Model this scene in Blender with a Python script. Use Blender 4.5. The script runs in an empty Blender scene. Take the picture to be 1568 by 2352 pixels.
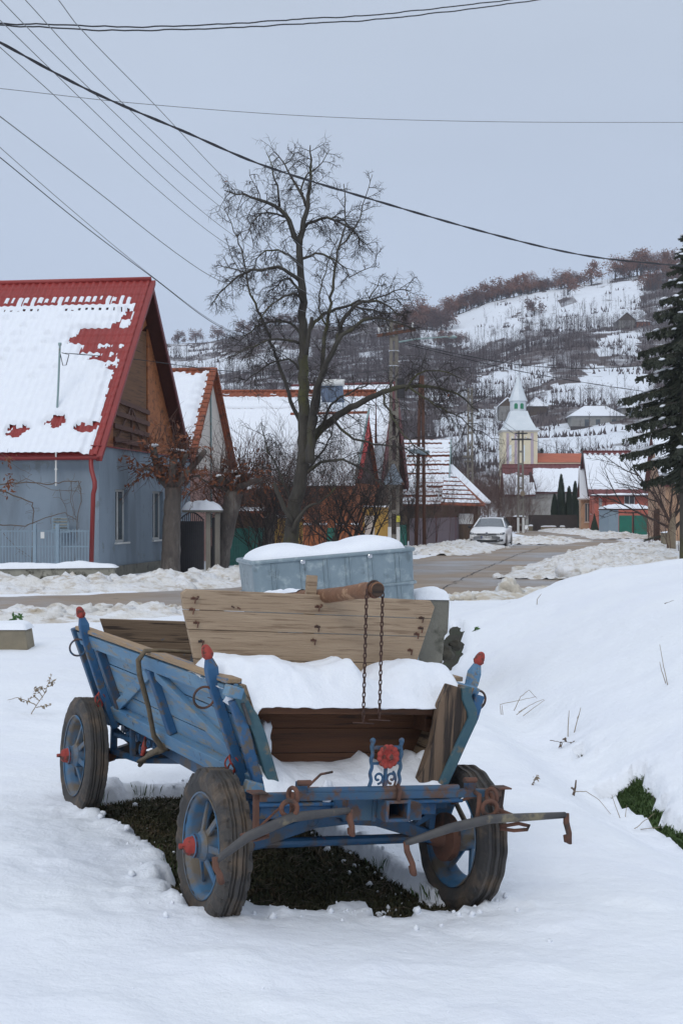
import bpy, math, random
from mathutils import Vector, Matrix, noise
from math import sin, cos, pi, radians, sqrt, exp, atan2
V = Vector
rnd = random.Random(7)
S = bpy.context.scene
COL = S.collection

# ------------------------------------------------------------------ camera, sky, sun, exposure
FPX, CAMH = 3267.0, 1.75
cam = bpy.data.objects.new('camera', bpy.data.cameras.new('camera'))
COL.objects.link(cam)
cam.location = (0, 0, CAMH); cam.rotation_euler = (pi/2, 0, 0)
cam.data.sensor_fit = 'VERTICAL'; cam.data.sensor_height = 36; cam.data.lens = 50
cam.data.clip_start = 0.1; cam.data.clip_end = 6000
S.camera = cam
S.render.resolution_x = 682; S.render.resolution_y = 1024
S.view_settings.view_transform = 'Standard'; S.view_settings.look = 'None'
S.view_settings.exposure = 0.05; S.view_settings.gamma = 1
SUN_EL, SUN_AZ = radians(38), radians(200)
W = bpy.data.worlds.new("World"); S.world = W; W.use_nodes = True
nt = W.node_tree; nt.nodes.clear()
_o = nt.nodes.new('ShaderNodeOutputWorld'); _b = nt.nodes.new('ShaderNodeBackground')
_s = nt.nodes.new('ShaderNodeTexSky'); _s.sky_type = 'NISHITA'; _s.sun_disc = False
_s.sun_elevation = SUN_EL; _s.sun_rotation = SUN_AZ; _s.dust_density = 2.0; _s.air_density = 1.0
_tc = nt.nodes.new('ShaderNodeTexCoord'); _sx = nt.nodes.new('ShaderNodeSeparateXYZ')
_r = nt.nodes.new('ShaderNodeValToRGB')           # overcast cloud deck: brighter and greyer overhead, bluer low down
_r.color_ramp.elements[0].position = 0.0; _r.color_ramp.elements[0].color = (4.95, 5.90, 7.70, 1)
_r.color_ramp.elements[1].position = 0.16; _r.color_ramp.elements[1].color = (5.20, 6.05, 7.60, 1)
e_ = _r.color_ramp.elements.new(0.36); e_.color = (5.45, 6.20, 7.40, 1)
e_ = _r.color_ramp.elements.new(1.0); e_.color = (9.8, 10.5, 11.6, 1)
_n = nt.nodes.new('ShaderNodeTexNoise'); _n.inputs['Scale'].default_value = 1.6; _n.inputs['Detail'].default_value = 4
_mp = nt.nodes.new('ShaderNodeMapping'); _mp.inputs['Scale'].default_value = (1, 1, 3.2)
_mr = nt.nodes.new('ShaderNodeMapRange'); _mr.inputs['From Min'].default_value = .3; _mr.inputs['From Max'].default_value = .7
_mr.inputs['To Min'].default_value = .95; _mr.inputs['To Max'].default_value = 1.05
_mu = nt.nodes.new('ShaderNodeVectorMath'); _mu.operation = 'SCALE'
_mx = nt.nodes.new('ShaderNodeMix'); _mx.data_type = 'RGBA'; _mx.inputs[0].default_value = 0.93
L_ = nt.links.new
L_(_tc.outputs['Generated'], _sx.inputs[0]); L_(_sx.outputs['Z'], _r.inputs[0])
L_(_tc.outputs['Generated'], _mp.inputs[0]); L_(_mp.outputs[0], _n.inputs['Vector']); L_(_n.outputs['Fac'], _mr.inputs['Value'])
L_(_r.outputs[0], _mu.inputs[0]); L_(_mr.outputs[0], _mu.inputs['Scale'])
L_(_s.outputs[0], _mx.inputs[6]); L_(_mu.outputs[0], _mx.inputs[7])
L_(_mx.outputs[2], _b.inputs[0]); _b.inputs[1].default_value = 0.1; L_(_b.outputs[0], _o.inputs[0])
sun = bpy.data.objects.new('sun', bpy.data.lights.new('sun', 'SUN'))
sun.data.energy = 0.8; sun.data.angle = radians(25); sun.data.color = (1, .97, .92)
sun.rotation_euler = (pi/2-SUN_EL, 0, pi-SUN_AZ); sun.location = (0, 0, 30); COL.objects.link(sun)

# ------------------------------------------------------------------ helpers
def at(px, py, Y):            # a point of the view at distance Y in metres
    return V(((px-784)/FPX*Y, Y, CAMH-(py-1176)/FPX*Y))
def gnd(px, py, z=0.0):       # where that line of sight meets height z
    Y = FPX*(CAMH-z)/(py-1176); return V(((px-784)/FPX*Y, Y, z))
def sm(x, a=0.0, b=1.0):
    t = max(0.0, min(1.0, (x-a)/(b-a))); return t*t*(3-2*t)
def lerp(a, b, t): return a+(b-a)*t
def interp(tab, x):
    if x <= tab[0][0]: return tab[0][1]
    for (a, va), (b, vb) in zip(tab, tab[1:]):
        if x <= b: return va+(vb-va)*(x-a)/(b-a)
    return tab[-1][1]
def nz(x, y, z=0.0, o=3): return noise.fractal(V((x, y, z)), 1.0, 2.0, o)
def tag(o, label=None, cat=None, group=None, kind=None):
    for k, v in (('label', label), ('category', cat), ('group', group), ('kind', kind)):
        if v: o[k] = v
    return o
def empty(name, loc=(0, 0, 0), rz=0.0, label=None, cat=None, group=None):
    o = bpy.data.objects.new(name, None); COL.objects.link(o)
    o.location = loc; o.rotation_euler = (0, 0, rz); o.empty_display_size = .2
    return tag(o, label, cat, group)
def kids(o): return [c for c in ALLOBJ if c.parent == o]
ALLOBJ = []
def copy_tree(o, parent=None):
    c = o.copy(); COL.objects.link(c); ALLOBJ.append(c); c.parent = parent
    for ch in kids(o): copy_tree(ch, c)
    return c
class MB:
    def __init__(s): s.v = []; s.f = []; s.m = []; s.mi = 0; s.T = None; s.cuts = []
    def nxt(s):                                     # what follows is a piece (an object) of its own
        if s.f and (not s.cuts or s.cuts[-1] != len(s.f)): s.cuts.append(len(s.f))
        return s
    def add(s, vs, fs):
        b = len(s.v)
        if s.T is not None: vs = [s.T @ V(p) for p in vs]
        s.v += [tuple(p) for p in vs]; s.f += [tuple(i+b for i in f) for f in fs]; s.m += [s.mi]*len(fs)
        return s
    def box(s, c, d, M=None):
        hx, hy, hz = d[0]/2, d[1]/2, d[2]/2
        p = [V((x, y, z)) for x in (-hx, hx) for y in (-hy, hy) for z in (-hz, hz)]
        if M is not None: p = [M @ q for q in p]
        p = [q+V(c) for q in p]
        return s.add(p, [(0, 1, 3, 2), (4, 6, 7, 5), (0, 4, 5, 1), (2, 3, 7, 6), (0, 2, 6, 4), (1, 5, 7, 3)])
    def b2(s, lo, hi):
        return s.box([(a+b)/2 for a, b in zip(lo, hi)], [abs(b-a) for a, b in zip(lo, hi)])
    def bar(s, p, q, w, h, up=(0, 0, 1), w2=None, h2=None):
        p, q = V(p), V(q); d = (q-p).normalized(); u = V(up)
        r = d.cross(u)
        if r.length < 1e-4: r = d.cross(V((1, 0, 0)))
        r.normalize(); u = r.cross(d); w2 = w if w2 is None else w2; h2 = h if h2 is None else h2
        vs = [p+r*(a*w/2)+u*(b*h/2) for a, b in ((-1, -1), (1, -1), (1, 1), (-1, 1))]
        vs += [q+r*(a*w2/2)+u*(b*h2/2) for a, b in ((-1, -1), (1, -1), (1, 1), (-1, 1))]
        return s.add(vs, [(3, 2, 1, 0), (4, 5, 6, 7), (0, 1, 5, 4), (1, 2, 6, 5), (2, 3, 7, 6), (3, 0, 4, 7)])
    def strip(s, pts, w, h, up=(0, 0, 1)):          # bar through several points
        pts = [V(p) for p in pts]; n = len(pts); vs = []; fs = []
        for i, p in enumerate(pts):
            d = (pts[min(n-1, i+1)]-pts[max(0, i-1)]).normalized(); r = d.cross(V(up)).normalized(); u = r.cross(d)
            ww = w[i] if isinstance(w, (list, tuple)) else w; hh = h[i] if isinstance(h, (list, tuple)) else h
            vs += [p+r*(a*ww/2)+u*(b*hh/2) for a, b in ((-1, -1), (1, -1), (1, 1), (-1, 1))]
            if i:
                b = 4*i
                fs += [(b-4+k, b-4+(k+1) % 4, b+(k+1) % 4, b+k) for k in range(4)]
        fs += [(3, 2, 1, 0), tuple(4*n-4+k for k in range(4))]
        return s.add(vs, fs)
    def tube(s, pts, r, n=8, cap=True):
        pts = [V(p) for p in pts]; N = len(pts); vs = []; fs = []; R = None
        for i, p in enumerate(pts):
            d = pts[min(N-1, i+1)]-pts[max(0, i-1)]
            if d.length < 1e-7: d = V((0, 0, 1))
            d.normalize()
            if R is None: R = d.orthogonal().normalized()
            else:
                R = R-d*R.dot(d)
                if R.length < 1e-5: R = d.orthogonal()
                R.normalize()
            U = d.cross(R); rr = r[i] if isinstance(r, (list, tuple)) else r
            vs += [p+(R*cos(2*pi*k/n)+U*sin(2*pi*k/n))*rr for k in range(n)]
            if i:
                b = n*i
                fs += [(b-n+k, b-n+(k+1) % n, b+(k+1) % n, b+k) for k in range(n)]
        if cap: fs += [tuple(reversed(range(n))), tuple(n*(N-1)+k for k in range(n))]
        return s.add(vs, fs)
    def ring(s, c, axis, R, r, n=24, m=8, a0=0, a1=2*pi):
        ax = V(axis).normalized(); u = ax.orthogonal().normalized(); w = ax.cross(u); c = V(c)
        closed = abs(a1-a0-2*pi) < 1e-6
        if not closed: return s.tube([c+(u*cos(a)+w*sin(a))*R for a in [a0+(a1-a0)*i/n for i in range(n+1)]], r, m)
        vs = []; fs = []
        for i in range(n):
            a = 2*pi*i/n; d = u*cos(a)+w*sin(a)
            vs += [c+d*(R+r*cos(2*pi*k/m))+ax*(r*sin(2*pi*k/m)) for k in range(m)]
            j = (i+1) % n
            fs += [(i*m+k, j*m+k, j*m+(k+1) % m, i*m+(k+1) % m) for k in range(m)]
        return s.add(vs, fs)
    def lathe(s, prof, c, axis, n=32, mod=None):     # prof = [(radius, along)]
        ax = V(axis).normalized(); u = ax.orthogonal().normalized(); w = ax.cross(u); c = V(c); P = len(prof); vs = []; fs = []
        for i in range(n):
            a = 2*pi*i/n; d = u*cos(a)+w*sin(a)
            for k, (r, h) in enumerate(prof):
                if mod: r = mod(i, k, r)
                vs.append(c+d*r+ax*h)
            j = (i+1) % n
            fs += [(i*P+k, i*P+k+1, j*P+k+1, j*P+k) for k in range(P-1)]
        return s.add(vs, fs)
    def prism(s, poly, t):                          # closed outline extruded by vector t
        n = len(poly); t = V(t); a = [V(p) for p in poly]; b = [p+t for p in a]
        return s.add(a+b, [tuple(reversed(range(n))), tuple(range(n, 2*n))]+[(k, (k+1) % n, n+(k+1) % n, n+k) for k in range(n)])
    def grid(s, nu, nv, fn, keep=None):
        vs = [fn(i/nu, j/nv) for j in range(nv+1) for i in range(nu+1)]; fs = []
        for j in range(nv):
            for i in range(nu):
                a = j*(nu+1)+i
                if keep is None or keep((i+.5)/nu, (j+.5)/nv): fs.append((a, a+1, a+nu+2, a+nu+1))
        return s.add(vs, fs)
    def blob(s, c, r, seed=0, amp=.25, n=10, m=7, flat=1.0, fr=1.3):
        vs = []; fs = []; c = V(c); rx, ry, rz = r if isinstance(r, (tuple, list)) else (r, r, r)
        for j in range(m+1):
            th = pi*j/m
            for i in range(n):
                ph = 2*pi*i/n; d = V((sin(th)*cos(ph), sin(th)*sin(ph), cos(th)))
                k = 1+amp*noise.noise(d*fr+V((seed*3.1, seed*1.7, 0)))*2
                vs.append(c+V((d.x*rx*k, d.y*ry*k, d.z*rz*k)))
        for j in range(m):
            for i in range(n):
                fs.append((j*n+i, (j+1)*n+i, (j+1)*n+(i+1) % n, j*n+(i+1) % n))
        return s.add(vs, fs)
    def build(s, name, mat, parent=None, smooth=False, bevel=0.0, seg=2):
        c = [k for k in s.cuts if k < len(s.f)]
        if c:
            out = []
            for a, b in zip([0]+c, c+[len(s.f)]):
                q = MB(); mp = {}
                for f, mm in zip(s.f[a:b], s.m[a:b]):
                    for i in f:
                        if i not in mp: mp[i] = len(q.v); q.v.append(s.v[i])
                    q.f.append(tuple(mp[i] for i in f)); q.m.append(mm)
                out.append(q.build(name, mat, parent, smooth, bevel, seg))
            return out
        me = bpy.data.meshes.new(name); me.from_pydata(s.v, [], s.f); me.validate(); me.update()
        for m_ in (mat if isinstance(mat, (list, tuple)) else [mat] if mat else []): me.materials.append(m_)
        if len(set(s.m)) > 1 and len(me.polygons) == len(s.m): me.polygons.foreach_set('material_index', s.m)
        if smooth: me.polygons.foreach_set('use_smooth', [True]*len(me.polygons))
        o = bpy.data.objects.new(name, me); COL.objects.link(o); ALLOBJ.append(o)
        if parent is not None: o.parent = parent
        if bevel:
            b = o.modifiers.new('bevel', 'BEVEL'); b.width = bevel; b.segments = seg; b.limit_method = 'ANGLE'; b.angle_limit = radians(40)
        return o
_empty = empty
def empty(*a, **k):
    o = _empty(*a, **k); ALLOBJ.append(o); return o
def sub(name, parent):          # an empty part under a thing
    o = empty(name); o.parent = parent; return o

# ------------------------------------------------------------------ materials
def mat(name, c1, c2=None, scale=4.0, stretch=(1, 1, 1), rough=.8, metal=0.0, c3=None, thr=.6, soft=.05, s3=3.0, st3=None,
        bump=.0, bscale=None, bdist=.02, detail=6, c4=None, thr4=.62, s4=8.0, spec=.5, rmin=None, lo=.3, hi=.7, bst=None):
    m = bpy.data.materials.new(name); m.use_nodes = True; t = m.node_tree; N = t.nodes; K = t.links.new
    b = N['Principled BSDF']; b.inputs['Roughness'].default_value = rough; b.inputs['Metallic'].default_value = metal
    b.inputs['Specular IOR Level'].default_value = spec
    tc = N.new('ShaderNodeTexCoord')
    def mp(st):
        q = N.new('ShaderNodeMapping'); q.inputs['Scale'].default_value = st; K(tc.outputs['Object'], q.inputs[0]); return q
    def noi(sc, st, det=detail, off=0):
        q = mp(st); q.inputs['Location'].default_value = (off, off*1.3, off*.7); n = N.new('ShaderNodeTexNoise'); n.inputs['Scale'].default_value = sc; n.inputs['Detail'].default_value = det
        n.inputs['Roughness'].default_value = .62; K(q.outputs[0], n.inputs['Vector']); return n
    def rng(src, a, b_, c=0.0, d=1.0):
        r = N.new('ShaderNodeMapRange'); r.inputs['From Min'].default_value = a; r.inputs['From Max'].default_value = b_
        r.inputs['To Min'].default_value = c; r.inputs['To Max'].default_value = d; K(src, r.inputs['Value']); return r.outputs[0]
    def mix(fac, a, bb):
        x = N.new('ShaderNodeMix'); x.data_type = 'RGBA'; K(fac, x.inputs[0])
        for i, cc in ((6, a), (7, bb)):
            if hasattr(cc, 'is_output'): K(cc, x.inputs[i])
            else: x.inputs[i].default_value = (*cc, 1)
        return x.outputs[2]
    n1 = noi(scale, stretch)
    if c2 is None: c2 = tuple(min(1, c*.82) for c in c1)
    col = mix(rng(n1.outputs['Fac'], lo, hi), c1, c2)
    if c3 is not None:
        n3 = noi(s3, st3 or stretch, off=11.3); col = mix(rng(n3.outputs['Fac'], thr-soft, thr+soft), col, c3)
        if rmin is not None: K(rng(n3.outputs['Fac'], thr-soft, thr+soft, rough, rmin), b.inputs['Roughness'])
    if c4 is not None:
        n4 = noi(s4, (1, 1, 1), off=5.7); col = mix(rng(n4.outputs['Fac'], thr4-.04, thr4+.04), col, c4)
    K(col, b.inputs['Base Color'])
    if bump:
        nb = noi(bscale or scale*2, bst or stretch, 8, 3.3); bm = N.new('ShaderNodeBump'); bm.inputs['Strength'].default_value = bump; bm.inputs['Distance'].default_value = bdist
        K(nb.outputs['Fac'], bm.inputs['Height']); K(bm.outputs[0], b.inputs['Normal'])
    return m
M = {}
SN = (.81, .84, .88)
M['snow'] = mat('snow', SN, (.77, .80, .86), 1.2, rough=.6, bump=.45, bscale=11, bdist=.05, spec=.3, lo=.35, hi=.65)
M['snow_fine'] = mat('snow_fine', SN, (.77, .80, .86), 6, rough=.6, bump=.5, bscale=22, bdist=.02, spec=.3)
M['snow_dirty'] = mat('snow_dirty', (.80, .81, .83), (.71, .69, .65), 1.6, rough=.6, c3=(.46, .39, .30), thr=.59, soft=.09, s3=2.8, st3=(1, 1, 2.5), bump=.9, bscale=7, bdist=.1, spec=.3, lo=.4, hi=.62)
M['snow_brown'] = mat('snow_brown', (.68, .64, .56), (.50, .43, .33), 1.5, rough=.6, c3=(.75, .76, .76), thr=.52, soft=.07, s3=2.4, bump=.9, bscale=7, bdist=.1, spec=.3)
M['earth'] = mat('earth', (.014, .015, .007), (.028, .022, .013), 9, rough=.95, c3=(.02, .03, .008), thr=.55, s3=5, bump=.8, bscale=30, bdist=.03)
M['asphalt'] = mat('asphalt', (.22, .17, .125), (.32, .245, .18), .5, rough=.75, c3=(.25, .24, .24), thr=.55, soft=.10, s3=.30, st3=(.8, .8, 1), bump=.35, bscale=40, bdist=.01, rmin=.3, c4=(.10, .09, .075), thr4=.68, s4=1.3)
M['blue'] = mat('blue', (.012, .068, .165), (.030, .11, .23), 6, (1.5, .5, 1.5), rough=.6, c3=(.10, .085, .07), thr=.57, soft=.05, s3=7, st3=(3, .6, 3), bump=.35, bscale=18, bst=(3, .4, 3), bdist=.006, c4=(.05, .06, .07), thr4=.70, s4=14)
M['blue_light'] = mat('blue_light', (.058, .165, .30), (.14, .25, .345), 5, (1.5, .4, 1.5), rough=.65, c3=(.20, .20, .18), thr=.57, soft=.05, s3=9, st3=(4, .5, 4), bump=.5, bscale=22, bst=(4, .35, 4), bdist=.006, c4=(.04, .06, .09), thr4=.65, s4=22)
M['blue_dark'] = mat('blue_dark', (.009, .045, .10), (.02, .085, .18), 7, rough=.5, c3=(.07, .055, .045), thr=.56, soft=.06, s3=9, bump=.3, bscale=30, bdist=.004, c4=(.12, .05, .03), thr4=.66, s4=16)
M['teal_wood'] = mat('teal_wood', (.022, .075, .11), (.05, .105, .12), 6, (2, .6, 2), rough=.7, c3=(.16, .13, .09), thr=.6, s3=6, bump=.4, bscale=20, bdist=.006)
M['chain'] = mat('chain', (.045, .024, .018), (.075, .035, .024), 20, rough=.8)
M['rust'] = mat('rust', (.085, .042, .030), (.15, .065, .04), 12, rough=.85, bump=.5, bscale=45, bdist=.003, c3=(.045, .032, .028), thr=.55, s3=9)
M['rust_blue'] = mat('rust_blue', (.018, .075, .17), (.045, .09, .13), 8, rough=.7, c3=(.095, .055, .04), thr=.53, soft=.05, s3=10, bump=.4, bscale=40, bdist=.003)
M['dark_metal'] = mat('dark_metal', (.045, .045, .05), (.085, .08, .075), 9, rough=.55, metal=.2, c3=(.20, .17, .11), thr=.62, s3=9, bump=.3, bscale=40, bdist=.003)
M['red'] = mat('red', (.24, .022, .018), (.36, .055, .038), 14, rough=.75, c3=(.075, .03, .022), thr=.55, s3=26, bump=.4, bscale=60, bdist=.002)
M['rim'] = mat('rim', (.03, .11, .21), (.055, .15, .27), 5, rough=.6, c3=(.13, .105, .075), thr=.52, soft=.08, s3=5, bump=.2, bscale=30, bdist=.003)
M['tyre'] = mat('tyre', (.036, .035, .036), (.062, .056, .05), 5, rough=.85, c3=(.115, .085, .06), thr=.57, soft=.09, s3=7, bump=.7, bscale=60, bdist=.004)
def wood(name, a, b, c, axis, s=9, thr=.6, bump=.5, c4=None, thr4=.66, s4=7):
    st = [6, 6, 6]; st[axis] = .35
    return mat(name, a, b, s*.45, tuple(st), rough=.85, c3=c, thr=thr, soft=.05, s3=s*.8, st3=tuple(st), bump=bump, bscale=s*1.8, bst=tuple(st), bdist=.006, c4=c4, thr4=thr4, s4=s4)
M['wood_new'] = wood('wood_new', (.40, .30, .205), (.30, .215, .14), (.225, .155, .10), 0, 14, .585, .9, (.27, .15, .075), .70, 4)
M['wood_end'] = wood('wood_end', (.17, .115, .075), (.10, .065, .042), (.028, .02, .016), 2, 7, .53, .8)
M['wood_side'] = wood('wood_side', (.14, .075, .035), (.085, .045, .022), (.05, .03, .018), 0)
M['wood_old'] = wood('wood_old', (.22, .155, .10), (.13, .09, .06), (.045, .03, .022), 0, 9, .58, .7, (.05, .11, .17), .66, 9)
M['wood_old_y'] = wood('wood_old_y', (.26, .19, .12), (.15, .105, .07), (.06, .04, .03), 1, 9, .56, .7, (.05, .035, .03), .6, 8)
M['wood_dark'] = wood('wood_dark', (.075, .042, .026), (.04, .024, .016), (.02, .013, .01), 0, 7, .6)
M['wood_red'] = wood('wood_red', (.13, .055, .025), (.07, .032, .018), (.04, .022, .015), 0, 7, .6)
M['rail_top'] = wood('rail_top', (.36, .24, .13), (.24, .17, .11), (.10, .17, .26), 1, 10, .6, .8)
M['bark_log'] = mat('bark_log', (.24, .12, .065), (.14, .07, .04), 10, (1, 1, 1), rough=.85, c3=(.36, .22, .13), thr=.6, s3=14, bump=1, bscale=22, bdist=.01)
M['rope'] = mat('rope', (.17, .13, .08), (.09, .07, .05), 30, rough=.9, bump=.8, bscale=90, bdist=.004)
M['galv'] = mat('galv', (.24, .30, .33), (.18, .235, .265), 3, rough=.42, metal=.45, c3=(.33, .39, .41), thr=.60, soft=.08, s3=9, bump=.15, bscale=12, bdist=.01, c4=(.15, .19, .21), thr4=.62, s4=5)
M['concrete'] = mat('concrete', (.21, .20, .165), (.13, .125, .105), 2.4, rough=.9, c3=(.06, .06, .045), thr=.60, soft=.05, s3=3, bump=.6, bscale=14, bdist=.02)
M['stone_tan'] = mat('stone_tan', (.26, .22, .155), (.16, .14, .10), 3, rough=.9, bump=.6, bscale=9, bdist=.02)
M['stone_dark'] = mat('stone_dark', (.06, .055, .04), (.03, .028, .022), 5, rough=.9, bump=.8, bscale=14, bdist=.02)
M['wall_grey'] = mat('wall_grey', (.34, .33, .28), (.20, .195, .165), 3, rough=.9, c3=(.055, .052, .04), thr=.56, soft=.05, s3=3.5, bump=.5, bscale=14, bdist=.02)
M['plaster_blue'] = mat('plaster_blue', (.235, .29, .345), (.20, .25, .30), .8, rough=.85, bump=.25, bscale=60, bdist=.004, c3=(.155, .19, .225), thr=.58, soft=.1, s3=.9, st3=(1, 1, .3), c4=(.17, .20, .22), thr4=.64, s4=2.5)
M['white'] = mat('white', (.68, .68, .66), (.58, .58, .56), 3, rough=.6)
M['cream'] = mat('cream', (.64, .59, .53), (.56, .51, .46), 1.2, rough=.85, bump=.2, bscale=20, bdist=.01)
M['pink'] = mat('pink', (.45, .27, .23), (.38, .22, .19), 1.2, rough=.85)
M['yellow'] = mat('yellow', (.52, .33, .09), (.44, .27, .07), 1.2, rough=.85, c3=(.3, .19, .06), thr=.64, s3=1)
M['orange_wall'] = mat('orange_wall', (.40, .14, .055), (.30, .10, .04), 3, rough=.85)
M['terracotta'] = mat('terracotta', (.46, .135, .095), (.40, .11, .075), .7, rough=.85)
M['tan'] = mat('tan', (.47, .29, .18), (.38, .24, .15), .9, rough=.85, c3=(.28, .19, .13), thr=.62, s3=.8)
M['dull_brown'] = mat('dull_brown', (.13, .09, .06), (.09, .065, .045), 2, rough=.9)
M['grey_wall'] = mat('grey_wall', (.30, .29, .27), (.21, .205, .19), 1.2, rough=.9)
M['red_tile'] = mat('red_tile', (.30, .035, .03), (.24, .03, .026), 2, rough=.45, spec=.4)
M['red_trim'] = mat('red_trim', (.24, .022, .02), (.20, .02, .018), 3, rough=.45)
M['maroon'] = mat('maroon', (.16, .04, .04), (.12, .03, .032), 2, rough=.6)
M['maroon_dark'] = mat('maroon_dark', (.05, .018, .018), (.035, .014, .014), 2, rough=.6)
M['clay'] = mat('clay', (.30, .085, .04), (.20, .06, .032), 5, rough=.85, c3=(.10, .05, .035), thr=.6, s3=4)
M['orange_roof'] = mat('orange_roof', (.46, .12, .05), (.36, .09, .04), .8, rough=.8)
M['bright_red'] = mat('bright_red', (.62, .03, .02), (.5, .025, .02), 2, rough=.5)
M['soffit'] = mat('soffit', (.075, .02, .012), (.05, .014, .009), 3, (4, .5, 4), rough=.7)
M['wood_gable'] = mat('wood_gable', (.44, .16, .055), (.31, .105, .036), 2.2, (1, 1, 2), rough=.7, c3=(.10, .04, .018), thr=.6, soft=.1, s3=3)
M['wood_plank'] = mat('wood_plank', (.20, .095, .04), (.13, .06, .028), 2, (1, .3, 8), rough=.75, c3=(.05, .025, .013), thr=.6, s3=3)
M['rail_brown'] = mat('rail_brown', (.12, .055, .038), (.09, .042, .03), 4, rough=.75)
M['glass'] = mat('glass', (.05, .06, .07), (.10, .12, .13), .8, rough=.15, spec=.6)
M['iron_dark'] = mat('iron_dark', (.022, .02, .025), (.03, .028, .03), 4, rough=.55)
M['green_fence'] = mat('green_fence', (.015, .13, .10), (.01, .09, .07), 3, rough=.5)
M['green_gate'] = mat('green_gate', (.012, .17, .12), (.01, .13, .095), 2, rough=.5)
M['mauve_fence'] = mat('mauve_fence', (.15, .11, .125), (.12, .09, .10), 1.2, rough=.6)
M['fence_dark'] = mat('fence_dark', (.035, .028, .027), (.05, .038, .034), 2, rough=.8)
M['fence_blue'] = mat('fence_blue', (.23, .31, .37), (.20, .27, .33), 3, rough=.5)
M['pole'] = mat('pole', (.22, .20, .165), (.15, .135, .115), 3, (1, 1, .4), rough=.9)
M['pole_wood'] = mat('pole_wood', (.11, .048, .03), (.065, .033, .024), 3, (3, 3, .4), rough=.9)
M['wire'] = mat('wire', (.02, .02, .025), rough=.6)
M['wire_grey'] = mat('wire_grey', (.16, .165, .17), rough=.5)
M['pipe_grey'] = mat('pipe_grey', (.26, .36, .36), (.2, .28, .28), 3, rough=.5, c3=(.16, .09, .06), thr=.64, s3=4)
M['sign_back'] = mat('sign_back', (.22, .27, .32), (.19, .23, .27), 3, rough=.5)
M['bark'] = mat('bark', (.075, .068, .055), (.04, .036, .032), 6, (1, 1, .4), rough=.95, c3=(.085, .085, .03), thr=.6, soft=.08, s3=1.2, bump=.8, bscale=16, bdist=.03)
M['twig'] = mat('twig', (.040, .032, .028), (.026, .021, .019), 3, rough=.9)
M['pollard_bark'] = mat('pollard_bark', (.125, .105, .09), (.065, .055, .05), 7, (1, 1, .35), rough=.95, c3=(.17, .15, .13), thr=.6, s3=3, bump=1, bscale=14, bdist=.03)
M['vine'] = mat('vine', (.15, .11, .08), (.09, .065, .05), 6, rough=.9)
M['leaf_dry'] = mat('leaf_dry', (.22, .075, .03), (.13, .045, .022), 12, rough=.85)
M['twig_brown'] = mat('twig_brown', (.12, .066, .050), (.075, .045, .038), 3, rough=.9)
M['thuja'] = mat('thuja', (.014, .026, .016), (.024, .036, .02), 5, rough=.9)
M['needle'] = mat('needle', (.026, .036, .024), (.048, .052, .034), 8, rough=.85)
M['grass'] = mat('grass', (.022, .030, .010), (.05, .042, .018), 9, rough=.9, c3=(.09, .065, .035), thr=.6, s3=12)
M['grass_green'] = mat('grass_green', (.03, .07, .012), (.06, .10, .025), 14, rough=.8)
M['leaf_green'] = mat('leaf_green', (.035, .10, .02), (.06, .14, .03), 14, rough=.6)
M['straw'] = mat('straw', (.30, .24, .16), (.20, .155, .11), 14, rough=.85)
M['car_white'] = mat('car_white', (.80, .81, .82), (.78, .79, .80), 2, rough=.22, spec=.6)
M['car_black'] = mat('car_black', (.012, .012, .014), rough=.4)
M['rubber'] = mat('rubber', (.02, .02, .02), rough=.85)
M['chrome'] = mat('chrome', (.55, .57, .6), rough=.25, metal=.9)
M['plate'] = mat('plate', (.72, .73, .74), rough=.5)
M['plate_blue'] = mat('plate_blue', (.02, .06, .35), rough=.5)
M['ink'] = mat('ink', (.012, .012, .012), rough=.6)
M['wood_far'] = mat('wood_far', (.060, .043, .046), (.090, .064, .062), .05, rough=.95)
M['oak_leaf'] = mat('oak_leaf', (.22, .090, .048), (.15, .066, .045), .12, rough=.95)
M['oak_dull'] = mat('oak_dull', (.15, .075, .058), (.11, .058, .052), .12, rough=.95)
M['tower_yellow'] = mat('tower_yellow', (.68, .60, .43), (.62, .54, .38), .6, rough=.85)
M['tower_mauve'] = mat('tower_mauve', (.42, .34, .38), (.38, .31, .35), .6, rough=.85)
M['tin'] = mat('tin', (.66, .70, .72), (.57, .62, .65), .8, rough=.45, metal=.1)
M['green_paint'] = mat('green_paint', (.015, .20, .09), rough=.6)
M['water'] = mat('water', (.10, .11, .12), rough=.08)
M['solar'] = mat('solar', (.03, .05, .10), (.10, .14, .2), 30, (1, .05, .05), rough=.2)

# ------------------------------------------------------------------ terrain
YAW = radians(25)
CO = V((-.012, 6.32, -.035))                       # cart origin: ground point between the front wheels
CU = V((cos(YAW), sin(YAW), 0)); CV = V((-sin(YAW), cos(YAW), 0))
DITCH = [(0, 3.4), (5, 2.75), (8.5, 2.02), (10.7, 1.74), (14, 1.5), (18, 1.32), (30, 1.1)]
def base(X, Y):
    p = V((X, Y, 0)); u = (p-CO).dot(CU); v = (p-CO).dot(CV)
    r2 = (u*u+(v-1)**2)
    w = exp(-r2/14)
    z = w*(-.035-.0645*u+.021*v)
    xd = interp(DITCH, Y); near = 1-sm(Y, 19, 21.5)
    z -= .26*exp(-((X-xd)/.42)**2)*near
    if X > xd:
        h = (.30+.14*min(X, 9))*sm((X-xd)/2.6)*sm(Y, 3, 13)
        z += h*(1-sm(Y, 20.5, 25.5))
    z += .05*nz(X*.35, Y*.35)*(1-sm(Y, 22, 26))
    if Y > 95: z += (Y-95)*.004
    return z
def inpoly(x, y, P):
    c = False; n = len(P); j = n-1
    for i in range(n):
        xi, yi = P[i]; xj, yj = P[j]
        if (yi > y) != (yj > y) and x < (xj-xi)*(y-yi)/(yj-yi)+xi: c = not c
        j = i
    return c
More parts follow.
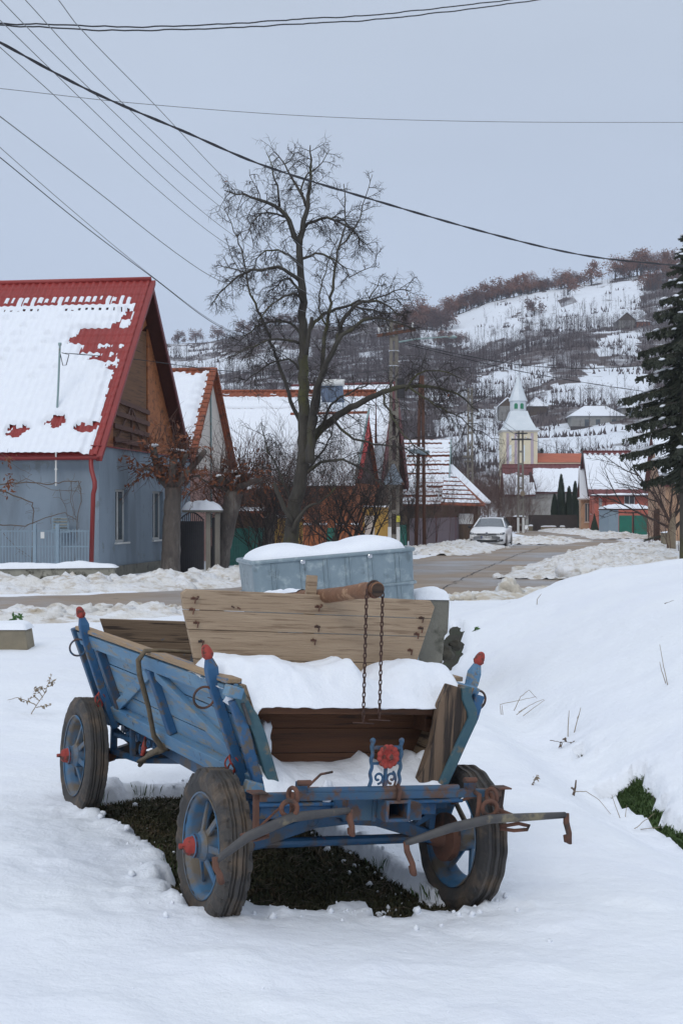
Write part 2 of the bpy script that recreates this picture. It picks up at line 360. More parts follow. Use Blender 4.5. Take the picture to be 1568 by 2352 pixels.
def sdist(x, y, P):                                # signed distance to outline, positive inside
    d = 1e9; n = len(P)
    for i in range(n):
        x1, y1 = P[i]; x2, y2 = P[(i+1) % n]; dx, dy = x2-x1, y2-y1
        t = max(0, min(1, ((x-x1)*dx+(y-y1)*dy)/(dx*dx+dy*dy+1e-12)))
        q = (x-x1-t*dx)**2+(y-y1-t*dy)**2
        if q < d: d = q
    d = sqrt(d)
    return d if inpoly(x, y, P) else -d
def gp(L, z=0.0): return [tuple(gnd(a, b, z)[:2]) for a, b in L]
ROAD = gp([(-700, 1382), (0, 1376), (300, 1367), (570, 1345), (760, 1318), (955, 1288), (1090, 1264), (1170, 1257), (1262, 1247), (1243, 1238), (1200, 1228), (1150, 1216), (1140, 1213),
           (1205, 1211), (1290, 1222), (1400, 1235), (1412, 1244), (1372, 1262), (1335, 1290), (1345, 1318), (1310, 1343), (1140, 1360), (1030, 1370), (800, 1385), (570, 1400), (300, 1411), (0, 1416), (-700, 1424)])
PATCH = [(-1.47, 8.35), (-1.2, 8.62), (-.95, 8.7), (-.5, 8.5), (-.2, 8.0), (-.05, 7.6), (.12, 7.35), (.2, 7.05), (.33, 6.85), (.4, 6.62), (.60, 6.50), (.62, 6.36), (.50, 6.26),
         (.36, 6.28), (.28, 6.13), (.18, 6.18), (.11, 6.36), (-.03, 6.33), (-.10, 6.17), (-.25, 6.10), (-.40, 6.13), (-.47, 6.04), (-.62, 5.98), (-.72, 6.15), (-.82, 6.72), (-.95, 7.1), (-1.13, 7.42), (-1.28, 7.75), (-1.45, 8.1)]
HOLES = [PATCH,
         gp([(1400, 1800), (1440, 1786), (1480, 1788), (1494, 1815), (1530, 1852), (1600, 1888), (1640, 1918), (1568, 1893), (1490, 1850), (1440, 1818)], -.17),
         gp([(1312, 1738), (1330, 1728), (1345, 1738), (1330, 1750)], -.2),
         gp([(1018, 1442), (1040, 1430), (1066, 1438), (1064, 1460), (1040, 1478), (1014, 1490)], .1)]
HB = [(min(p[0] for p in P)-.5, max(p[0] for p in P)+.5, min(p[1] for p in P)-.5, max(p[1] for p in P)+.5) for P in HOLES]
def snow_h(X, Y):
    z = base(X, Y)+.06+.022*nz(X*1.1, Y*1.1, 4)+.007*nz(X*5, Y*5, 9)-.012*abs(nz(X*2.6, Y*2.6, 31))*sm(abs(X)+abs(Y-7), 2, 6)
    if Y < 24: z += .02*sm(nz(X*2.2, Y*2.2, 17), .0, .6)
    for P, b in zip(HOLES, HB):
        if b[0] < X < b[1] and b[2] < Y < b[3]:
            d = sdist(X, Y, P)+.08*nz(X*4, Y*4, 2)+.03*nz(X*11, Y*11, 6)
            z += (.03*exp(-(d/.12)**2)+.05*max(0, nz(X*6, Y*6, 12))*exp(-(d/.3)**2))*(1 if d < 0 else 0)-.16*sm(d, -.05, .06)
    if Y > 19:
        d = sdist(X, Y, ROAD)+.12*nz(X*1.5, Y*1.5, 3)
        z -= .14*sm(d, -.25, .1)
    return z
def axis(segs):
    out = [segs[0][0]]
    for a, b, st in segs:
        n = max(1, round((b-a)/st)); out += [a+(b-a)*(i+1)/n for i in range(n)]
    return out
def sheet(name, xs, ys, fn, mat_, kind='structure', keep=None):
    mb = MB(); nx = len(xs)
    mb.v = [(x, y, fn(x, y)) for y in ys for x in xs]
    for j in range(len(ys)-1):
        for i in range(nx-1):
            if keep and not keep((xs[i]+xs[i+1])/2, (ys[j]+ys[j+1])/2): continue
            a = j*nx+i; mb.f.append((a, a+1, a+nx+1, a+nx)); mb.m.append(0)
    return tag(mb.build(name, mat_, smooth=True), kind=kind)
XG = axis([(-60, -24, 4), (-24, -8, 1.2), (-8, -3, .25), (-3, -1.75, .05), (-1.75, 1.1, .027), (1.1, 3.2, .05), (3.2, 8, .2), (8, 26, 1.0), (26, 70, 4)])
YG = axis([(-6, 2.5, .6), (2.5, 4.5, .1), (4.5, 5.8, .05), (5.8, 8.9, .027), (8.9, 9.5, .05), (9.5, 13, .09), (13, 24, .2), (24, 60, .7), (60, 160, 3)])
sheet('ground', axis([(-900, -60, 120), (-60, -6, 3), (-6, 6, .15), (6, 60, 3), (60, 900, 120)]), axis([(-300, -6, 49), (-6, 4, 1), (4, 24, .15), (24, 180, 6), (180, 300, 30)]),
      lambda x, y: base(max(-60, min(60, x)), y)-.012 if abs(x) < 60 and y > -6 else base(0, y)-.02, M['earth'])
sheet('snow_cover', XG, YG, snow_h, M['snow'])
sheet('far_snow', axis([(-900, -60, 120), (-60, 70, 10), (70, 900, 118)]), axis([(-300, -6, 49), (-6, 160, 8.3), (160, 300, 20)]),
      lambda x, y: base(0, max(y, 96))+.07 if (x < -59 or x > 69 or y < -5 or y > 159) else -.4, M['snow'], keep=lambda x, y: x < -60 or x > 69 or y < -6 or y > 159)
def road():
    from mathutils.geometry import tessellate_polygon
    xs = axis([(-60, -15, 3), (-15, 35, .8)]); ys = axis([(21, 60, .6), (60, 165, 2)])
    mb = MB(); idx = {}
    def vid(i, j):
        if (i, j) not in idx:
            idx[i, j] = len(mb.v); mb.v.append((xs[i], ys[j], base(xs[i], ys[j])+.03+.012*nz(xs[i]*.3, ys[j]*.3)))
        return idx[i, j]
    for j in range(len(ys)-1):
        for i in range(len(xs)-1):
            if sdist((xs[i]+xs[i+1])/2, (ys[j]+ys[j+1])/2, ROAD) > -2.2:
                mb.f.append((vid(i, j), vid(i+1, j), vid(i+1, j+1), vid(i, j+1))); mb.m.append(0)
    o = tag(mb.build('road', M['asphalt'], smooth=True), kind='structure')
road()
# cracks between the concrete slabs of the road, thin dark lines of tar
def crack(pts, w=.04):
    mb = MB(); P = [gnd(a, b, 0) for a, b in pts]; Q = []
    for a, b in zip(P, P[1:]):
        n = max(2, int((b-a).length/.5))
        Q += [a+(b-a)*(i/n) for i in range(n)]
    Q.append(P[-1]); vs = []
    for i, q in enumerate(Q):
        d = (Q[min(len(Q)-1, i+1)]-Q[max(0, i-1)]).normalized(); s = V((d.y, -d.x, 0))*w*(.4+rnd.random())
        k = q+V((nz(q.x*2, q.y*2)*.12, 0, 0)); z = base(k.x, k.y)+.038+.012*nz(k.x*.3, k.y*.3)
        vs += [V((k.x, k.y, z))-s, V((k.x, k.y, z))+s]
    mb.add(vs, [(2*i, 2*i+1, 2*i+3, 2*i+2) for i in range(len(Q)-1)])
    tag(mb.build('road_joint', M['ink']), kind='structure')
crack([(1000, 1362), (1090, 1318), (1190, 1275), (1300, 1240)], .018)
crack([(1250, 1320), (1330, 1290)], .012)

# ------------------------------------------------------------------ ploughed snow banks
def bank(pts, width, height, m, label, seed=0, res=.11, lumps=40, lump_r=.22, group='ploughed snow banks along the road', big=()):
    P = [V((p[0], p[1], 0)) for p in pts]
    L = [0]
    for a, b in zip(P, P[1:]): L.append(L[-1]+(b-a).length)
    T = L[-1]
    def pos(s):
        for i in range(len(P)-1):
            if s <= L[i+1] or i == len(P)-2:
                d = (P[i+1]-P[i]).normalized(); return P[i]+d*(s-L[i]), V((d.y, -d.x, 0))
    nu, nv = max(8, min(420, int(T/res))), max(8, int(width/res))
    mb = MB()
    def f(u, v):
        p, n = pos(u*T); t = 2*v-1; q = p+n*(t*width/2)
        q += n*(.25*nz(q.x*.8, q.y*.8, seed)); end = sm(u*T, 0, .8)*sm((1-u)*T, 0, .8)
        pr = max(0, 1-abs(t)**2.2)
        k = .62+.55*nz(q.x*.9, q.y*.9, seed+5)
        cells = 1-min(1, noise.voronoi(V((q.x*2.3, q.y*2.3, seed)))[0][0]*1.5)
        h = height*pr*end*(.55*max(.1, k)+.45*max(0, cells))+(.16*abs(nz(q.x*2.2, q.y*2.2, seed+2))+.09*abs(nz(q.x*5, q.y*5, seed))+.03*nz(q.x*12, q.y*12, seed)-.05)*pr*min(1, height*2.6)
        return V((q.x, q.y, base(q.x, q.y)-.06+(.11+h if pr > 0 else 0)))
    mb.grid(nu, nv, f)
    for i in range(lumps):
        p, n = pos(rnd.random()*T); t = rnd.gauss(0, .5); t = max(-1.15, min(1.15, t)); q = p+n*(t*width/2)
        pr = max(0, 1-abs(t)**2.2); r = lump_r*(.3+.7*rnd.random()**2.5)
        z = base(q.x, q.y)+.02+height*pr*.42
        mb.blob((q.x, q.y, z), (r*1.2, r, r*.75), seed=i+seed*7, amp=.28, n=12, m=8, fr=1.8)
    for (a, b, rr) in big:
        q = gnd(a, b, .0)
        for k in range(9):
            o = V((rnd.gauss(0, rr*.55), rnd.gauss(0, rr*.5), 0)); r = rr*(.5+.3*rnd.random())
            mb.blob(q+o+V((0, 0, r*.35)), (r, r, r*.9), seed=k+a, amp=.3, n=14, m=10, fr=2.2)
        mb.blob(q+V((0, 0, rr*.5)), (rr, rr, rr*.95), seed=a, amp=.3, n=20, m=14, fr=2)
    return tag(mb.build('snow_bank', m, smooth=True), label, 'snow bank', group)
g2 = lambda L, z=0: [gnd(a, b, z) for a, b in L]
bank(g2([(-500, 1366), (0, 1362), (262, 1355), (420, 1347), (570, 1334)]), 3.4, .46, M['snow_dirty'], 'grey-white lumpy snow bank in front of the low wall and the blue house', 1, .10, 110, .24)
bank(g2([(-300, 1432), (0, 1427), (160, 1424), (300, 1418), (440, 1412)]), 2.0, .24, M['snow_dirty'], 'dirty snow bank between the cart and the grey road on the left', 2, .06, 60, .17)
bank(g2([(440, 1405), (600, 1402), (760, 1396)]), 1.4, .30, M['snow_dirty'], 'snow bank seen past the top of the wooden board', 9, .07, 30, .22)
bank(g2([(1015, 1385), (1100, 1378), (1200, 1372), (1330, 1358)]), 1.5, .16, M['snow_brown'], 'brown crusted snow bank with a tall heap on the near side of the bend', 3, .05, 90, .12, big=[(1168, 1375, .26), (1235, 1376, .13), (1075, 1384, .14), (1290, 1368, .13)])
bank(g2([(960, 1278), (1040, 1264), (1090, 1254)]), 4.0, .42, M['snow_dirty'], 'snow bank between the mauve fence and the white car', 4, .12, 60, .22)
bank(g2([(1168, 1252), (1215, 1247), (1262, 1243)]), 5.5, .4, M['snow_dirty'], 'short snow bank just right of the white car', 5, .15, 40, .25)
bank(g2([(1190, 1213.5), (1250, 1219), (1320, 1226), (1400, 1232), (1440, 1240)]), 4.5, .35, M['snow_dirty'], 'snow bank along the far side of the bend below the houses', 6, .22, 80, .3)
bank(g2([(1640, 1262), (1540, 1263), (1475, 1264), (1440, 1284), (1410, 1308), (1385, 1335)]), 5.5, .5, M['snow_dirty'], 'large rough snow bank on the right of the bend below the spruce', 7, .10, 260, .26)
bank(g2([(1340, 1335), (1352, 1300), (1400, 1266), (1432, 1250)]), 2.0, .10, M['snow_brown'], 'thin brown slush ridge at the right edge of the road', 8, .12, 60, .16)

# ------------------------------------------------------------------ the horse cart
cart = empty('horse_cart', CO, 0, 'blue painted wooden horse cart with snow on its seat and floor', 'cart')
cart.rotation_euler = (Matrix.Rotation(YAW, 3, 'Z') @ Matrix.Rotation(radians(3.7), 3, 'Y') @ Matrix.Rotation(radians(1.2), 3, 'X')).to_euler()
CM = Matrix.Translation(CO) @ cart.rotation_euler.to_matrix().to_4x4()
def wheel(x, y, side, chunky):
    ob = side                                      # -1: outside faces left
    R, r0, w = .327, .215, .15
    prof = [(r0, -.055), (r0+.012, -.066), (r0+.05, -.080), (R-.045, -.083), (R-.018, -.074), (R-.006, -.062)]
    tops = [-.062, -.050, -.042, -.036, -.024, -.016, -.010, .010, .016, .024, .036, .042, .050, .062]
    for i, a in enumerate(tops): prof.append((R, a))
    prof += [(R-.006, .062), (R-.018, .074), (R-.045, .083), (r0+.05, .080), (r0+.012, .066), (r0, .055)]
    n = 168
    def mod(i, k, r):
        ph = i/n
        if 6 <= k <= 19:
            a = tops[k-6]
            if abs(a) in (.036, .016): return r-.011          # grooves
            if chunky and abs(a) >= .05:
                if (i+ (3 if a > 0 else 0)) % 7 < 3: return r-.016
        if k in (3, 4, 5, 20, 21, 22) and chunky:
            if (i+(3 if k > 12 else 0)) % 7 < 3: return r-.013
        if k in (4, 21) and not chunky and i % 4 == 0: return r-.006
        return r+.0025*sin(ph*40*pi)
    prof = [(a_, b_*(.84 if chunky else .78)) for a_, b_ in prof]; t = MB(); t.lathe(prof, (0, 0, 0), (1, 0, 0), n, mod)
    root = sub('wheel', cart); root.location = (x, y, .325); root.rotation_euler = (rnd.random()*6, 0, 0)
    t.build('tyre', M['tyre'], root, smooth=False)
    m = MB()
    m.lathe([(r0+.004, -.058), (r0+.012, -.060), (r0+.012, -.054), (r0-.004, -.048), (r0-.018, -.030), (r0-.018, .012), (r0-.035, .03), (r0-.035, .04), (r0-.012, .045), (r0-.004, .055), (r0+.008, .058), (r0+.008, .05), (r0-.002, .04)], (0, 0, 0), (1, 0, 0), 64)
    m.build('rim', M['rim'], root, smooth=True)
    s = MB()
    for k in range(6):
        a = k*pi/3; d = V((0, cos(a), sin(a)))
        s.bar(V((ob*.045, 0, 0))+d*.045, V((ob*.0, 0, 0))+d*(r0-.02), .032, .012, up=(1, 0, 0), w2=.024)
    s.lathe([(0, -.075), (.058, -.075), (.066, -.06), (.066, .03), (.05, .05), (.05, .075), (0, .075)], (ob*.02, 0, 0), (ob, 0, 0), 24)
    s.build('spokes', M['rim'], root, bevel=.002)
    if side < 0 or True:
        c = MB()
        c.lathe([(.046, .0), (.050, .002), (.050, .010), (.040, .014), (.038, .032), (.030, .044), (.014, .050), (.011, .052), (.010, .062), (0, .062)], (ob*.082, 0, 0), (ob, 0, 0), 24)
        c.box((ob*.142, 0, 0), (.022, .018, .018))
        c.build('hub_cap', M['red'], root, smooth=True)
    d = MB(); d.lathe([(.03, 0), (.105, 0), (.11, .012), (.11, .04), (.05, .05), (.03, .12)], (-ob*.06, 0, 0), (-ob, 0, 0), 32)
    for k in range(5):
        a = k*2*pi/5; d.lathe([(0, 0), (.012, 0), (.012, .02), (0, .02)], (-ob*.05, .08*cos(a), .08*sin(a)), (-ob, 0, 0), 8)
    d.build('brake_drum', M['rust'], root, bevel=.002)
wheel(-.615, 0, -1, True); wheel(.6, 0, 1, False); wheel(-.605, 2.18, -1, False); wheel(.6, 2.18, 1, True)

Z0, Z1 = .57, 1.025                               # floor and top of the side panels
def px_(z, s=-1, off=0, y=0): return s*(.405+(z-Z0)*.42+off+.018*y)
def scroll(m, c, R, r, turn=1.6, hand=1, start=0, rz=1.0):   # flat spiral in the x-z plane
    c = V(c); P = []
    for i in range(22):
        t = i/21; a = start+hand*turn*2*pi*t; q = R*(1-.75*t)
        P.append(c+V((q*cos(a), 0, q*sin(a)*rz)))
    m.tube(P, r, 6); return P[0]
def side_panel(s):
    root = sub('side_panel', cart)
    y0, y1 = -.06, 2.30
    m = MB(); nb = 3                               # three boards, one above the other
    for k in range(nb):
        za, zb = lerp(Z0, Z1, k/nb)+.002, lerp(Z0, Z1, (k+1)/nb)-.002
        j = .002*(k % 2)
        m.prism([(px_(za, s)+s*j, y0, za), (px_(zb, s)+s*j, y0, zb), (px_(zb, s)+s*(j-.022), y0, zb), (px_(za, s)+s*(j-.022), y0, za)], (s*.018*(y1-y0), y1-y0, 0))
    m.build('boards', [M['blue_light']], root, bevel=.003)
    g = MB()                                       # bare inner lining
    for k in range(3):
        za, zb = lerp(Z0, Z1, k/3)+.003, lerp(Z0, Z1, (k+1)/3)-.003
        g.prism([(px_(za, s)-s*.0225, y0-.02, za), (px_(zb, s)-s*.0225, y0-.02, zb), (px_(zb, s)-s*.05, y0-.02, zb), (px_(za, s)-s*.05, y0-.02, za)], (s*.018*(y1-y0), y1-y0, 0))
    g.build('lining', M['wood_old_y'], root, bevel=.003)
    def on(y, z, o=0): return V((px_(z, s, o, y), y, z))
    nrm = V((s*1, 0, -.42)).normalized()
    def rail(name, a, b, w, t, mt, o=0.0):
        q = MB(); off = nrm*(t/2+o); q.bar(on(*a)+off, on(*b)+off, t, w, up=(V(on(*b))-V(on(*a))).cross(nrm))
        return q.build(name, mt, root, bevel=.004)
    rail('top_rail', (y0+.02, Z1-.035), (y1-.02, Z1-.035), .075, .035, M['blue_light'])
    rail('bottom_rail', (y0-.02, Z0+.028), (y1-.12, Z0+.028), .085, .045, M['blue_light'])
    rail('upright', (1.06, Z0+.07), (1.06, Z1-.07), .06, .04, M['blue'])
    rail('brace', (1.93, Z0+.085), (1.13, Z1-.10), .055, .032, M['blue_light'])
    rail('brace', (.99, Z1-.085), (.09, Z0+.09), .055, .032, M['blue_light'])
    rail('upright', (1.94, Z0+.07), (1.94, Z1-.07), .05, .045, M['blue_dark'])
    rail('upright', (.16, Z0+.07), (.16, Z1-.07), .05, .04, M['blue'])
    q = MB(); q.bar(on(y0 if s < 0 else .14, Z1+.008)-nrm*.004, on(y1, Z1+.008)-nrm*.004, .075, .022, up=(0, 0, 1)); q.build('cap_rail', M['rail_top'], root, bevel=.004)
    # rear end edge plank
    q = MB(); q.bar(on(2.31, Z0-.03)+nrm*.012, on(2.31, Z1+.02)+nrm*.012, .05, .08, up=nrm); q.build('end_plank', M['blue_dark'], root, bevel=.006)
    return root
side_panel(-1); side_panel(1)
def stake(y, s, cut):
    root = sub('stake', cart); m = MB()
    def on(z, o): return V((px_(z, s, o, y), y, z))
    P = [on(.50, .055), on(.75, .055), on(.98, .052), on(1.03, .045), on(1.075, .035), on(1.115, .032)]
    m.strip(P, [.045, .045, .045, .050, .052, .03], [.038, .038, .038, .05, .05, .03], up=(0, 1, 0))
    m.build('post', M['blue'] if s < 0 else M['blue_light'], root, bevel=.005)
    f = MB(); ax = (on(1.1, 0)-on(1.0, 0)).normalized()
    f.lathe([(.013, -.008), (.02, 0), (.027, .012), (.024, .02), (.024, .026), (.0205, .04), (.015, .052), (.008, .058), (0, .06)], on(1.118, .031), ax, 16)
    f.build('finial', M['red'], root, smooth=True)
    r = MB(); c = on(.95, .075)+V((s*.035, 0, -.004))
    r.ring(c, (0, 1, .15), .047, .0055, 32, 8); r.build('ring', M['rust'] if s > 0 or y < 1 else M['rust_blue'], root, smooth=True)
    b = MB(); c = on(.66, .085)                   # twisted iron basket hanger
    for k in range(4):
        Q = []
        for i in range(13):
            t = i/12; a = k*pi/2+t*2.6; R = .026*sin(pi*t)+.003
            Q.append(c+V((R*cos(a), R*sin(a), .05-.10*t)))
        b.tube(Q, .0045, 6)
    b.tube([c+V((0, 0, .045)), c+V((s*.006, 0, .075)), c+V((s*.004, 0, .12))], [.008, .009, .004], 8); b.tube([c+V((0, 0, -.045)), c+V((-s*.02, 0, -.10))], .008, 8)
    b.build('iron_basket', M['red'], root, smooth=True)
    return root
stake(.07, -1, 0); stake(.07, 1, 0); stake(2.06, -1, 0); stake(2.06, 1, 0)
# bent end frames at the open front
for s in (-1, 1):
    root = sub('end_frame', cart)
    P = [(.375, .52), (.40, .60), (.478, .81), (.52, .89), (.555, .93), (.60, 1.01)] if s < 0 else [(.395, .54), (.43, .61), (.50, .77), (.553, .88), (.548, .92), (.515, .98), (.512, 1.03)]
    m = MB(); m.strip([(s*a, -.10, z) for a, z in P], .05, .036, up=(0, 1, 0)); m.build('outer_frame', M['teal_wood'], root, bevel=.006)
    if s < 0:
        m = MB(); m.strip([(s*(a+.045), -.085, z) for a, z in [(.40, .57), (.45, .68), (.50, .83), (.555, .96)]], .045, .042, up=(0, 1, 0)); m.build('inner_frame', M['blue'], root, bevel=.005)
        m = MB(); m.bar((s*.64, -.09, 1.0), (s*.57, -.09, .985), .06, .05); m.nxt(); m.bar((s*.53, -.10, .60), (s*.38, -.11, .565), .05, .05); m.build('frame_block', M['blue_light'], root, bevel=.006)
        m = MB(); m.bar((s*.575, -.125, .95), (s*.535, -.125, .86), .012, .03, up=(0, 1, 0)); m.build('iron_latch', M['dark_metal'], root, bevel=.003)
    else:
        m = MB(); m.strip([(a, -.075, z) for a, z in [(.445, .60), (.52, .77), (.575, .89), (.60, .99)]], .05, .03, up=(0, 1, 0)); m.build('inner_frame', M['blue'], root, bevel=.005)
        m = MB(); m.prism([(.302, -.105, .60), (.345, -.105, .575), (.412, -.105, .605), (.53, -.105, .885), (.525, -.105, .92), (.495, -.105, .98), (.485, -.105, 1.025), (.425, -.105, 1.04), (.385, -.105, .95), (.36, -.105, .78)], (0, .05, 0)); m.build('plank_end', M['wood_end'], root, bevel=.005)
# tailgate of old planks
m = MB()
for k in range(4):
    za, zb = .60+k*.125, .60+k*.125+.1235
    m.prism([(-px_(za, 1)+.07, 2.2, za), (px_(za, 1)-.07, 2.2, za), (px_(zb, 1)-.07, 2.2, zb), (-px_(zb, 1)+.07, 2.2, zb)], (0, .028, 0))
m.build('tailgate', M['wood_old'], cart, bevel=.004)
m = MB()
for k in range(6): m.b2((-.44+k*.148, -.14, Z0-.035), (-.44+(k+1)*.148-.006, 2.27, Z0-.008))
m.build('floor', M['wood_dark'], cart, bevel=.003)
m = MB()
for z, a, b in ((.575, .40, 0), (.688, .45, .0), (.80, .50, 0)): m.prism([(-a, .17, z), (a, .17, z), (a+.045, .17, z+.11), (-a-.045, .17, z+.11)], (0, .022, 0))
m.build('seat_back_wall', M['wood_red'], cart, bevel=.003)
m = MB()
m.b2((-.545, -.045, .893), (.575, .12, .928)); m.b2((-.55, .123, .905), (.575, .28, .928)); m.b2((-.555, .283, .905), (.575, .44, .928)); m.b2((-.5, .0, .87), (.5, .05, .904)) if False else None
m.b2((.40, .05, .80), (.45, .3, .904)); m.b2((.43, .02, .86), (.52, .06, .904))
m.build('seat_board', M['wood_red'], cart, bevel=.004)
# snow on the seat and on the floor
SEATB = [(-.75, 0.0), (-.66, .05), (-.60, .10), (-.50, .145), (-.3, .14), (-.1, .125), (0.0, .135), (.05, .145), (.12, .09), (.19, .07), (.25, .125), (.40, .15), (.55, .13), (.62, .05), (.66, 0)]
def seatsnow(u, v):
    x = lerp(-.635, .612, u); y = lerp(-.075, .50, v)
    y += .018*nz(x*6, 1)*(1-v); T = interp(SEATB, x)
    e = min(1, (1-abs(2*v-1)**5)); ed = sm(u, 0, .06)*sm(1-u, 0, .05)
    z = .930+T*1.22*(.25+.75*sm(v, -.02, .45))*e*(.25+.75*ed)+.020*nz(x*4, y*4, 3)*sm(v, 0, .1)+.006*nz(x*14, y*14, 3)
    if x < -.50: z += (-.50-x)*.5
    return V((x, y, z))
m = MB(); NU, NV = 96, 44; m.grid(NU, NV, seatsnow)
bot = []
for i in range(NU+1):                              # rounded front lip hanging down to the board
    x = lerp(-.635, .612, i/NU); p = seatsnow(i/NU, 0); drop = .008+.016*max(0, nz(x*5, 7))+(.13*sm(-x, .47, .50)*(1-sm(-x, .56, .6)))
    if x < -.56: drop = .05
    bot.append((p, drop))
for k in range(1, 7):
    t = k/6; m.v += [tuple(p+V((0, -.022*sin(pi*min(1, t*.95))+.03*t, -d*t))) for p, d in bot]
b0 = (NU+1)*(NV+1)
for k in range(6):
    for i in range(NU):
        a = (b0+(k-1)*(NU+1)+i) if k else i; c = b0+k*(NU+1)+i
        m.f.append((a, c, c+1, a+1)); m.m.append(0)
m.build('seat_snow', M['snow_fine'], cart, smooth=True)
FB = [(-.46, .20), (-.40, .21), (-.36, .15), (-.28, .10), (-.2, .09), (0, .085), (.09, .105), (.13, .14), (.17, .105), (.24, .09), (.33, .10), (.37, .14), (.41, .12), (.46, .0)]
def floorsnow(u, v):
    x = lerp(-.455, .455, u); y = lerp(-.16+.02*nz(u*8, 4), .17, v); T = interp(FB, x)
    e = 1-abs(2*min(v, .5)-1)**4
    z = Z0-.012+T*(.35+.65*sm(v, -.1, .9))*(.1+.9*e)*sm(1-u, 0, .05)+.008*nz(x*7, y*7, 6)
    return V((x, y, z))
m = MB(); m.grid(72, 24, floorsnow)
m.blob((-.17, -.155, .575), (.03, .025, .05), 3, .25, 14, 10); m.blob((.40, .05, .655), (.035, .05, .05), 5, .25, 14, 10); m.blob((-.385, .08, .76), (.035, .06, .09), 6, .25, 14, 10)
m.build('floor_snow', M['snow_fine'], cart, smooth=True)

# running gear
def axle_unit(y, zb, name):
    root = sub(name, cart)
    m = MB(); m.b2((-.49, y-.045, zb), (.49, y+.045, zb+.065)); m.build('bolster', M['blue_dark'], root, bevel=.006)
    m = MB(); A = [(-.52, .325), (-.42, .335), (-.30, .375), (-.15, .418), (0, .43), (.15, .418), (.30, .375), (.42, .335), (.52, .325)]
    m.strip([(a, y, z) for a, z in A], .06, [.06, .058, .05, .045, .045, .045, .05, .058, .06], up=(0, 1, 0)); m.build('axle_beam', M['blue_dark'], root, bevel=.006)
    m = MB(); m.tube([(-.68, y, .325), (.68, y, .325)], .022, 10)
    for s in (-1, 1):
        m.bar((s*.43, y, .33), (s*.44, y, zb+.02), .035, .03, up=(1, 0, 0)); m.bar((s*.22, y, .38), (s*.24, y, zb+.02), .035, .03, up=(1, 0, 0))
        m.bar((s*.30, y-.01, .37), (s*.43, y-.01, zb-.03), .03, .02, up=(0, 1, 0)); m.bar((s*.43, y+.012, .43), (s*.23, y+.012, .43), .02, .02)
    m.build('axle_strut', M['blue_dark'], root, bevel=.003)
    m = MB()
    for s in (-1, 1):
        for cx, cz, R, h in ((.34, zb-.03, .028, 1), (.37, .46, .026, -1), (.17, .44, .035, 1), (.12, .475, .03, -1), (.05, .465, .026, 1)):
            m.nxt(); scroll(m, (s*cx, y-.02, cz-(0 if zb > .5 else .02)), R, .0045, 1.3, s*h, pi/2)
    m.build('iron_scroll', M['blue_dark'], root, smooth=True)
    return root
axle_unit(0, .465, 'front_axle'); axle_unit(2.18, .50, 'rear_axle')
m = MB(); m.b2((-.47, -.14, .462), (.38, -.09, .515)); m.b2((-.5, -.17, .518), (.5, -.10, .532)); m.build('front_beam', M['blue'], cart, bevel=.006)
m = MB(); m.bar((0, -.05, .45), (0, 2.25, .47), .07, .07); m.bar((-.36, .4, .50), (-.36, 2.2, .50), .07, .08); m.bar((.36, .4, .50), (.36, 2.2, .50), .07, .08)
m.b2((-.43, .42, .48), (.43, .50, .56)); m.build('reach_pole', M['blue_dark'], cart, bevel=.006)
m = MB()                                            # side stays with scrolls by the rear wheel
for s in (-1, 1):
    m.nxt(); m.strip([(s*.46, 2.12, .36), (s*.40, 1.75, .37), (s*.34, 1.35, .44), (s*.2, 1.0, .50)], .03, .03)
    m.bar((s*.46, 2.1, .36), (s*.47, 2.1, .60), .03, .03, up=(1, 0, 0)); m.bar((s*.42, 1.85, .37), (s*.44, 1.85, .58), .03, .03, up=(1, 0, 0)); m.bar((s*.46, 2.1, .46), (s*.42, 1.85, .46), .022, .022)
m.build('side_stay', M['blue_dark'], cart, bevel=.004)
m = MB()
for s in (-1, 1):
    for yy, zz, R, h in ((1.99, .53, .03, 1), (1.94, .485, .025, -1), (1.76, .50, .035, 1), (1.68, .44, .032, -1), (1.56, .50, .032, 1), (1.45, .49, .024, -1)):
        P = []
        for i in range(22):
            t = i/21; a = pi/2+h*1.4*2*pi*t; q = R*(1-.75*t); P.append((s*.43, yy+q*cos(a), zz+q*sin(a)))
        m.nxt(); m.tube(P, .0045, 6)
m.build('iron_scroll', M['blue_dark'], cart, smooth=True)
m = MB(); m.tube([(-.44, 1.62, .42), (-.43, 1.62, .47), (-.43, 1.62, .53)], [.012, .016, .004], 8); m.build('iron_finial', M['red'], cart, smooth=True)
# square drawbar socket, front bar with clamps, ornament
m = MB()
for a, b in (((.012, .49), (.102, .503)), ((.012, .568), (.102, .581)), ((.0, .49), (.014, .581)), ((.1, .49), (.114, .581))):
    m.b2((a[0], -.39, a[1]), (b[0], .05, b[1]))
m.b2((-.02, -.30, .475), (.0, -.02, .58)); m.b2((.114, -.30, .475), (.22, -.1, .545)); m.b2((-.14, -.30, .48), (-.021, -.1, .575))
m.build('drawbar_socket', M['rust_blue'], cart, bevel=.003)
m = MB(); m.b2((.02, -.2, .505), (.095, -.1, .565)); m.build('socket_plug', M['rust'], cart)
m = MB(); m.b2((-.57, -.375, .585), (.57, -.335, .617)); m.tube([(-.36, -.355, .622), (.36, -.355, .622)], .016, 12)
m.b2((-.40, -.37, .60), (-.36, -.33, .66)); m.b2((.40, -.37, .60), (.44, -.33, .66)); m.build('front_bar', M['rust_blue'], cart, bevel=.003)
m = MB()
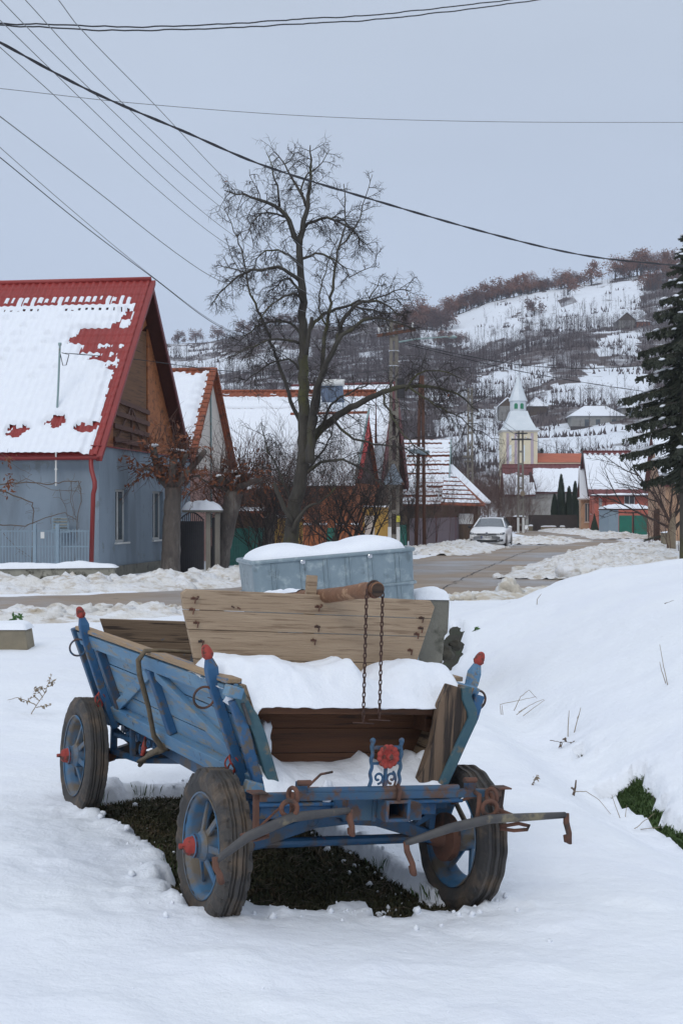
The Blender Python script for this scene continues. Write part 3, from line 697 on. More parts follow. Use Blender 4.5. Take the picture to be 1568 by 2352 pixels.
for s in (-1, 1):
    m.nxt(); m.b2((s*.575-.035, -.39, .618), (s*.575+.035, -.32, .625)); m.bar((s*.58, -.355, .618), (s*.57, -.355, .47), .022, .022, up=(1, 0, 0))
    m.tube([(s*.36, -.40, .665), (s*.42, -.40, .665)], .012, 10); m.tube([(s*.30, -.352, .620), (s*.36, -.352, .620)], .0185, 12); m.bar((s*.56, -.34, .61), (s*.48, -.1, .50), .012, .012)
m.nxt(); m.tube([(-.56, -.36, .48), (-.47, -.36, .56), (-.40, -.36, .60), (-.25, -.25, .67), (-.15, -.15, .66)], .006, 6)
m.build('bar_clamp', M['rust'], cart, bevel=.002)
m = MB()
for x in (-.068, .068):
    Q = []
    for i in range(28): a = i*.9; Q.append((x+.003*cos(a), -.355+.003*sin(a), .61+.218*i/27))
    m.tube(Q, .0085, 6); m.blob((x, -.355, .828), .013, 1, .1, 8, 5)
m.bar((-.068, -.355, .80), (.068, -.355, .80), .010, .014); m.bar((-.068, -.355, .733), (.068, -.355, .733), .010, .010)
m.bar((0, -.357, .61), (0, -.357, .72), .010, .016, up=(0, 1, 0)); m.prism([(-.014, -.36, .655), (0, -.36, .675), (.014, -.36, .655), (.006, -.36, .625), (-.006, -.36, .625)], (0, .006, 0))
scroll(m, (-.032, -.355, .672), .026, .0055, 1.1, 1, -pi/2); scroll(m, (.032, -.355, .672), .026, .0055, 1.1, -1, -pi/2)
m.ring((0, -.355, .662), (0, 1, 0), .052, .005, 20, 6, a0=pi*.0, a1=pi)
br = m.build('ornament', M['rust_blue'], cart, smooth=False)
m = MB(); vs = [(0, -.385, .765)]; n = 72
for ring_, (rr, yy) in enumerate(((.012, -.384), (.020, -.372), (.028, -.374), (.044, -.381), (.050, -.376), (.049, -.368))):
    for k in range(n):
        a = 2*pi*k/n; q = rr*(1+(.10 if ring_ > 2 else .03)*(abs(sin(a*6))-.5)); vs.append((q*cos(a), yy-.004*abs(sin(a*6))*(ring_ in (2, 3)), .765+q*sin(a)))
fs = [(0, 1+k, 1+(k+1) % n) for k in range(n)]+[(1+r*n+k, 1+(r+1)*n+k, 1+(r+1)*n+(k+1) % n, 1+r*n+(k+1) % n) for r in range(5) for k in range(n)]+[tuple(1+5*n+k for k in range(n))]
m.add(vs, fs); m.lathe([(.015, 0), (.015, .012), (.009, .02), (0, .022)], (0, -.38, .765), (0, -1, 0), 16); m.build('flower', M['red'], br, smooth=True)
# swingletrees with hooks and links
def swingle(P, hooks, eye):
    root = sub('swingletree', cart); m = MB()
    Q = [V(p) for p in P]; R = []
    for i in range(len(Q)-1):
        for k in range(6): R.append(Q[i].lerp(Q[i+1], k/6))
    R.append(Q[-1]); n = len(R); wd = [(.027+.015*sin(pi*i/(n-1))) for i in range(n)]
    R = [r+V((0, 0, 0)) for r in R]
    m.tube(R, [w*.5 for w in wd], 12); m.build('beam', M['dark_metal'], root, smooth=True)
    h = MB()
    for hp, dx, dz in hooks:
        hp = V(hp); h.nxt(); h.tube([hp+V((0, 0, .02)), hp+V((dx*.2, -.005, -.02)), hp+V((dx*.7, -.03, dz*.6)), hp+V((dx, -.035, dz)), hp+V((dx*1.05, -.015, dz+.004)), hp+V((dx*.9, .0, dz*.75))], [.013, .014, .013, .014, .012, .008], 8)
    h.build('hook', M['rust'], root, smooth=True)
    e = MB(); c = V(eye); e.ring(c, (.3, 1, .1), .032, .010, 24, 8); e.ring(c+V((.025, .03, .045)), (1, .25, 0), .032, .009, 20, 8); e.build('link', M['rust'], root, smooth=True)
    return root
swingle([(-.80, -.53, .395), (-.66, -.50, .478), (-.46, -.46, .540), (-.19, -.42, .552)], [((-.805, -.53, .39), .02, -.07), ((-.185, -.42, .535), .0, -.075)], (-.475, -.46, .575))
swingle([(.07, -.44, .412), (.26, -.47, .476), (.44, -.49, .515), (.80, -.53, .532)], [((.075, -.44, .40), .03, -.11), ((.805, -.53, .52), -.0, -.10)], (.46, -.46, .555))
m = MB()
for s, x0 in ((-1, -.58), (1, .56)):
    m.nxt(); m.tube([(x0-s*.03, -.44, .46), (x0+s*.03, -.46, .455), (x0+s*.09, -.47, .46), (x0+s*.10, -.47, .475), (x0+s*.05, -.46, .485), (x0-s*.03, -.44, .47)], .008, 8)
m.nxt(); m.tube([(.43, -.36, .61), (.44, -.40, .60), (.43, -.42, .55), (.41, -.44, .50)], .011, 8); m.nxt(); m.tube([(.49, -.36, .61), (.50, -.40, .60), (.52, -.43, .54), (.60, -.46, .51)], .011, 8)
m.nxt(); m.tube([(-.44, -.36, .62), (-.44, -.40, .62), (-.44, -.41, .56), (-.45, -.43, .54)], .011, 8); m.nxt(); m.tube([(.06, -.36, .64), (.06, -.39, .62), (.055, -.385, .58)], .010, 8)
m.build('chain_link', M['rust'], cart, smooth=True)

# ------------------------------------------------------------------ loose things in the cart
def frame_at(loc, name, label, cat):
    o = empty(name, CM @ V(loc), 0, label, cat); o.rotation_euler = cart.rotation_euler; return o
wb = frame_at((0, .46, .94), 'wooden_board', 'wide trapezoid board of new pale planks standing upright in the cart behind the snowy seat', 'board')
m = MB(); lv = [(.0, .530), (.128, .573), (.262, .612), (.352, .640), (.445, .655)]
for k in range(4):
    (za, a), (zb, b) = lv[k], lv[k+1]
    m.prism([(-a-.02, 0, za+.0015), (a-.02, 0, za+.0015), (b-.02, 0, zb-.0015), (-b-.02, 0, zb-.0015)], (0, .028, 0)) if k < 3 else m.prism([(-a-.02, 0, za+.0015), (a-.02, 0, za+.0015), (b-.02, 0, zb-.035), (b-.045, 0, zb-.004), (.1, 0, zb), (-b+.005, 0, zb), (-b-.02, 0, zb-.02)], (0, .028, 0))
m.build('planks', M['wood_new'], wb, bevel=.003)
m = MB()                                            # bent nails and staples
for x, z, k in ((-.62, .41, 2), (-.625, .36, 1), (-.60, .30, 1), (-.57, .215, 1), (.0, .395, 2), (.005, .30, 1), (-.01, .235, 1), (.56, .36, 1), (.56, .31, 1), (.54, .28, 1), (.51, .20, 1), (-.43, .375, 0), (-.40, .37, 0)):
    m.nxt(); m.tube([(x, .01, z), (x, -.012, z), (x+.008, -.014, z-.004), (x+.006, -.012, z-.028 if k else z-.006)], .0035, 6)
    if k == 2: m.tube([(x+.022, .01, z+.004), (x+.022, -.012, z+.004), (x+.014, -.014, z-.01)], .0035, 6)
    if k: m.box((x+.004, -.001, z-.006), (.03, .002, .010))
m.build('nail', M['rust'], wb)
m = MB(); m.b2((-.045, .030, .10), (.008, .052, .535)); m.build('batten', M['wood_new'], wb, bevel=.003)
PA, PB = V((.02, -.13, 1.452)), V((.105, 2.35, 1.178))
lg = frame_at((0, 0, 0), 'wooden_pole', 'round rough log with bark resting on the upright board, its chained end towards the camera', 'log')
m = MB(); R = []
for i in range(60):
    t = i/59; R.append(PA.lerp(PB, t)+V((.006*sin(t*9), 0, .004*cos(t*13))))
vs = []
m.tube(R, [(.031 if i < 3 else .034)+.0035*nz(i*.6, 3)+(.004 if i in (3, 4) else 0) for i in range(60)], 20); m.build('trunk', M['bark_log'], lg, smooth=True)
m = MB(); m.tube([PA+V((0, -.004, 0)), PA+V((0, .012, -.001))], .029, 20); m.build('cut_face', M['wood_dark'], lg)
m = MB(); m.ring(PA+V((0, .035, 0)), (0, 1, -.1), .036, .005, 24, 6); m.ring(PA+V((0, .012, 0)), (0, 1, -.1), .032, .004, 24, 6); m.build('iron_band', M['rust'], lg, smooth=True)
def chain(x, y, ztop, zbot, x2):
    m = MB(); L = .021; n = int((ztop-zbot)/L)
    for i in range(n):
        t = i/n; c = V((lerp(x, x2, t), y, lerp(ztop, zbot, t)-L/2)); odd = i % 2
        P = []
        for k in range(12):
            a = 2*pi*k/12; q = .0062*cos(a); zz = .0145*sin(a)
            P.append(c+(V((q, 0, zz)) if odd else V((0, q, zz))))
        m.tube(P+[P[0]], .0028, 6)
    m.tube([(x2-.05, y, zbot-.004), (x2+.05, y-.005, zbot-.008)], .003, 6)
    return m.build('chain', M['chain'], lg, smooth=True)
chain(-.026, -.115, 1.45, .872, .0); chain(.052, -.115, 1.46, .885, .078)
m = MB()
def logsnow(u, v):
    t = lerp(.36, .62, u); p = PA.lerp(PB, t); a = (v-.5)*1.8; return p+V((.040*sin(a), 0, .040*cos(a)+.012*cos((v-.5)*pi)*sin(pi*u)*(1+nz(u*6, 2))))
m.grid(30, 8, logsnow); m.build('snow_cap', M['snow_fine'], lg, smooth=True)
# rope round the side panel
rp = frame_at((0, 0, 0), 'rope', 'old brown rope strap tied round the middle of the blue side panel', 'rope')
m = MB()
m.tube([(.3, 1.0, 1.03), (-.2, .95, 1.04), (-.60, .94, 1.055), (-.675, .95, 1.05), (-.70, .97, 1.0), (-.685, .98, .93), (-.64, 1.03, .84), (-.60, 1.07, .76), (-.565, 1.12, .68), (-.53, 1.17, .60), (-.48, 1.18, .54), (-.44, 1.19, .535)], [.008, .008, .009, .012, .014, .014, .014, .013, .013, .014, .016, .018], 8)
m.tube([(-.46, 1.17, .55), (-.455, 1.25, .52), (-.45, 1.35, .49), (-.43, 1.5, .46), (-.41, 1.66, .40), (-.40, 1.78, .34)], [.02, .022, .018, .014, .014, .012], 8)
m.tube([(-.46, 1.2, .55), (-.47, 1.30, .50), (-.46, 1.45, .45), (-.44, 1.62, .40), (-.43, 1.72, .37)], [.016, .016, .012, .011, .009], 8)
m.build('strap', M['rope'], rp, smooth=True)

# ------------------------------------------------------------------ galvanised tank and concrete blocks
tk = empty('metal_tank', (0, 0, 0), 0, 'grey galvanised metal tank with ribs and a thick snow cap behind the cart', 'tank')
TL, TR = at(580, 1290, 14.6), at(952, 1258, 15.0)
ex = (TR-TL); TW = ex.length; ex.normalize(); ez = V((0, 0, 1)); ez = (ez-ex*ex.dot(ez)).normalized(); ey = ez.cross(ex)
tk.rotation_mode = 'QUATERNION'; tk.rotation_quaternion = Matrix((ex, ey, ez)).transposed().to_quaternion(); tk.location = TL
D, Hh = 1.0, 1.22
m = MB(); prof = []
def rrect(w0, w1, d0, d1, r, z, n=6):
    P = []
    for cx, cy, a0 in ((w1-r, d0+r, -pi/2), (w1-r, d1-r, 0), (w0+r, d1-r, pi/2), (w0+r, d0+r, pi)):
        for k in range(n+1): a = a0+pi/2*k/n; P.append((cx+r*cos(a), cy+r*sin(a), z))
    return P
def shell(m, rings):
    n = len(rings[0]); vs = [p for r in rings for p in r]; m.add(vs, [(j*n+i, j*n+(i+1) % n, (j+1)*n+(i+1) % n, (j+1)*n+i) for j in range(len(rings)-1) for i in range(n)])
t_ = .02
shell(m, [rrect(t_, TW-t_, 0, D, .10, -Hh), rrect(.02, TW-.02, 0, D, .10, -.5), rrect(0, TW, 0, D, .10, -.03), rrect(0, TW, 0, D, .10, 0), rrect(.015, TW-.015, .015, D-.015, .09, 0), rrect(.015, TW-.015, .015, D-.015, .09, -.3)])
m.build('tank_wall', M['galv'], tk, smooth=False)
m = MB(); P = rrect(-.004, TW+.004, -.004, D+.004, .10, -.015); m.tube(P+[P[0]], .024, 8, cap=False)
P = rrect(-.002, TW+.002, -.006, D+.006, .10, -.365); P[:] = [V(p) for p in P]; m.tube(P+[P[0]], .018, 6, cap=False); m.build('rim_band', M['galv'], tk, smooth=True)
m = MB()
for fx in (.125, .30, .44, .575, .715, .885):
    x = TW*fx; m.nxt(); m.bar((x-.022, -.008, -.04), (x-.018, -.008, -Hh+.02), .012, .016, up=(0, 1, 0)); m.bar((x+.022, -.008, -.04), (x+.018, -.008, -Hh+.02), .012, .016, up=(0, 1, 0)); m.bar((x, -.003, -.04), (x, -.003, -Hh+.02), .03, .01, up=(0, 1, 0))
m.build('rib', M['galv'], tk, bevel=.002)
m = MB()
for fx in (.30, .715): m.nxt(); m.lathe([(0, .02), (.012, .02), (.014, .015), (.026, .008), (.026, 0)], (TW*fx, -.012, -.045), (0, -1, 0), 14)
m.build('bolt', M['chrome'], tk)
m = MB()
def tanksnow(u, v):
    a = 2*pi*u; k = v
    cx, cy = TW/2-.01, D/2; n_ = 5
    c, s_ = cos(a), sin(a); q = (abs(c)**n_+abs(s_)**n_)**(-1/n_)
    x = cx+(TW/2-.02)*q*c*k; y = cy+(D/2-.0)*q*s_*k
    xx = x/TW; top = .135+.015*sin(xx*9)-.045*exp(-((xx-.44)/.09)**2)+.02*sm(xx, .5, .8)+.008*nz(x*3, y*3)
    top += -.02*exp(-((xx-.62)/.05)**2)
    return V((x, y, -.01+top*(1-k**5)**.6+.015*(1-k)))
m.grid(96, 22, tanksnow); m.build('snow_cap', M['snow_fine'], tk, smooth=True)

def snow_cap(parent, lo, hi, z, th, seed=0, over=.02, mt='snow_fine', nu=30, nv=12):
    m = MB()
    def f(u, v):
        x = lerp(lo[0]-over, hi[0]+over, u); y = lerp(lo[1]-over, hi[1]+over, v)
        e = (1-abs(2*u-1)**6)**.5*(1-abs(2*v-1)**4)**.5
        return V((x, y, z-.01+(th*(.8+.5*nz(x*1.4, y*1.4, seed)))*max(0, e)))
    m.grid(nu, nv, f); return m.build('snow_cap', M[mt], parent, smooth=True)
cb = empty('concrete_block', at(960, 1375, 15.6), 0, 'broken grey concrete headwall with a snow cap beside the metal tank', 'concrete block')
cb.rotation_euler = (0, radians(1.5), radians(9))
m = MB(); m.prism([(-.02, 0, -.95), (.28, 0, -.95), (.31, 0, -.40), (.345, 0, -.38), (.355, 0, -.02), (.33, 0, 0), (-.02, 0, 0)], (0, .5, 0)); m.build('wall', M['concrete'], cb, bevel=.02)
snow_cap(cb, (-.02, 0), (.34, .5), 0, .12)
rk = empty('culvert_stones', at(1030, 1480, 15.4), 0, 'dark wet stones in the hollow beside the concrete headwall', 'stones')
m = MB()
for k, (a, b, c, r) in enumerate(((-.02, .35, -.12, .10), (.12, .5, -.06, .07))): m.nxt(); m.blob((a, b, c), (r*1.2, r, r*.8), k, .25, 14, 9)
m.build('stone', M['stone_dark'], rk)
st = empty('stone_block', at(20, 1500, 17.2), 0, 'squared tan stone with a snow cap in the field left of the cart', 'stone')
m = MB(); m.prism([(-.5, 0, -.2), (.19, 0, -.2), (.235, 0, .06), (.20, 0, .28), (-.5, 0, .30)], (0, .4, 0)); m.build('stone', M['stone_tan'], st, bevel=.02)
snow_cap(st, (-.5, 0), (.2, .4), .29, .10, 3)
# grass under the cart and in the ditch
def blades(P, n, m_, h, zf, name, edge=0.0):
    mb = MB(); x0, x1 = min(p[0] for p in P), max(p[0] for p in P); y0, y1 = min(p[1] for p in P), max(p[1] for p in P); k = 0
    while k < n:
        x, y = rnd.uniform(x0, x1), rnd.uniform(y0, y1)
        if not inpoly(x, y, P): continue
        k += 1; z = zf(x, y)-.01; a = rnd.random()*2*pi; hh = h*(.4+rnd.random()**2*1.1); ln = hh*(.3+rnd.random()*1.2); w = .0028+.003*rnd.random()
        d = V((cos(a), sin(a), 0)); s = V((-sin(a), cos(a), 0))*w; p = V((x, y, z))
        mb.add([p-s, p+s, p+d*ln*.4+V((0, 0, hh*.7))+s*.8, p+d*ln*.4+V((0, 0, hh*.7))-s*.8, p+d*ln+V((0, 0, hh))], [(0, 1, 2, 3), (3, 2, 4)])
    return tag(mb.build(name, m_), kind='stuff')
blades(PATCH, 30000, M['grass'], .022, base, 'grass')
blades(HOLES[1], 5000, M['grass_green'], .035, base, 'ditch_grass')
blades(HOLES[2], 150, M['grass'], .03, base, 'ditch_grass')
tufts = MB()
for (x, y) in ((-.93, 8.68), (-1.2, 8.6), (-.75, 8.62), (-1.42, 8.3), (.42, 6.62), (.5, 6.58), (-.98, 7.0), (-.82, 6.78), (.2, 7.1)):
    for k in range(22):
        a = rnd.random()*2*pi; r = rnd.random()*.05; p = V((x+r*cos(a)*2, y+r*sin(a), base(x, y)+.02)); h = .03+.055*rnd.random(); d = V((cos(a), sin(a), 0))*h*.6*rnd.random(); s = V((-sin(a), cos(a), 0))*.0018
        tufts.add([p-s, p+s, p+d*.4+V((0, 0, h*.7)), p+d+V((0, 0, h))], [(0, 1, 2), (0, 2, 3)])
tag(tufts.build('grass_tufts', M['grass_green']), kind='stuff')

sw_ = MB(); k = 0
while k < 600:                                      # flattened straw in the bare ground
    x, y = rnd.uniform(-1.5, .7), rnd.uniform(5.9, 8.8)
    if not inpoly(x, y, PATCH): continue
    k += 1; a = rnd.random()*pi; L = .02+.06*rnd.random(); z = base(x, y)+.008+.014*rnd.random(); d = V((cos(a)*L, sin(a)*L, rnd.gauss(0, .006))); w = V((-sin(a), cos(a), 0))*.0016
    p = V((x, y, z)); sw_.add([p-w, p+w, p+d+w, p+d-w], [(0, 1, 2, 3)])
tag(sw_.build('flattened_straw', M['vine']), kind='stuff')
cl_ = MB()
for k in range(300):                                # crumbs of snow on the crust
    if k < 280:
        i = rnd.randrange(len(PATCH)); a, b = PATCH[i], PATCH[(i+1) % len(PATCH)]; t = rnd.random(); x, y = lerp(a[0], b[0], t)+rnd.gauss(0, .10), lerp(a[1], b[1], t)+rnd.gauss(0, .10)
    else: x, y = rnd.uniform(-1.6, 1.6), rnd.uniform(4.7, 8)
    z = max(snow_h(x, y), base(x, y)); rr = .003+.011*rnd.random()**3*(1.5 if k < 300 else 1); cl_.blob((x, y, z+rr*.3), rr, k, .3, 6, 4)
tag(cl_.build('snow_crumbs', M['snow_fine'], smooth=True), kind='stuff')
pd_ = MB(); c_ = gnd(1452, 1828, -.19); pd_.add([V((c_.x+.22*cos(a)*(1+.3*sin(3*a)), c_.y+.12*sin(a), base(c_.x, c_.y)+.012)) for a in [2*pi*i/20 for i in range(20)]], [tuple(range(20))]); tag(pd_.build('water', M['water']), kind='structure')

# ------------------------------------------------------------------ buildings
def wall_plane(m, O, ux, uz, n, Wd, Ht, holes=(), depth=.14):
    O, ux, uz, n = V(O), V(ux), V(uz), V(n)
    xs = sorted({0, Wd}|{h[0] for h in holes}|{h[2] for h in holes}); zs = sorted({0, Ht}|{h[1] for h in holes}|{h[3] for h in holes})
    P = lambda x, z, d=0: O+ux*x+uz*z-n*d
    for xa, xb in zip(xs, xs[1:]):
        for za, zb in zip(zs, zs[1:]):
            cx, cz = (xa+xb)/2, (za+zb)/2
            if any(h[0] < cx < h[2] and h[1] < cz < h[3] for h in holes): continue
            m.add([P(xa, za), P(xb, za), P(xb, zb), P(xa, zb)], [(0, 1, 2, 3)])
    for x0, z0, x1, z1 in [h[:4] for h in holes]:
        m.add([P(x0, z0), P(x1, z0), P(x1, z1), P(x0, z1), P(x0, z0, depth), P(x1, z0, depth), P(x1, z1, depth), P(x0, z1, depth)], [(0, 1, 5, 4), (1, 2, 6, 5), (2, 3, 7, 6), (3, 0, 4, 7)])
def window(root, O, ux, uz, n, h, fm='white', gm='glass', depth=.14, bars=1, sill=True):
    O, ux, uz, n = V(O), V(ux), V(uz), V(n); x0, z0, x1, z1 = h[:4]
    P = lambda x, z, d=0: O+ux*x+uz*z-n*d
    w = sub('window', root); m = MB(); t = .06; d = depth-.03
    def b(a, b_, c, e): m.prism([P(a, b_, d), P(c, b_, d), P(c, e, d), P(a, e, d)], -n*.05)
    b(x0, z0, x0+t, z1); b(x1-t, z0, x1, z1); b(x0+t, z0, x1-t, z0+t); b(x0+t, z1-t, x1-t, z1)
    for k in range(bars):
        xm = lerp(x0, x1, (k+1)/(bars+1)); b(xm-t/2, z0+t, xm+t/2, z1-t)
    m.build('frame', M[fm], w)
    m = MB(); m.add([P(x0+t, z0+t, d+.02), P(x1-t, z0+t, d+.02), P(x1-t, z1-t, d+.02), P(x0+t, z1-t, d+.02)], [(0, 1, 2, 3)]); m.build('pane', M[gm], w)
    if sill:
        m = MB(); m.prism([P(x0-.05, z0-.05, depth), P(x1+.05, z0-.05, depth), P(x1+.05, z0-.003, depth), P(x0-.05, z0-.003, depth)], n*(depth+.06)); m.build('sill', M[fm], w)
def slope(root, P00, ex, L, up, Sl, style, rm, snow=None, T=.10, name='roof', dx=None, dt=None, thick=.05, rowt=.35, per=.2):
    """P00 eave corner, ex along the eave, up along the slope to the ridge"""
    P00, ex, up = V(P00), V(ex).normalized(), V(up).normalized(); n = ex.cross(up)
    if n.z < 0: n = -n
    m = MB(); am = {'metal': .022, 'clay': .03, 'flat': 0}[style]
    dx = dx or (per/5 if am else L); dt = dt or (rowt/4 if am else Sl)
    nu, nv = max(1, min(260, int(L/dx))), max(1, min(110, int(Sl/dt)))
    def surf(s, t, k=1.0):
        w = am*sin(2*pi*s/per)*k+(am*1.2*((((Sl-t)/rowt) % 1.0)))*k if am else 0
        return P00+ex*s+up*t+n*(w+.01)
    m.grid(nu, nv, lambda u, v: surf(u*L, v*Sl)); m.nxt() if 0 else None
    a, b, c, d = P00, P00+ex*L, P00+ex*L+up*Sl, P00+up*Sl
    m.prism([a, b, c, d], -n*thick)
    r = m.build(name, rm, root, smooth=False)
    if snow:
        m = MB(); sx = max(dx, .03); st = max(min(dt, .09), .045) if dx < 1 else .3
        if am == 0: sx, st = L/60, Sl/30
        nu, nv = max(20, min(260, int(L/sx))), max(14, min(150, int(Sl/st)))
        def f(u, v):
            s, t = u*L, v*Sl; k = snow(s, Sl-t)
            return P00+ex*s+up*t+n*(.02+T*sm(k, 0, .35)*(.85+.3*nz(s*1.2, t*1.2))+(am*.7*sin(2*pi*s/per)+am*1.0*((((Sl-t)/rowt) % 1.0)) if am else 0)*(1.2 if k < .3 else .6))
        m.grid(nu, nv, f, keep=lambda u, v: snow(u*L, Sl-v*Sl) > 0); m.build('roof_snow', M['snow_fine'], root, smooth=True)
    return r
def house(name, label, A, B, side, L, he, hr, wallm, roofm, style='flat', ov=.3, gov=.3, gh=(), fh=(), snow=None, T=.12, gable_m=None, verge=None, verge_w=.16, z0=0.0, dx=None, group=None, per=.2, rowt=.35, wfm='white', cat='house', back=True, tri=True):
    """A near eave corner, B far eave corner of the gable that faces the road; side -1: house runs to the left of it"""
    A, B = V((A[0], A[1], 0)), V((B[0], B[1], 0)); ey = (B-A); Wd = ey.length; ey.normalize()
    ex = V((ey.y, -ey.x, 0))*(1 if side > 0 else -1)
    rz = atan2(ex.y, ex.x); root = empty(name, (A.x, A.y, z0), rz, label, cat, group)
    sy = 1 if side > 0 else -1            # local y of the far eave
    he -= z0; hr -= z0
    m = MB()
    m.T = None
    wall_plane(m, (0, 0, -.2), (0, sy, 0), (0, 0, 1), (-1, 0, 0), Wd, he+.2, [(a, b-z0+.2, c, d-z0+.2) for a, b, c, d in gh])
    wall_plane(m, (0, 0, -.2), (1, 0, 0), (0, 0, 1), (0, -sy, 0), L, he+.2, [(a, b-z0+.2, c, d-z0+.2) for a, b, c, d in fh])
    m.add([V((L, 0, -.2)), V((L, sy*Wd, -.2)), V((L, sy*Wd, he)), V((L, sy*Wd/2, hr-.06)), V((L, 0, he))], [(0, 1, 2, 3, 4)])
    m.add([V((0, sy*Wd, -.2)), V((L, sy*Wd, -.2)), V((L, sy*Wd, he)), V((0, sy*Wd, he))], [(0, 1, 2, 3)])
    m.build('wall', M[wallm], root)
    for h in gh: window(root, (0, 0, -z0), (0, sy, 0), (0, 0, 1), (-1, 0, 0), h, wfm)
    for h in fh: window(root, (0, 0, -z0), (1, 0, 0), (0, 0, 1), (0, -sy, 0), h, wfm)
    if tri: m = MB(); m.add([V((-.0, 0, he)), V((-.0, sy*Wd, he)), V((-.0, sy*Wd/2, hr-.06))], [(0, 1, 2)]); m.build('gable', M[gable_m or wallm], root)
    rise = hr-he; run = Wd/2; sl = sqrt(rise*rise+run*run); dr = V((0, sy*run, rise))/sl; drop = ov
    slope(root, V((-gov, 0, he))-dr*drop, (1, 0, 0), L+gov*2, dr, sl+drop, style, M[roofm], snow, T, dx=dx, per=per, rowt=rowt)
    d2 = V((0, -sy*run, rise))/sl
    if back: slope(root, V((-gov, sy*Wd, he))-d2*drop, (1, 0, 0), L+gov*2, d2, sl+drop, 'flat', M[roofm], (lambda s, t: min(s-.1, L+gov*2-.1-s, t-.1)+.1) if snow else None, T, thick=.05)
    m = MB(); m.tube([(-gov-.02, sy*run, hr+.03), (L+gov, sy*run, hr+.03)], .07, 8); m.build('ridge', M[roofm], root, smooth=True)
    if verge:
        for d_, yy in ((dr, 0), (d2, sy*Wd)):
            m = MB(); a = V((-gov-.03, yy, he))-d_*(drop+.02); b = V((-gov-.03, sy*run, hr)); m.bar(a, b, .05, verge_w, up=V((0, -d_.z, d_.y)) if d_.y > 0 else V((0, d_.z, -d_.y))); m.build('verge_board', M[verge], root)
    return root, sy, Wd
# blue house with the red metal roof
def snow1(s, t):                                   # s: metres from the gable end, t: metres below the ridge
    e = s-.20-.08*nz(s*3, t*4)
    k = min(e, (t-1.05)*1.2)+.10*nz(s*2, t*2)
    ws = .5+.5*sin(2*pi*s/.2)
    fr = (t/.35) % 1.0
    if t < 1.55 and fr > .8 and ws < .3+.5*nz(s*1.3, t, 2): k = -1
    if .35 < t < 1.05:
        q = nz(round(s/.2)*1.7, 3.3); n2 = nz(round(s/.2)*2.3, 8)
        kk = min((t-.72-.10*q)*1.6, (1.0+.14*n2-t)*1.6, (ws-.42-.5*nz(round(s/.2)*.9, 6))*.22, s-.25)
        k = kk if q > -.28-.1*(s < 3) else -1
    row = int(t/.35); LB = {4: (.2, .42), 5: (.45, .75), 6: (.15, 1.55), 7: (.15, 1.75), 8: (.15, 1.35), 9: (.28, 1.15), 10: (.2, .45)}.get(row)
    if LB:
        m_ = max(s-(LB[1]+.22*nz(row*2.1, s*2.2)+.12*nz(s*5, t*5)), LB[0]-s)
        tg = (.22+.38*ws+.3*nz(round(s/.2)*1.9, row*1.3)-fr)*.35 if row in (5, 8, 9, 10) and nz(round(s/.2)*2.7, row) > -.12 else -1
        k = min(k, max(m_*.8, tg))
    if s > 1.8 and t < 4.4: k = min(k, max(.5-(fr-.3)*.8, (.30-nz(round(s/.2)*1.3, row*2.2))*1.5))
    for a, b in ((.45, 6.1), (1.35, 5.85), (2.3, 6.2), (4.4, 6.2), (5.9, 6.1)):
        k = min(k, sqrt(((s-a)/.26)**2+((t-b)/.20)**2)-1+.5*nz(s*5, t*5))
    return k*.9
W1 = sqrt(1.35**2+9.0**2)
h1, sy1, W1 = house('blue_house', 'blue-grey plastered house with red metal roof half under snow', (-6.13, 36), (-4.78, 45), -1, 7.0, 3.42, 8.35, 'plaster_blue', 'red_tile', 'metal', ov=.32, gov=.02,
      gh=((1.35, .95, 2.45, 2.35), (4.85, .95, 5.95, 2.35)), snow=snow1, T=.11, gable_m='plaster_blue', dx=.035, tri=False)
hh = 3.42; rs = 8.35-3.42
m = MB(); y_ = sy1
# timber gable standing back from the wall face, its balcony opening, rails and boards
def gp_(y, z, x): return V((x+.42, y_*y, z))
G = .0
m = MB(); m.prism([gp_(.0, hh+.02, -.06), gp_(2.3, hh+.02, -.06), gp_(2.3, hh+2.38, -.06)], (.05, 0, 0)); m.prism([gp_(5.6, hh+.02, -.06), gp_(W1, hh+.02, -.06), gp_(5.6, hh+rs*.775, -.06)], (.05, 0, 0))
m.prism([gp_(2.3, hh+2.39, -.06), gp_(5.6, hh+rs*.775, -.06), gp_(W1/2, 8.15, -.06)], (.05, 0, 0)); m.build('gable_cladding', M['wood_gable'], h1)
m = MB(); m.prism([(.40, y_*2.3, hh), (.40, y_*5.6, hh), (.40, y_*5.6, hh+3.6), (.40, y_*3.4, hh+3.5), (.40, y_*2.3, hh+2.35)], (.03, 0, 0)); m.build('balcony_wall', M['wood_plank'], h1)
for k in range(4): m = MB(); m.bar(gp_(2.28, hh+.30+k*.36, -.10), gp_(5.62, hh+.24+k*.33, -.10), .04, .13); m.build('balcony_rail', M['rail_brown'], h1)
m = MB(); m.bar(gp_(2.4, hh+.15, -.08), gp_(3.9, hh+1.3, -.08), .03, .05); m.bar(gp_(5.4, hh+.15, -.08), gp_(3.9, hh+1.3, -.08), .03, .05); m.bar(gp_(3.9, hh, -.08), gp_(3.9, hh+1.3, -.08), .03, .05); m.build('balcony_brace', M['rail_brown'], h1)
m = MB(); m.b2((-.06, y_*-.05, hh+.0), (.42, y_*W1, hh+.025)); m.build('flashing', M['red_trim'], h1)
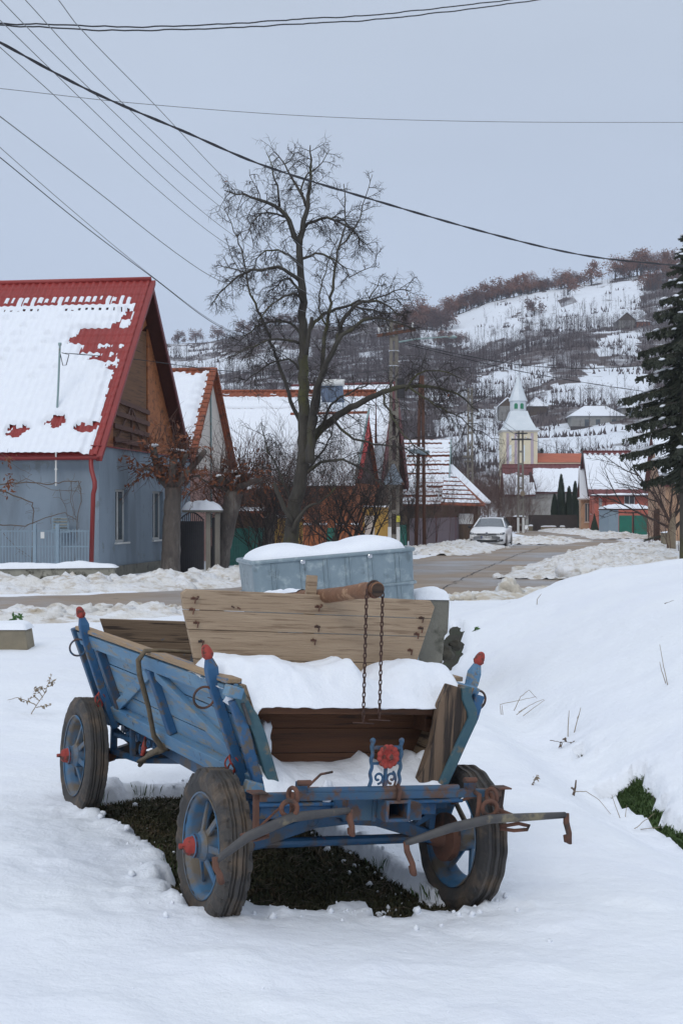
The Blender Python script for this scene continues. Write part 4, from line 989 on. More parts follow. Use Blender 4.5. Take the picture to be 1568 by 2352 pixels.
# overhanging roof edge in front of the gable: verge board and dark soffit
dr1 = V((0, y_*W1/2, rs)).normalized(); dr2 = V((0, -y_*W1/2, rs)).normalized()
apx = V((-.02, y_*W1/2, 8.35)); OV = 1.0
def quadslab(m, a, b, c, d, t): m.prism([a, b, c, d], t)
e1 = V((0, 0, hh))-dr1*.35; e2 = V((0, y_*W1, hh))-dr2*.4
m = MB(); quadslab(m, apx+V((-.16, 0, .0)), apx, e1, e1+V((-.16, 0, 0)), (0, 0, -.14)); m.build('verge_board', M['red_trim'], h1, bevel=.01)
m = MB(); quadslab(m, apx+V((0, 0, -.06)), apx+V((.48, 0, -.06)), e2+V((.48, 0, -.06)), e2+V((0, 0, -.06)), (0, 0, -.05)); m.build('soffit', M['soffit'], h1)
m = MB(); m.bar(apx+V((-.03, 0, -.05)), e2+V((-.03, 0, -.05)), .04, .16, up=(0, .6, .8)); m.build('verge_board', M['maroon'], h1)
# gutter, downpipe, plinth, mast, conduit
yg = -y_*.32
m = MB(); N_ = 7; vs = []
for x in (-.08, 7.1):
    for k in range(N_): a = pi+pi*k/(N_-1); vs.append(V((x, yg+.075*cos(a), 3.13+.075*sin(a))))
m.add(vs, [(k, k+1, N_+k+1, N_+k) for k in range(N_-1)]+[tuple(range(N_))]); m.tube([(-.08, yg-.075, 3.135), (7.1, yg-.075, 3.135)], .014, 6); m.build('gutter', M['red_trim'], h1)
m = MB(); m.tube([(.10, yg, 3.10), (.10, yg, 2.95), (.06, yg+.08, 2.8), (-.06, yg+.20, 2.5), (-.07, yg+.22, 2.35), (-.03, yg+.22, 2.2), (.03, yg+.22, .1)], .058, 12); m.build('downpipe', M['red_trim'], h1, smooth=True)
m = MB(); m.b2((-.06, -.02, -.1), (-.005, y_*W1, .33)); m.build('plinth', M['concrete'], h1)
ms = at(131, 985, 37.0)
mast = empty('cable_mast', ms, 0, 'thin green-grey pipe mast standing on the snowy red roof', 'mast')
m = MB(); m.tube([(0, 0, -.15), (0, 0, .4), (.035, 0, 1.0), (.08, 0, 2.18)], .028, 8); m.build('pipe', M['pipe_grey'], mast); m = MB(); m.tube([(.08, 0, 2.17), (.08, 0, 2.24)], .045, 8); m.build('cap', M['pipe_grey'], mast)
m = MB(); m.tube([(.09, 0, 1.95), (.16, -.02, 1.65), (.25, -.02, 1.66), (.32, -.02, 1.93), (.13, 0, 1.98)], .012, 6); m.build('cable_loop', M['wire'], mast)
cd = empty('conduit', at(129, 1116, 35.85), 0, 'short pale pipe on the blue wall below the mast', 'pipe'); m = MB(); m.tube([(0, 0, 0), (0, 0, .85)], .022, 8); m.build('pipe', M['white'], cd); m = MB(); m.box((0, 0, .42), (.07, .05, .03)); m.build('clip', M['white'], cd)
# grey metal yard gate before the blue wall
yf = empty('yard_gate', at(0, 1302, 35.0), 0, 'pale blue-grey metal railing gate in front of the blue house wall', 'gate')
m = MB()
for i in range(38): x = -.6+i*.075; m.bar((x, 0, .0), (x, 0, .92+.02*sin(i)), .018, .018, up=(0, 1, 0))
for z in (.08, .50, .88): m.bar((-.6, .012, z), (2.2, .012, z), .02, .03)
m.build('railing', M['fence_blue'], yf)
for x in (.86, 1.42): m = MB(); m.bar((x, 0, -.1), (x, 0, 1.05), .09, .09, up=(0, 1, 0)); m.build('post', M['fence_blue'], yf, bevel=.01)
m = MB(); m.box((1.06, -.04, .78), (.09, .01, .16)); m.build('paper', M['white'], yf)
mx_ = empty('meter_box', at(140, 1215, 35.75), 0, 'small square barred vent box on the blue house wall', 'box'); m = MB(); m.box((0, 0, .1), (.42, .08, .40)); m.build('case', M['fence_blue'], mx_)
for k in range(5): m = MB(); m.b2((-.17, -.06, -.06+k*.075), (.17, -.045, -.03+k*.075)); m.build('slat', M['wall_grey'], mx_)
# bare vines on the wall
vn = empty('climbing_vine', at(0, 1200, 35.5), 0, 'leafless brown vine trained over the blue house wall', 'vine')
def vline(P, r=.014):
    q = [at(a, b, 35.55)-V(vn.location) for a, b in P]; o = []
    for a, b in zip(q, q[1:]):
        for k in range(4): o.append(a.lerp(b, k/4)+V((rnd.gauss(0, .012), rnd.gauss(0, .02), rnd.gauss(0, .012))))
    o.append(q[-1]); return o, [r*(1-.5*i/len(o)) for i in range(len(o))]
m = MB()
for P, r in (([(0, 1112), (60, 1107), (120, 1112), (150, 1105), (182, 1105), (188, 1140), (178, 1190), (172, 1300)], .016), ([(0, 1127), (40, 1140), (76, 1155), (78, 1180), (74, 1300)], .02), ([(-10, 1205), (60, 1208), (90, 1195), (150, 1178), (178, 1195)], .014),
             ([(20, 1118), (60, 1100), (120, 1125), (178, 1128)], .009), ([(164, 1104), (162, 1150), (176, 1200)], .008), ([(0, 1040), (40, 1075), (74, 1090)], .006), ([(135, 1125), (150, 1165), (160, 1200)], .006), ([(0, 1215), (40, 1260), (90, 1290)], .007), ([(188, 1105), (165, 1140), (172, 1180)], .007)):
    q, rr = vline(P, r); m.tube(q, rr, 5)
    for k in range(len(q)//2):
        p = q[rnd.randrange(len(q))]; a = rnd.random()*2*pi; m.tube([p, p+V((cos(a)*.08, -.02, sin(a)*.08)), p+V((cos(a+.5)*.2, -.03, sin(a+.5)*.2))], .004, 3)
m.build('stem', M['vine'], vn)
def leaves(mb, c, R, n, size, sq=1.0):
    for _ in range(n):
        p = V(c)+V((rnd.gauss(0, R), rnd.gauss(0, R), rnd.gauss(0, R*sq))); a = V((rnd.gauss(0, 1), rnd.gauss(0, 1), rnd.gauss(0, 1))).normalized(); b = a.orthogonal().normalized(); s = size*(.5+rnd.random())
        mb.add([p-a*s, p+b*s*.45, p+a*s, p-b*s*.45+a*s*.2], [(0, 1, 2, 3)])
m = MB()
for px, py in ((26, 1058), (22, 1100), (24, 1110), (18, 1130)): leaves(m, at(px, py, 35.5)-V(vn.location), .08, 14, .06)
m.build('dry_leaf_cluster', M['leaf_dry'], vn)
# low snow capped wall in front
lw = empty('low_wall', at(262, 1348, 32.6), 0, 'low flaking concrete wall with thick snow on top before the blue house', 'wall')
m = MB(); m.prism([(-9, 0, -.2), (0, 0, -.2), (.0, 0, .46), (-9, 0, .36)], (0, .35, 0)); m.build('wall', M['wall_grey'], lw, bevel=.02)
m = MB(); m.grid(120, 10, lambda u, v: V((lerp(-9, .06, u), lerp(-.05, .42, v), lerp(.34, .44, u)+.15*((1-abs(2*v-1)**4)**.5)*(1-(2*u-1)**40 if u > .5 else 1)*(.85+.4*nz(u*14, 2)))))
m.build('snow_cap', M['snow_fine'], lw, smooth=True)

full = lambda s, t: min(1, t*2)
def rows_snow(bare=.7, amt=.15, sc=1.5, seed=0):
    def f(s, t):
        fr = (t/.35) % 1.0
        return (t-bare)*.8+.35*nz(s*sc, t*sc, seed)+amt*(.5-fr)
    return f
h2, sy2, W2 = house('white_gable_house', 'cream gabled house with clay verge tiles and snowy roof behind the pollard trees', (-5.12, 47), (-4.09, 53), -1, 7, 3.2, 6.74, 'pink', 'clay', 'clay', ov=.25, gov=.12, snow=lambda s, t: min((t-.12)+.2*nz(s*2, t), s-.15+.05*sin(t*18)), T=.16, gable_m='cream', dx=.07, per=.25, rowt=.4)
m = MB(); rr_ = 6.74-3.2; w_ = W2/2
for sgn in (0, 1):
    for k in range(22):
        t = (k+.5)/22; y = lerp(-.1, w_, t) if not sgn else lerp(W2+.1, w_, t); z = lerp(3.15, 6.8, t); m.box((-.13, sy2*y, z), (.22, .19, .10), Matrix.Rotation(sy2*(.85 if not sgn else -.85), 3, 'X'))
m.build('verge_tiles', M['clay'], h2)
m = MB(); m.tube([(-.03, sy2*3.1, 1.2), (-.03, sy2*3.0, 6.2)], .03, 8); m.build('conduit', M['pipe_grey'], h2)
h3, sy3, W3 = house('long_roof_house', 'long house with orange ridge tiles above a wide snow covered roof behind the tall tree', (1.2, 60), (1.7, 72), -1, 13, 2.85, 7.35, 'dull_brown', 'clay', 'clay', ov=.4, gov=.15, snow=lambda s, t: min(t-.45+.25*nz(s*.6, 2)+(.12 if (t/.4) % 1 > .4 else -.22)*(t < 1.3), 1) if not 1.52 < t < 1.62 else -1, T=.12, dx=.09, per=.28, rowt=.4)
m = MB(); m.b2((6.0, 0, 2.0), (9.0, .1, 2.1)) if 0 else None
sw = empty('solar_heater', at(765, 905, 63.5), 0, 'solar water heater with a snowy tank on the ridge of the long roof', 'solar heater'); m = MB(); m.bar((-.45, 0, -.35), (-.35, .6, .35), .95, .04, up=(1, 0, 0)) if 0 else m.prism([(-.5, -.3, -.4), (.5, -.3, -.4), (.42, .3, .35), (-.58, .3, .35)], (0, -.05, .04)); m.build('panel', M['solar'], sw)
m = MB(); m.tube([(-.68, .35, .52), (.5, .35, .52)], .17, 14); m.build('tank', M['white'], sw); m = MB(); m.bar((-.55, .4, .4), (-.6, .4, -.6), .05, .05, up=(0, 1, 0)); m.bar((.42, .4, .4), (.45, .4, -.6), .05, .05, up=(0, 1, 0)); m.build('stand', M['galv'], sw)
h4, sy4, W4 = house('red_edged_house', 'narrow yellow house with a dark gable and a bright red roof edge', (.42, 56), (1.45, 59.5), -1, 3.0, 2.9, 5.75, 'orange_wall', 'clay', 'flat', ov=.2, gov=.15, snow=full, T=.1, gable_m='maroon_dark')
m = MB(); a = V((-.17, 0, 3.05)); b = V((-.17, sy4*W4/2, 5.85)); m.prism([a, b, b+V((-.02, 0, -1.0)), a+V((-.02, sy4*.55, 0))], (-.03, 0, 0)); m.build('verge_board', M['bright_red'], h4)
m = MB(); m.prism([a+V((0, -sy4*.3, 0)), b+V((0, -sy4*.05, .12)), b, a+V((0, 0, 0))], (-.05, 0, 0)); m.build('verge_flashing', M['pipe_grey'], h4)
h5, sy5, W5 = house('brown_gable_house', 'house with a steep dark red gable edge behind the concrete pole', (1.75, 68), (3.15, 73), -1, 5, 3.2, 8.1, 'dull_brown', 'maroon', 'flat', ov=.3, gov=.2, snow=full, T=.1, gable_m='maroon_dark', verge='maroon', verge_w=.5)
h6, sy6, W6 = house('patchy_roof_house', 'dark green house with patchy snow on clay tiles behind the mauve fence', (6.0, 83), (6.9, 91), -1, 7, 2.4, 6.1, 'dull_brown', 'clay', 'clay', ov=.4, gov=.2, snow=lambda s, t: .25*nz(s*1.2, t*2)+.28+(.1 if (t/.4) % 1 < .7 else -.35), T=.1, dx=.1, per=.3, rowt=.4, verge='pipe_grey', verge_w=.3)
# hipped lean-to at its right end
lt = empty('lean_to', at(1012, 1160, 82), 0, 'low lean-to with striped snowy clay roof right of the patchy roof house', 'lean-to')
o = V(lt.location); A_, B_, C_ = at(1012, 1157, 81)-o, at(1112, 1160, 82)-o, at(1023, 1070, 86)-o; D_ = at(1122, 1150, 88)-o
m = MB(); m.prism([A_, B_, C_], (0, 0, -.08)); m.prism([B_, D_, C_], (0, 0, -.08)); m.build('roof', M['clay'], lt)
m = MB()
for k in range(9):
    t = (k+.3)/9; a = A_.lerp(C_, t); b = B_.lerp(C_, t); c = A_.lerp(C_, t+.075); d = B_.lerp(C_, t+.075); b = a.lerp(b, .94); d = c.lerp(d, .94); up = V((0, -.02, .03))
    m.grid(24, 3, lambda u, v: a.lerp(b, u).lerp(c.lerp(d, u), v)+up+V((0, -.02, .07*sin(pi*v)*sin(pi*min(1, u*12, (1-u)*12)/2)+.03*nz(u*9, k))))
m.build('roof_snow', M['snow_fine'], lt, smooth=True)
m = MB(); m.bar(B_.lerp(D_, .3)+V((0, 0, .06)), C_+V((.1, 0, .05)), .9, .16, up=(0, 0, 1)); m.build('hip_snow', M['snow_fine'], lt, bevel=.05)
m = MB(); wz = -o.z; m.b2((.1, .35, wz), (2.3, 4, .0)); m.build('wall', M['dull_brown'], lt); m = MB(); m.b2((1.05, .28, -1.1), (1.9, .34, -.5)); m.build('window', M['white'], lt)
m = MB(); m.bar((2.2, .2, 0), (2.2, .2, wz), .1, .1, up=(0, 1, 0)); m.build('post', M['pole'], lt)

# yard fences and gates on the left side of the street
def panel_fence(name, label, P, h, mt, z0=0.0, gap=0.0, slat=.0, cat='fence', post='rust', group=None):
    o = P[0]; root = empty(name, (o.x, o.y, z0), 0, label, cat, group)
    for a, b in zip(P, P[1:]):
        a = V((a.x-o.x, a.y-o.y, 0)); b = V((b.x-o.x, b.y-o.y, 0)); L = (b-a).length; d = (b-a)/L; m = MB()
        if slat:
            n = int(L/(slat+gap))
            for i in range(n): c = a+d*(i+.5)*(slat+gap); m.bar(c, c+V((0, 0, h*(1+.01*sin(i*2)))), slat, .02, up=V((d.y, -d.x, 0)))
            for z in (.15, h*.55, h*.88): m.bar(a+V((0, 0, z)), b+V((0, 0, z)), .03, .05)
        else:
            n = max(8, int(L/.12)); vs = []
            for i in range(n+1):
                c = a+d*(L*i/n)+V((d.y, -d.x, 0))*(.02*(i % 2)); vs += [c, c+V((0, 0, h))]
            m.add(vs, [(2*i, 2*i+2, 2*i+3, 2*i+1) for i in range(n)]); m.bar(a+V((0, 0, h*.97))+V((0, .03, 0)), b+V((0, .03, h*.97)), .03, .05)
        m.build('panel', M[mt], root); m = MB(); m.bar(b, b+V((0, 0, h+.06)), .07, .07, up=(0, 1, 0)); m.build('post', M[post], root)
    return root
P2 = lambda L: [V((gnd(x, y).x, gnd(x, y).y, 0)) for x, y in L]
def pp(x, Y): return V(((x-784)/FPX*Y, Y, 0))
panel_fence('green_fence', 'green slatted metal fence with a snowy top rail left of the tall tree', [pp(522, 45), pp(572, 46), pp(618, 47)], 1.18, 'green_fence', .05, .012, .075, post='green_fence')
gt = empty('yard_door', pp(410, 39), 0, 'dark wrought iron gate with an arched top beside the pollard tree', 'gate')
m = MB()
for i in range(12): x = .06+i*.055; m.bar((x, 0, 0), (x, 0, 1.55+.22*sin(pi*i/11)), .02, .02, up=(0, 1, 0))
m.b2((.02, .02, .05), (.70, .035, 1.5)); m.bar((0, 0, .08), (.7, 0, .08), .04, .04); m.bar((0, 0, .75), (.7, 0, .75), .03, .03)
m.tube([(.02+.68*k/12, -.01, 1.52+.22*sin(pi*k/12)) for k in range(13)], .02, 6); m.build('gate_leaf', M['iron_dark'], gt)
for x in (.82, 1.07): m = MB(); m.bar((x, .0, -.1), (x, .0, 1.72), .13, .16, up=(0, 1, 0)); m.build('gate_post', M['pole'], gt, bevel=.01)
m = MB(); m.b2((.90, .1, 0), (1.0, .12, 1.6)); m.build('infill', M['iron_dark'], gt)
m = MB(); m.b2((.12, -.2, 1.74), (1.18, .4, 1.82)); m.build('roof', M['concrete'], gt, bevel=.02); m = MB(); m.grid(30, 12, lambda u, v: V((lerp(.10, 1.20, u), lerp(-.24, .44, v), 1.80+.26*((1-abs(2*u-1)**3)*(1-abs(2*v-1)**4))**.6*(.9+.4*nz(u*4, v*3))))); m.build('snow_cap', M['snow_fine'], gt, smooth=True)
of = empty('pillar_fence', pp(690, 54), 0, 'orange brick pillar fence with green panels and snow caps behind the tall tree', 'fence')
for i, x in enumerate((.15, .75, 1.35, 1.95)):
    m = MB(); m.b2((x, 0, 0), (x+.24, .24, 1.25)); m.build('pillar', M['orange_wall'], of, bevel=.01); m = MB(); m.b2((x-.04, -.04, 1.253), (x+.28, .28, 1.33)); m.build('pillar_cap', M['snow_fine'], of, bevel=.03)
for i, x in enumerate((.40, 1.0, 1.6)): m = MB(); m.b2((x, .08, .05), (x+.34, .12, 1.15)); m.build('panel', M['orange_wall'] if i != 1 else M['green_gate'], of)
panel_fence('brown_gate', 'dark brown plank gate left of the signposts', [pp(862, 58), pp(884, 58.5)], 1.15, 'fence_dark', 0, .01, .12, post='fence_dark')
m = MB()
yb = empty('yellow_porch', pp(806, 57.5), 0, 'yellow plastered porch wall beside the brick pillars', 'wall'); m.b2((0, 0, 0), (1.6, .3, 1.95)); m.build('wall', M['yellow'], yb); m = MB(); m.b2((.55, -.03, .2), (.95, -.003, 1.6)); m.build('door', M['cream'], yb)
snow_cap(yb, (0, 0), (1.6, .3), 1.95, .1)
yw = empty('yellow_corner', pp(628, 49), 0, 'ochre yellow wall corner right of the green fence', 'wall'); m = MB(); m.b2((0, 0, 0), (1.0, .4, 1.55)); m.build('wall', M['yellow'], yw); snow_cap(yw, (-.4, 0), (1.05, .4), 1.55, .12)
ys = empty('shed', pp(520, 51), 0, 'brown shed front with snow on its eave behind the green fence', 'shed'); m = MB(); m.b2((0, 0, 0), (2.0, 1.5, 1.7)); m.build('wall', M['dull_brown'], ys); m = MB(); m.b2((-.6, -.3, 1.703), (2.1, 1.8, 1.80)); m.build('roof', M['clay'], ys); snow_cap(ys, (-.6, -.3), (2.1, 1.8), 1.80, .16)
panel_fence('mauve_fence', 'mauve corrugated metal fence beside the road left of the white car', [pp(940, 68), pp(1000, 74), pp(1045, 80), pp(1062, 85), pp(1100, 92)], 1.5, 'mauve_fence', -.05, post='maroon')
panel_fence('teal_gate', 'small teal gate panel at the left end of the mauve fence', [pp(913, 66), pp(932, 67)], 1.15, 'green_gate', 0, post='green_gate')

# ------------------------------------------------------------------ right side of the street
r1, s1_, Wr = house('terracotta_house', 'terracotta house with a dark hipped gable and snowy roof beyond the bend', (20.15, 113.5), (20.75, 122), 1, 11, 3.35, 6.75, 'terracotta', 'maroon', 'metal', ov=.5, gov=.5, fh=((2.35, 2.35, 3.2, 3.3), (.35, 1.9, .62, 3.0)), gh=((2.0, 1.6, 2.7, 2.7),), snow=lambda s, t: min(t-.55+.3*(.5+.5*sin(2*pi*s/.45))*(t < .9), (5.15-t)*2), T=.12, dx=.09, per=.45, rowt=.5, gable_m='maroon_dark', verge='maroon_dark', verge_w=.35)
m = MB(); m.b2((-.4, -.62, 2.98), (10.5, -.50, 3.08)); m.build('gutter', M['maroon_dark'], r1); snow_cap(r1, (-.4, -.75), (10.6, -.3), 3.1, .16, nu=50)
m = MB(); m.tube([(.3, -.55, 3.0), (.5, -.5, 2.85), (.85, -.08, 2.6), (.9, -.06, 2.2), (.9, -.06, 0)], .06, 8); m.build('downpipe', M['red_trim'], r1)
m = MB(); m.b2((.35, -.02, 0), (.65, -.004, 1.6)); m.build('door', M['maroon'], r1); m = MB(); m.b2((1.2, -.06, 0), (1.5, -.02, 1.9)); m.build('door_frame', M['maroon'], r1)
r1b, _, _ = house('tan_front_house', 'narrow tan house front with a tall cream window left of the terracotta house', (19.75, 117.5), (20.35, 122), 1, 1.15, 3.0, 5.6, 'tan', 'maroon', 'flat', ov=.2, gov=.1, fh=((.3, .9, .8, 2.5),), snow=full, T=.1, wfm='cream')
m = MB(); m.b2((-.25, -.35, 2.75), (1.1, -.01, 2.85)); m.build('cornice', M['cream'], r1b); snow_cap(r1b, (-.3, -.4), (1.1, 0), 2.86, .2)
rg = empty('garage', pp(1402, 104), 0, 'grey-blue shed with snowy roof beside green double doors', 'garage')
m = MB(); m.b2((-.15, 0, 0), (.55, 4, 1.9)); m.build('wall', M['fence_blue'], rg); m = MB(); m.b2((-.2, -.1, 1.903), (3.2, 4, 2.0)); m.build('roof', M['maroon_dark'], rg)
snow_cap(rg, (-.2, -.2), (3.0, 4), 2.0, .34, 2, .05, nu=40)
for x in (.62, 1.72): m = MB(); m.b2((x, .1, 0), (x+.95, .16, 1.5)); m.build('door', M['green_gate'], rg); 
m = MB(); m.b2((1.6, .05, 0), (1.7, .15, 1.75)); m.b2((2.7, .05, 0), (2.8, .15, 1.6)); m.nxt(); m.build('door_post', M['maroon_dark'], rg)
r3, s3_, W3r = house('tan_corner_house', 'tan house partly hidden by the spruce at the right edge', (17.75, 78), (21.3, 99), 1, 8, 3.3, 6.6, 'tan', 'maroon', 'flat', ov=.4, gov=.3, fh=((1.0, 1.0, 1.9, 2.6),), gh=((7, 1.0, 8.2, 2.6), (12, 1.0, 13.2, 2.6)), snow=full, T=.14, wfm='cream')
pg = empty('plank_gate', pp(1500, 84), 0, 'dark brown round topped plank gate by the tan house', 'gate'); m = MB(); m.prism([(0, 0, 0), (.5, 0, 0), (.5, 0, 1.75), (.38, 0, 1.95), (.12, 0, 1.95), (0, 0, 1.8)], (0, .06, 0)); m.build('gate_leaf', M['wood_dark'], pg)
# brown gate, walls and thujas at the far end of the street
fw = empty('brown_plank_fence', pp(1150, 122), 0, 'brown plank fence at the far end of the street left of the thujas', 'fence')
m = MB(); m.b2((0, 0, 0), (2.0, .08, 1.35)); m.build('panel', M['wood_dark'], fw); snow_cap(fw, (1.0, -.1), (2.1, .25), 1.35, .14)
fd = empty('dark_fence', pp(1213, 122), 0, 'dark fence on a cream plinth in front of the thujas', 'fence')
m = MB(); m.b2((0, .1, 0), (4.2, .16, 1.5)); m.build('panel', M['fence_dark'], fd)
for a, b, h in ((0, .35, .55), (1.05, 2.35, .5), (2.7, 3.1, .5)):
    m = MB(); m.b2((a, -.1, 0), (b, .08, h)); m.build('plinth', M['stone_tan'], fd); snow_cap(fd, (a, -.12), (b, .1), h, .12)
def thuja(px, Y, ztop, w, label):
    r = empty('thuja', pp(px, Y), 0, label, 'tree', 'thujas in a row at the end of the street'); m = MB()
    for _ in range(1500):
        t = rnd.random()**.8; z = .2+t*(ztop-.2); R = w*(1-t**1.8)**.7*(.9+.2*rnd.random()); a = rnd.random()*2*pi; rr = R*(.75+.25*rnd.random()); p = V((rr*cos(a), rr*sin(a), z)); s = .07+.06*rnd.random()
        q = V((cos(a)*.3, sin(a)*.3, 1)).normalized(); t2 = V((-sin(a), cos(a), 0)); m.add([p-t2*s*.5, p+t2*s*.5, p+q*s*2.6], [(0, 1, 2)])
    m.lathe([(w*.8, .15), (w*.86, ztop*.4), (w*.6, ztop*.75), (0, ztop*.95)], (0, 0, 0), (0, 0, 1), 12); m.build('foliage', M['thuja'], r); m = MB(); m.tube([(0, 0, -.1), (0, 0, .3)], .06, 6); m.build('trunk', M['bark'], r)
thuja(1273, 124, 3.15, .42, 'short leftmost thuja of the dark row'); thuja(1288, 125, 4.9, .46, 'tallest pointed thuja of the dark row'); thuja(1306, 125, 3.8, .42, 'thuja second from the right in the dark row'); thuja(1320, 127, 4.3, .4, 'rightmost thuja of the dark row, against the tan house')
bs = empty('small_conifer', pp(1364, 112), 0, 'small dark conifer at the corner of the tan house front', 'tree'); m = MB()
for _ in range(400): t = rnd.random(); a = rnd.random()*2*pi; R = .35*(1-t); p = V((R*cos(a), R*sin(a), .1+t*1.4)); m.add([p, p+V((.05, 0, .02)), p+V((.02*cos(a), .02*sin(a), .18))], [(0, 1, 2)])
m.lathe([(.28, .05), (.2, .7), (0, 1.45)], (0, 0, 0), (0, 0, 1), 10); m.build('foliage', M['thuja'], bs)
# long maroon roofed building
r4, s4_, W4r = house('maroon_roof_house', 'long house with maroon ridge and snowy roof behind the thujas', (25.6, 150), (26.2, 160), -1, 8.2, 3.9, 6.9, 'grey_wall', 'maroon', 'metal', ov=.3, gov=.2, snow=lambda s, t: t-.85+.2*nz(s*.5, t), T=.15, dx=.12, per=.5, rowt=.5)
r5, _, _ = house('hipped_wing', 'grey walled wing with maroon roof and patchy snow left of the maroon roofed house', (19.7, 147), (20.2, 155), -1, 2.6, 3.6, 6.4, 'grey_wall', 'maroon', 'flat', ov=.3, gov=.3, snow=lambda s, t: .3*nz(s*.8, t*.8, 2)+(t-1.3)*.4, T=.15)
dm = empty('dormer', at(1221, 1122, 148.5), 0, 'dark pointed dormer on the snowy maroon roof', 'dormer'); m = MB(); m.prism([(-.45, 0, -.1), (.5, 0, -.1), (-.05, 0, 1.75)], (0, 2, 0)); m.build('gable', M['maroon_dark'], dm)
gw = empty('grey_yard_wall', pp(1160, 140), 0, 'grey plastered yard wall below the maroon roofed house', 'wall'); m = MB(); m.b2((0, 0, 0), (7, .3, 3.0)); m.build('wall', M['grey_wall'], gw)
# church
ch = empty('church', V(((1189-784)/FPX*230, 230, 0)), radians(0), 'yellow church with a white tin spire and orange nave roof', 'church')
m = MB(); z9 = at(0, 990, 230).z; m.b2((-2.75, -2.75, 0), (2.75, 2.75, z9)); m.build('tower_wall', M['tower_yellow'], ch)
for x in (-2.3, -.75, .75, 2.3) if 0 else (-2.0, -.7, 1.9):
    m = MB(); m.b2((x-.22, -2.85, 2), (x+.22, -2.752, z9-.5)); m.build('pilaster', M['tower_mauve'], ch)
m = MB(); m.b2((-2.9, -2.9, z9-.3), (2.9, 2.9, z9-.02)); m.build('cornice', M['cream'], ch)
for x in (-1.6, .55): m = MB(); m.b2((x-.2, -2.80, z9-5.0), (x+.2, -2.753, z9-2.4)); m.build('window', M['tin'], ch)
def sqroof(m, P, c=(0, 0)):
    for (r0, z0), (r1_, z1) in zip(P, P[1:]):
        for k in range(4):
            a, b = pi/4+k*pi/2, pi/4+(k+1)*pi/2
            m.add([V((r0*cos(a)*1.414, r0*sin(a)*1.414, z0)), V((r0*cos(b)*1.414, r0*sin(b)*1.414, z0)), V((r1_*cos(b)*1.414, r1_*sin(b)*1.414, z1)), V((r1_*cos(a)*1.414, r1_*sin(a)*1.414, z1))], [(0, 1, 2, 3)])
zz = lambda py: at(0, py, 230).z
m = MB(); sqroof(m, [(3.25, zz(991)), (2.6, zz(985)), (2.1, zz(972)), (1.65, zz(958)), (1.35, zz(945))]); m.build('tower_roof', M['tin'], ch)
m = MB(); m.lathe([(1.35, zz(946)), (1.3, zz(944)), (1.3, zz(923)), (1.5, zz(922)), (1.5, zz(920.5))], (0, 0, 0), (0, 0, 1), 8); m.build('lantern', M['tin'], ch)
for a in (-pi/2-.39+0, -pi/2+.39): 
    d = V((cos(a), sin(a), 0)); m = MB(); P = [V((0, 0, 0))+V((-d.y, d.x, 0))*x+V((0, 0, z)) for x, z in ((-.28, zz(940)), (.28, zz(940)), (.28, zz(930)), (.15, zz(927.5)), (-.15, zz(927.5)), (-.28, zz(930)))]
    m.prism([p+d*1.24 for p in P], d*.06); m.build('louvre_window', M['green_paint'], ch)
m = MB(); m.lathe([(1.52, zz(921)), (1.1, zz(905)), (.6, zz(885)), (.12, zz(864)), (0, zz(861))], (0, 0, 0), (0, 0, 1), 8); m.build('spire', M['tin'], ch)
m = MB(); m.bar((0, 0, zz(862)), (0, 0, zz(834)), .09, .09, up=(0, 1, 0)); m.bar((-.45, 0, zz(843)), (.45, 0, zz(843)), .08, .08); m.blob((0, 0, zz(858)), .2, 1, 0, 8, 6); m.build('cross', M['tin'], ch)
m = MB(); xn0, xn1 = 2.8, at(1368, 0, 235).x-ch.location.x; m.prism([(xn0, -4, zz(1064)), (xn0, 8, zz(1064)), (xn0, 2, zz(1040))], (xn1-xn0, 0, 0)); m.build('nave_roof', M['orange_roof'], ch)
m = MB(); m.b2((xn0, -3.7, 0), (xn1, 7.5, zz(1064.5))); m.build('nave_wall', M['tower_yellow'], ch)

# ------------------------------------------------------------------ hill with its woods
SKY = [(-900, 900), (-300, 850), (0, 815), (390, 795), (480, 792), (560, 775), (640, 752), (700, 750), (780, 758), (860, 742), (930, 738), (1000, 742), (1050, 726), (1113, 701), (1204, 681), (1280, 668), (1379, 650), (1492, 634), (1568, 628), (1900, 600), (2600, 560)]
def hill(X, Y):
    px = 784+FPX*X/600.0; zc = CAMH+600*(1176-interp(SKY, px))/FPX
    t = (Y-225)/375.0
    g = max(0, t)**1.08 if t < 1 else 1-.25*((t-1)*1.2)**1.5
    g = min(g, 1.0)
    amp = 3.0*sm(t, 0, .2)*(1-sm(t, .85, 1.0)*.8)
    z = 1.0+zc*g+amp*nz(X*.014, Y*.02, 5)+.8*nz(X*.05, Y*.07, 8)*sm(t, 0, .1)*(1-.7*sm(t, .9, 1))+1.2*sin((zc*g)*.55)*sm(t, .05, .2)*(1-sm(t, .9, 1))
    return z
mat_h = mat('hill_ground', (.76, .80, .86), (.70, .74, .80), .03, rough=.8, c3=(.14, .125, .12), thr=.66, soft=.05, s3=.09, st3=(1, 1, 2.5), c4=(.12, .10, .10), thr4=.68, s4=.5)
mat_f = mat('wood_floor_shade', (.11, .082, .078), (.07, .054, .053), .2, rough=.95, c3=(.52, .54, .58), thr=.58, soft=.10, s3=.12, st3=(1, 1, 3))  # snowy wood floor painted dark: gloom under dense trees put into its colour
ho = sheet('hill', axis([(-420, -130, 20), (-130, 190, 2.0), (190, 600, 20)]), axis([(222, 640, 2.0), (640, 1000, 30)]), hill, [mat_h, mat_f])
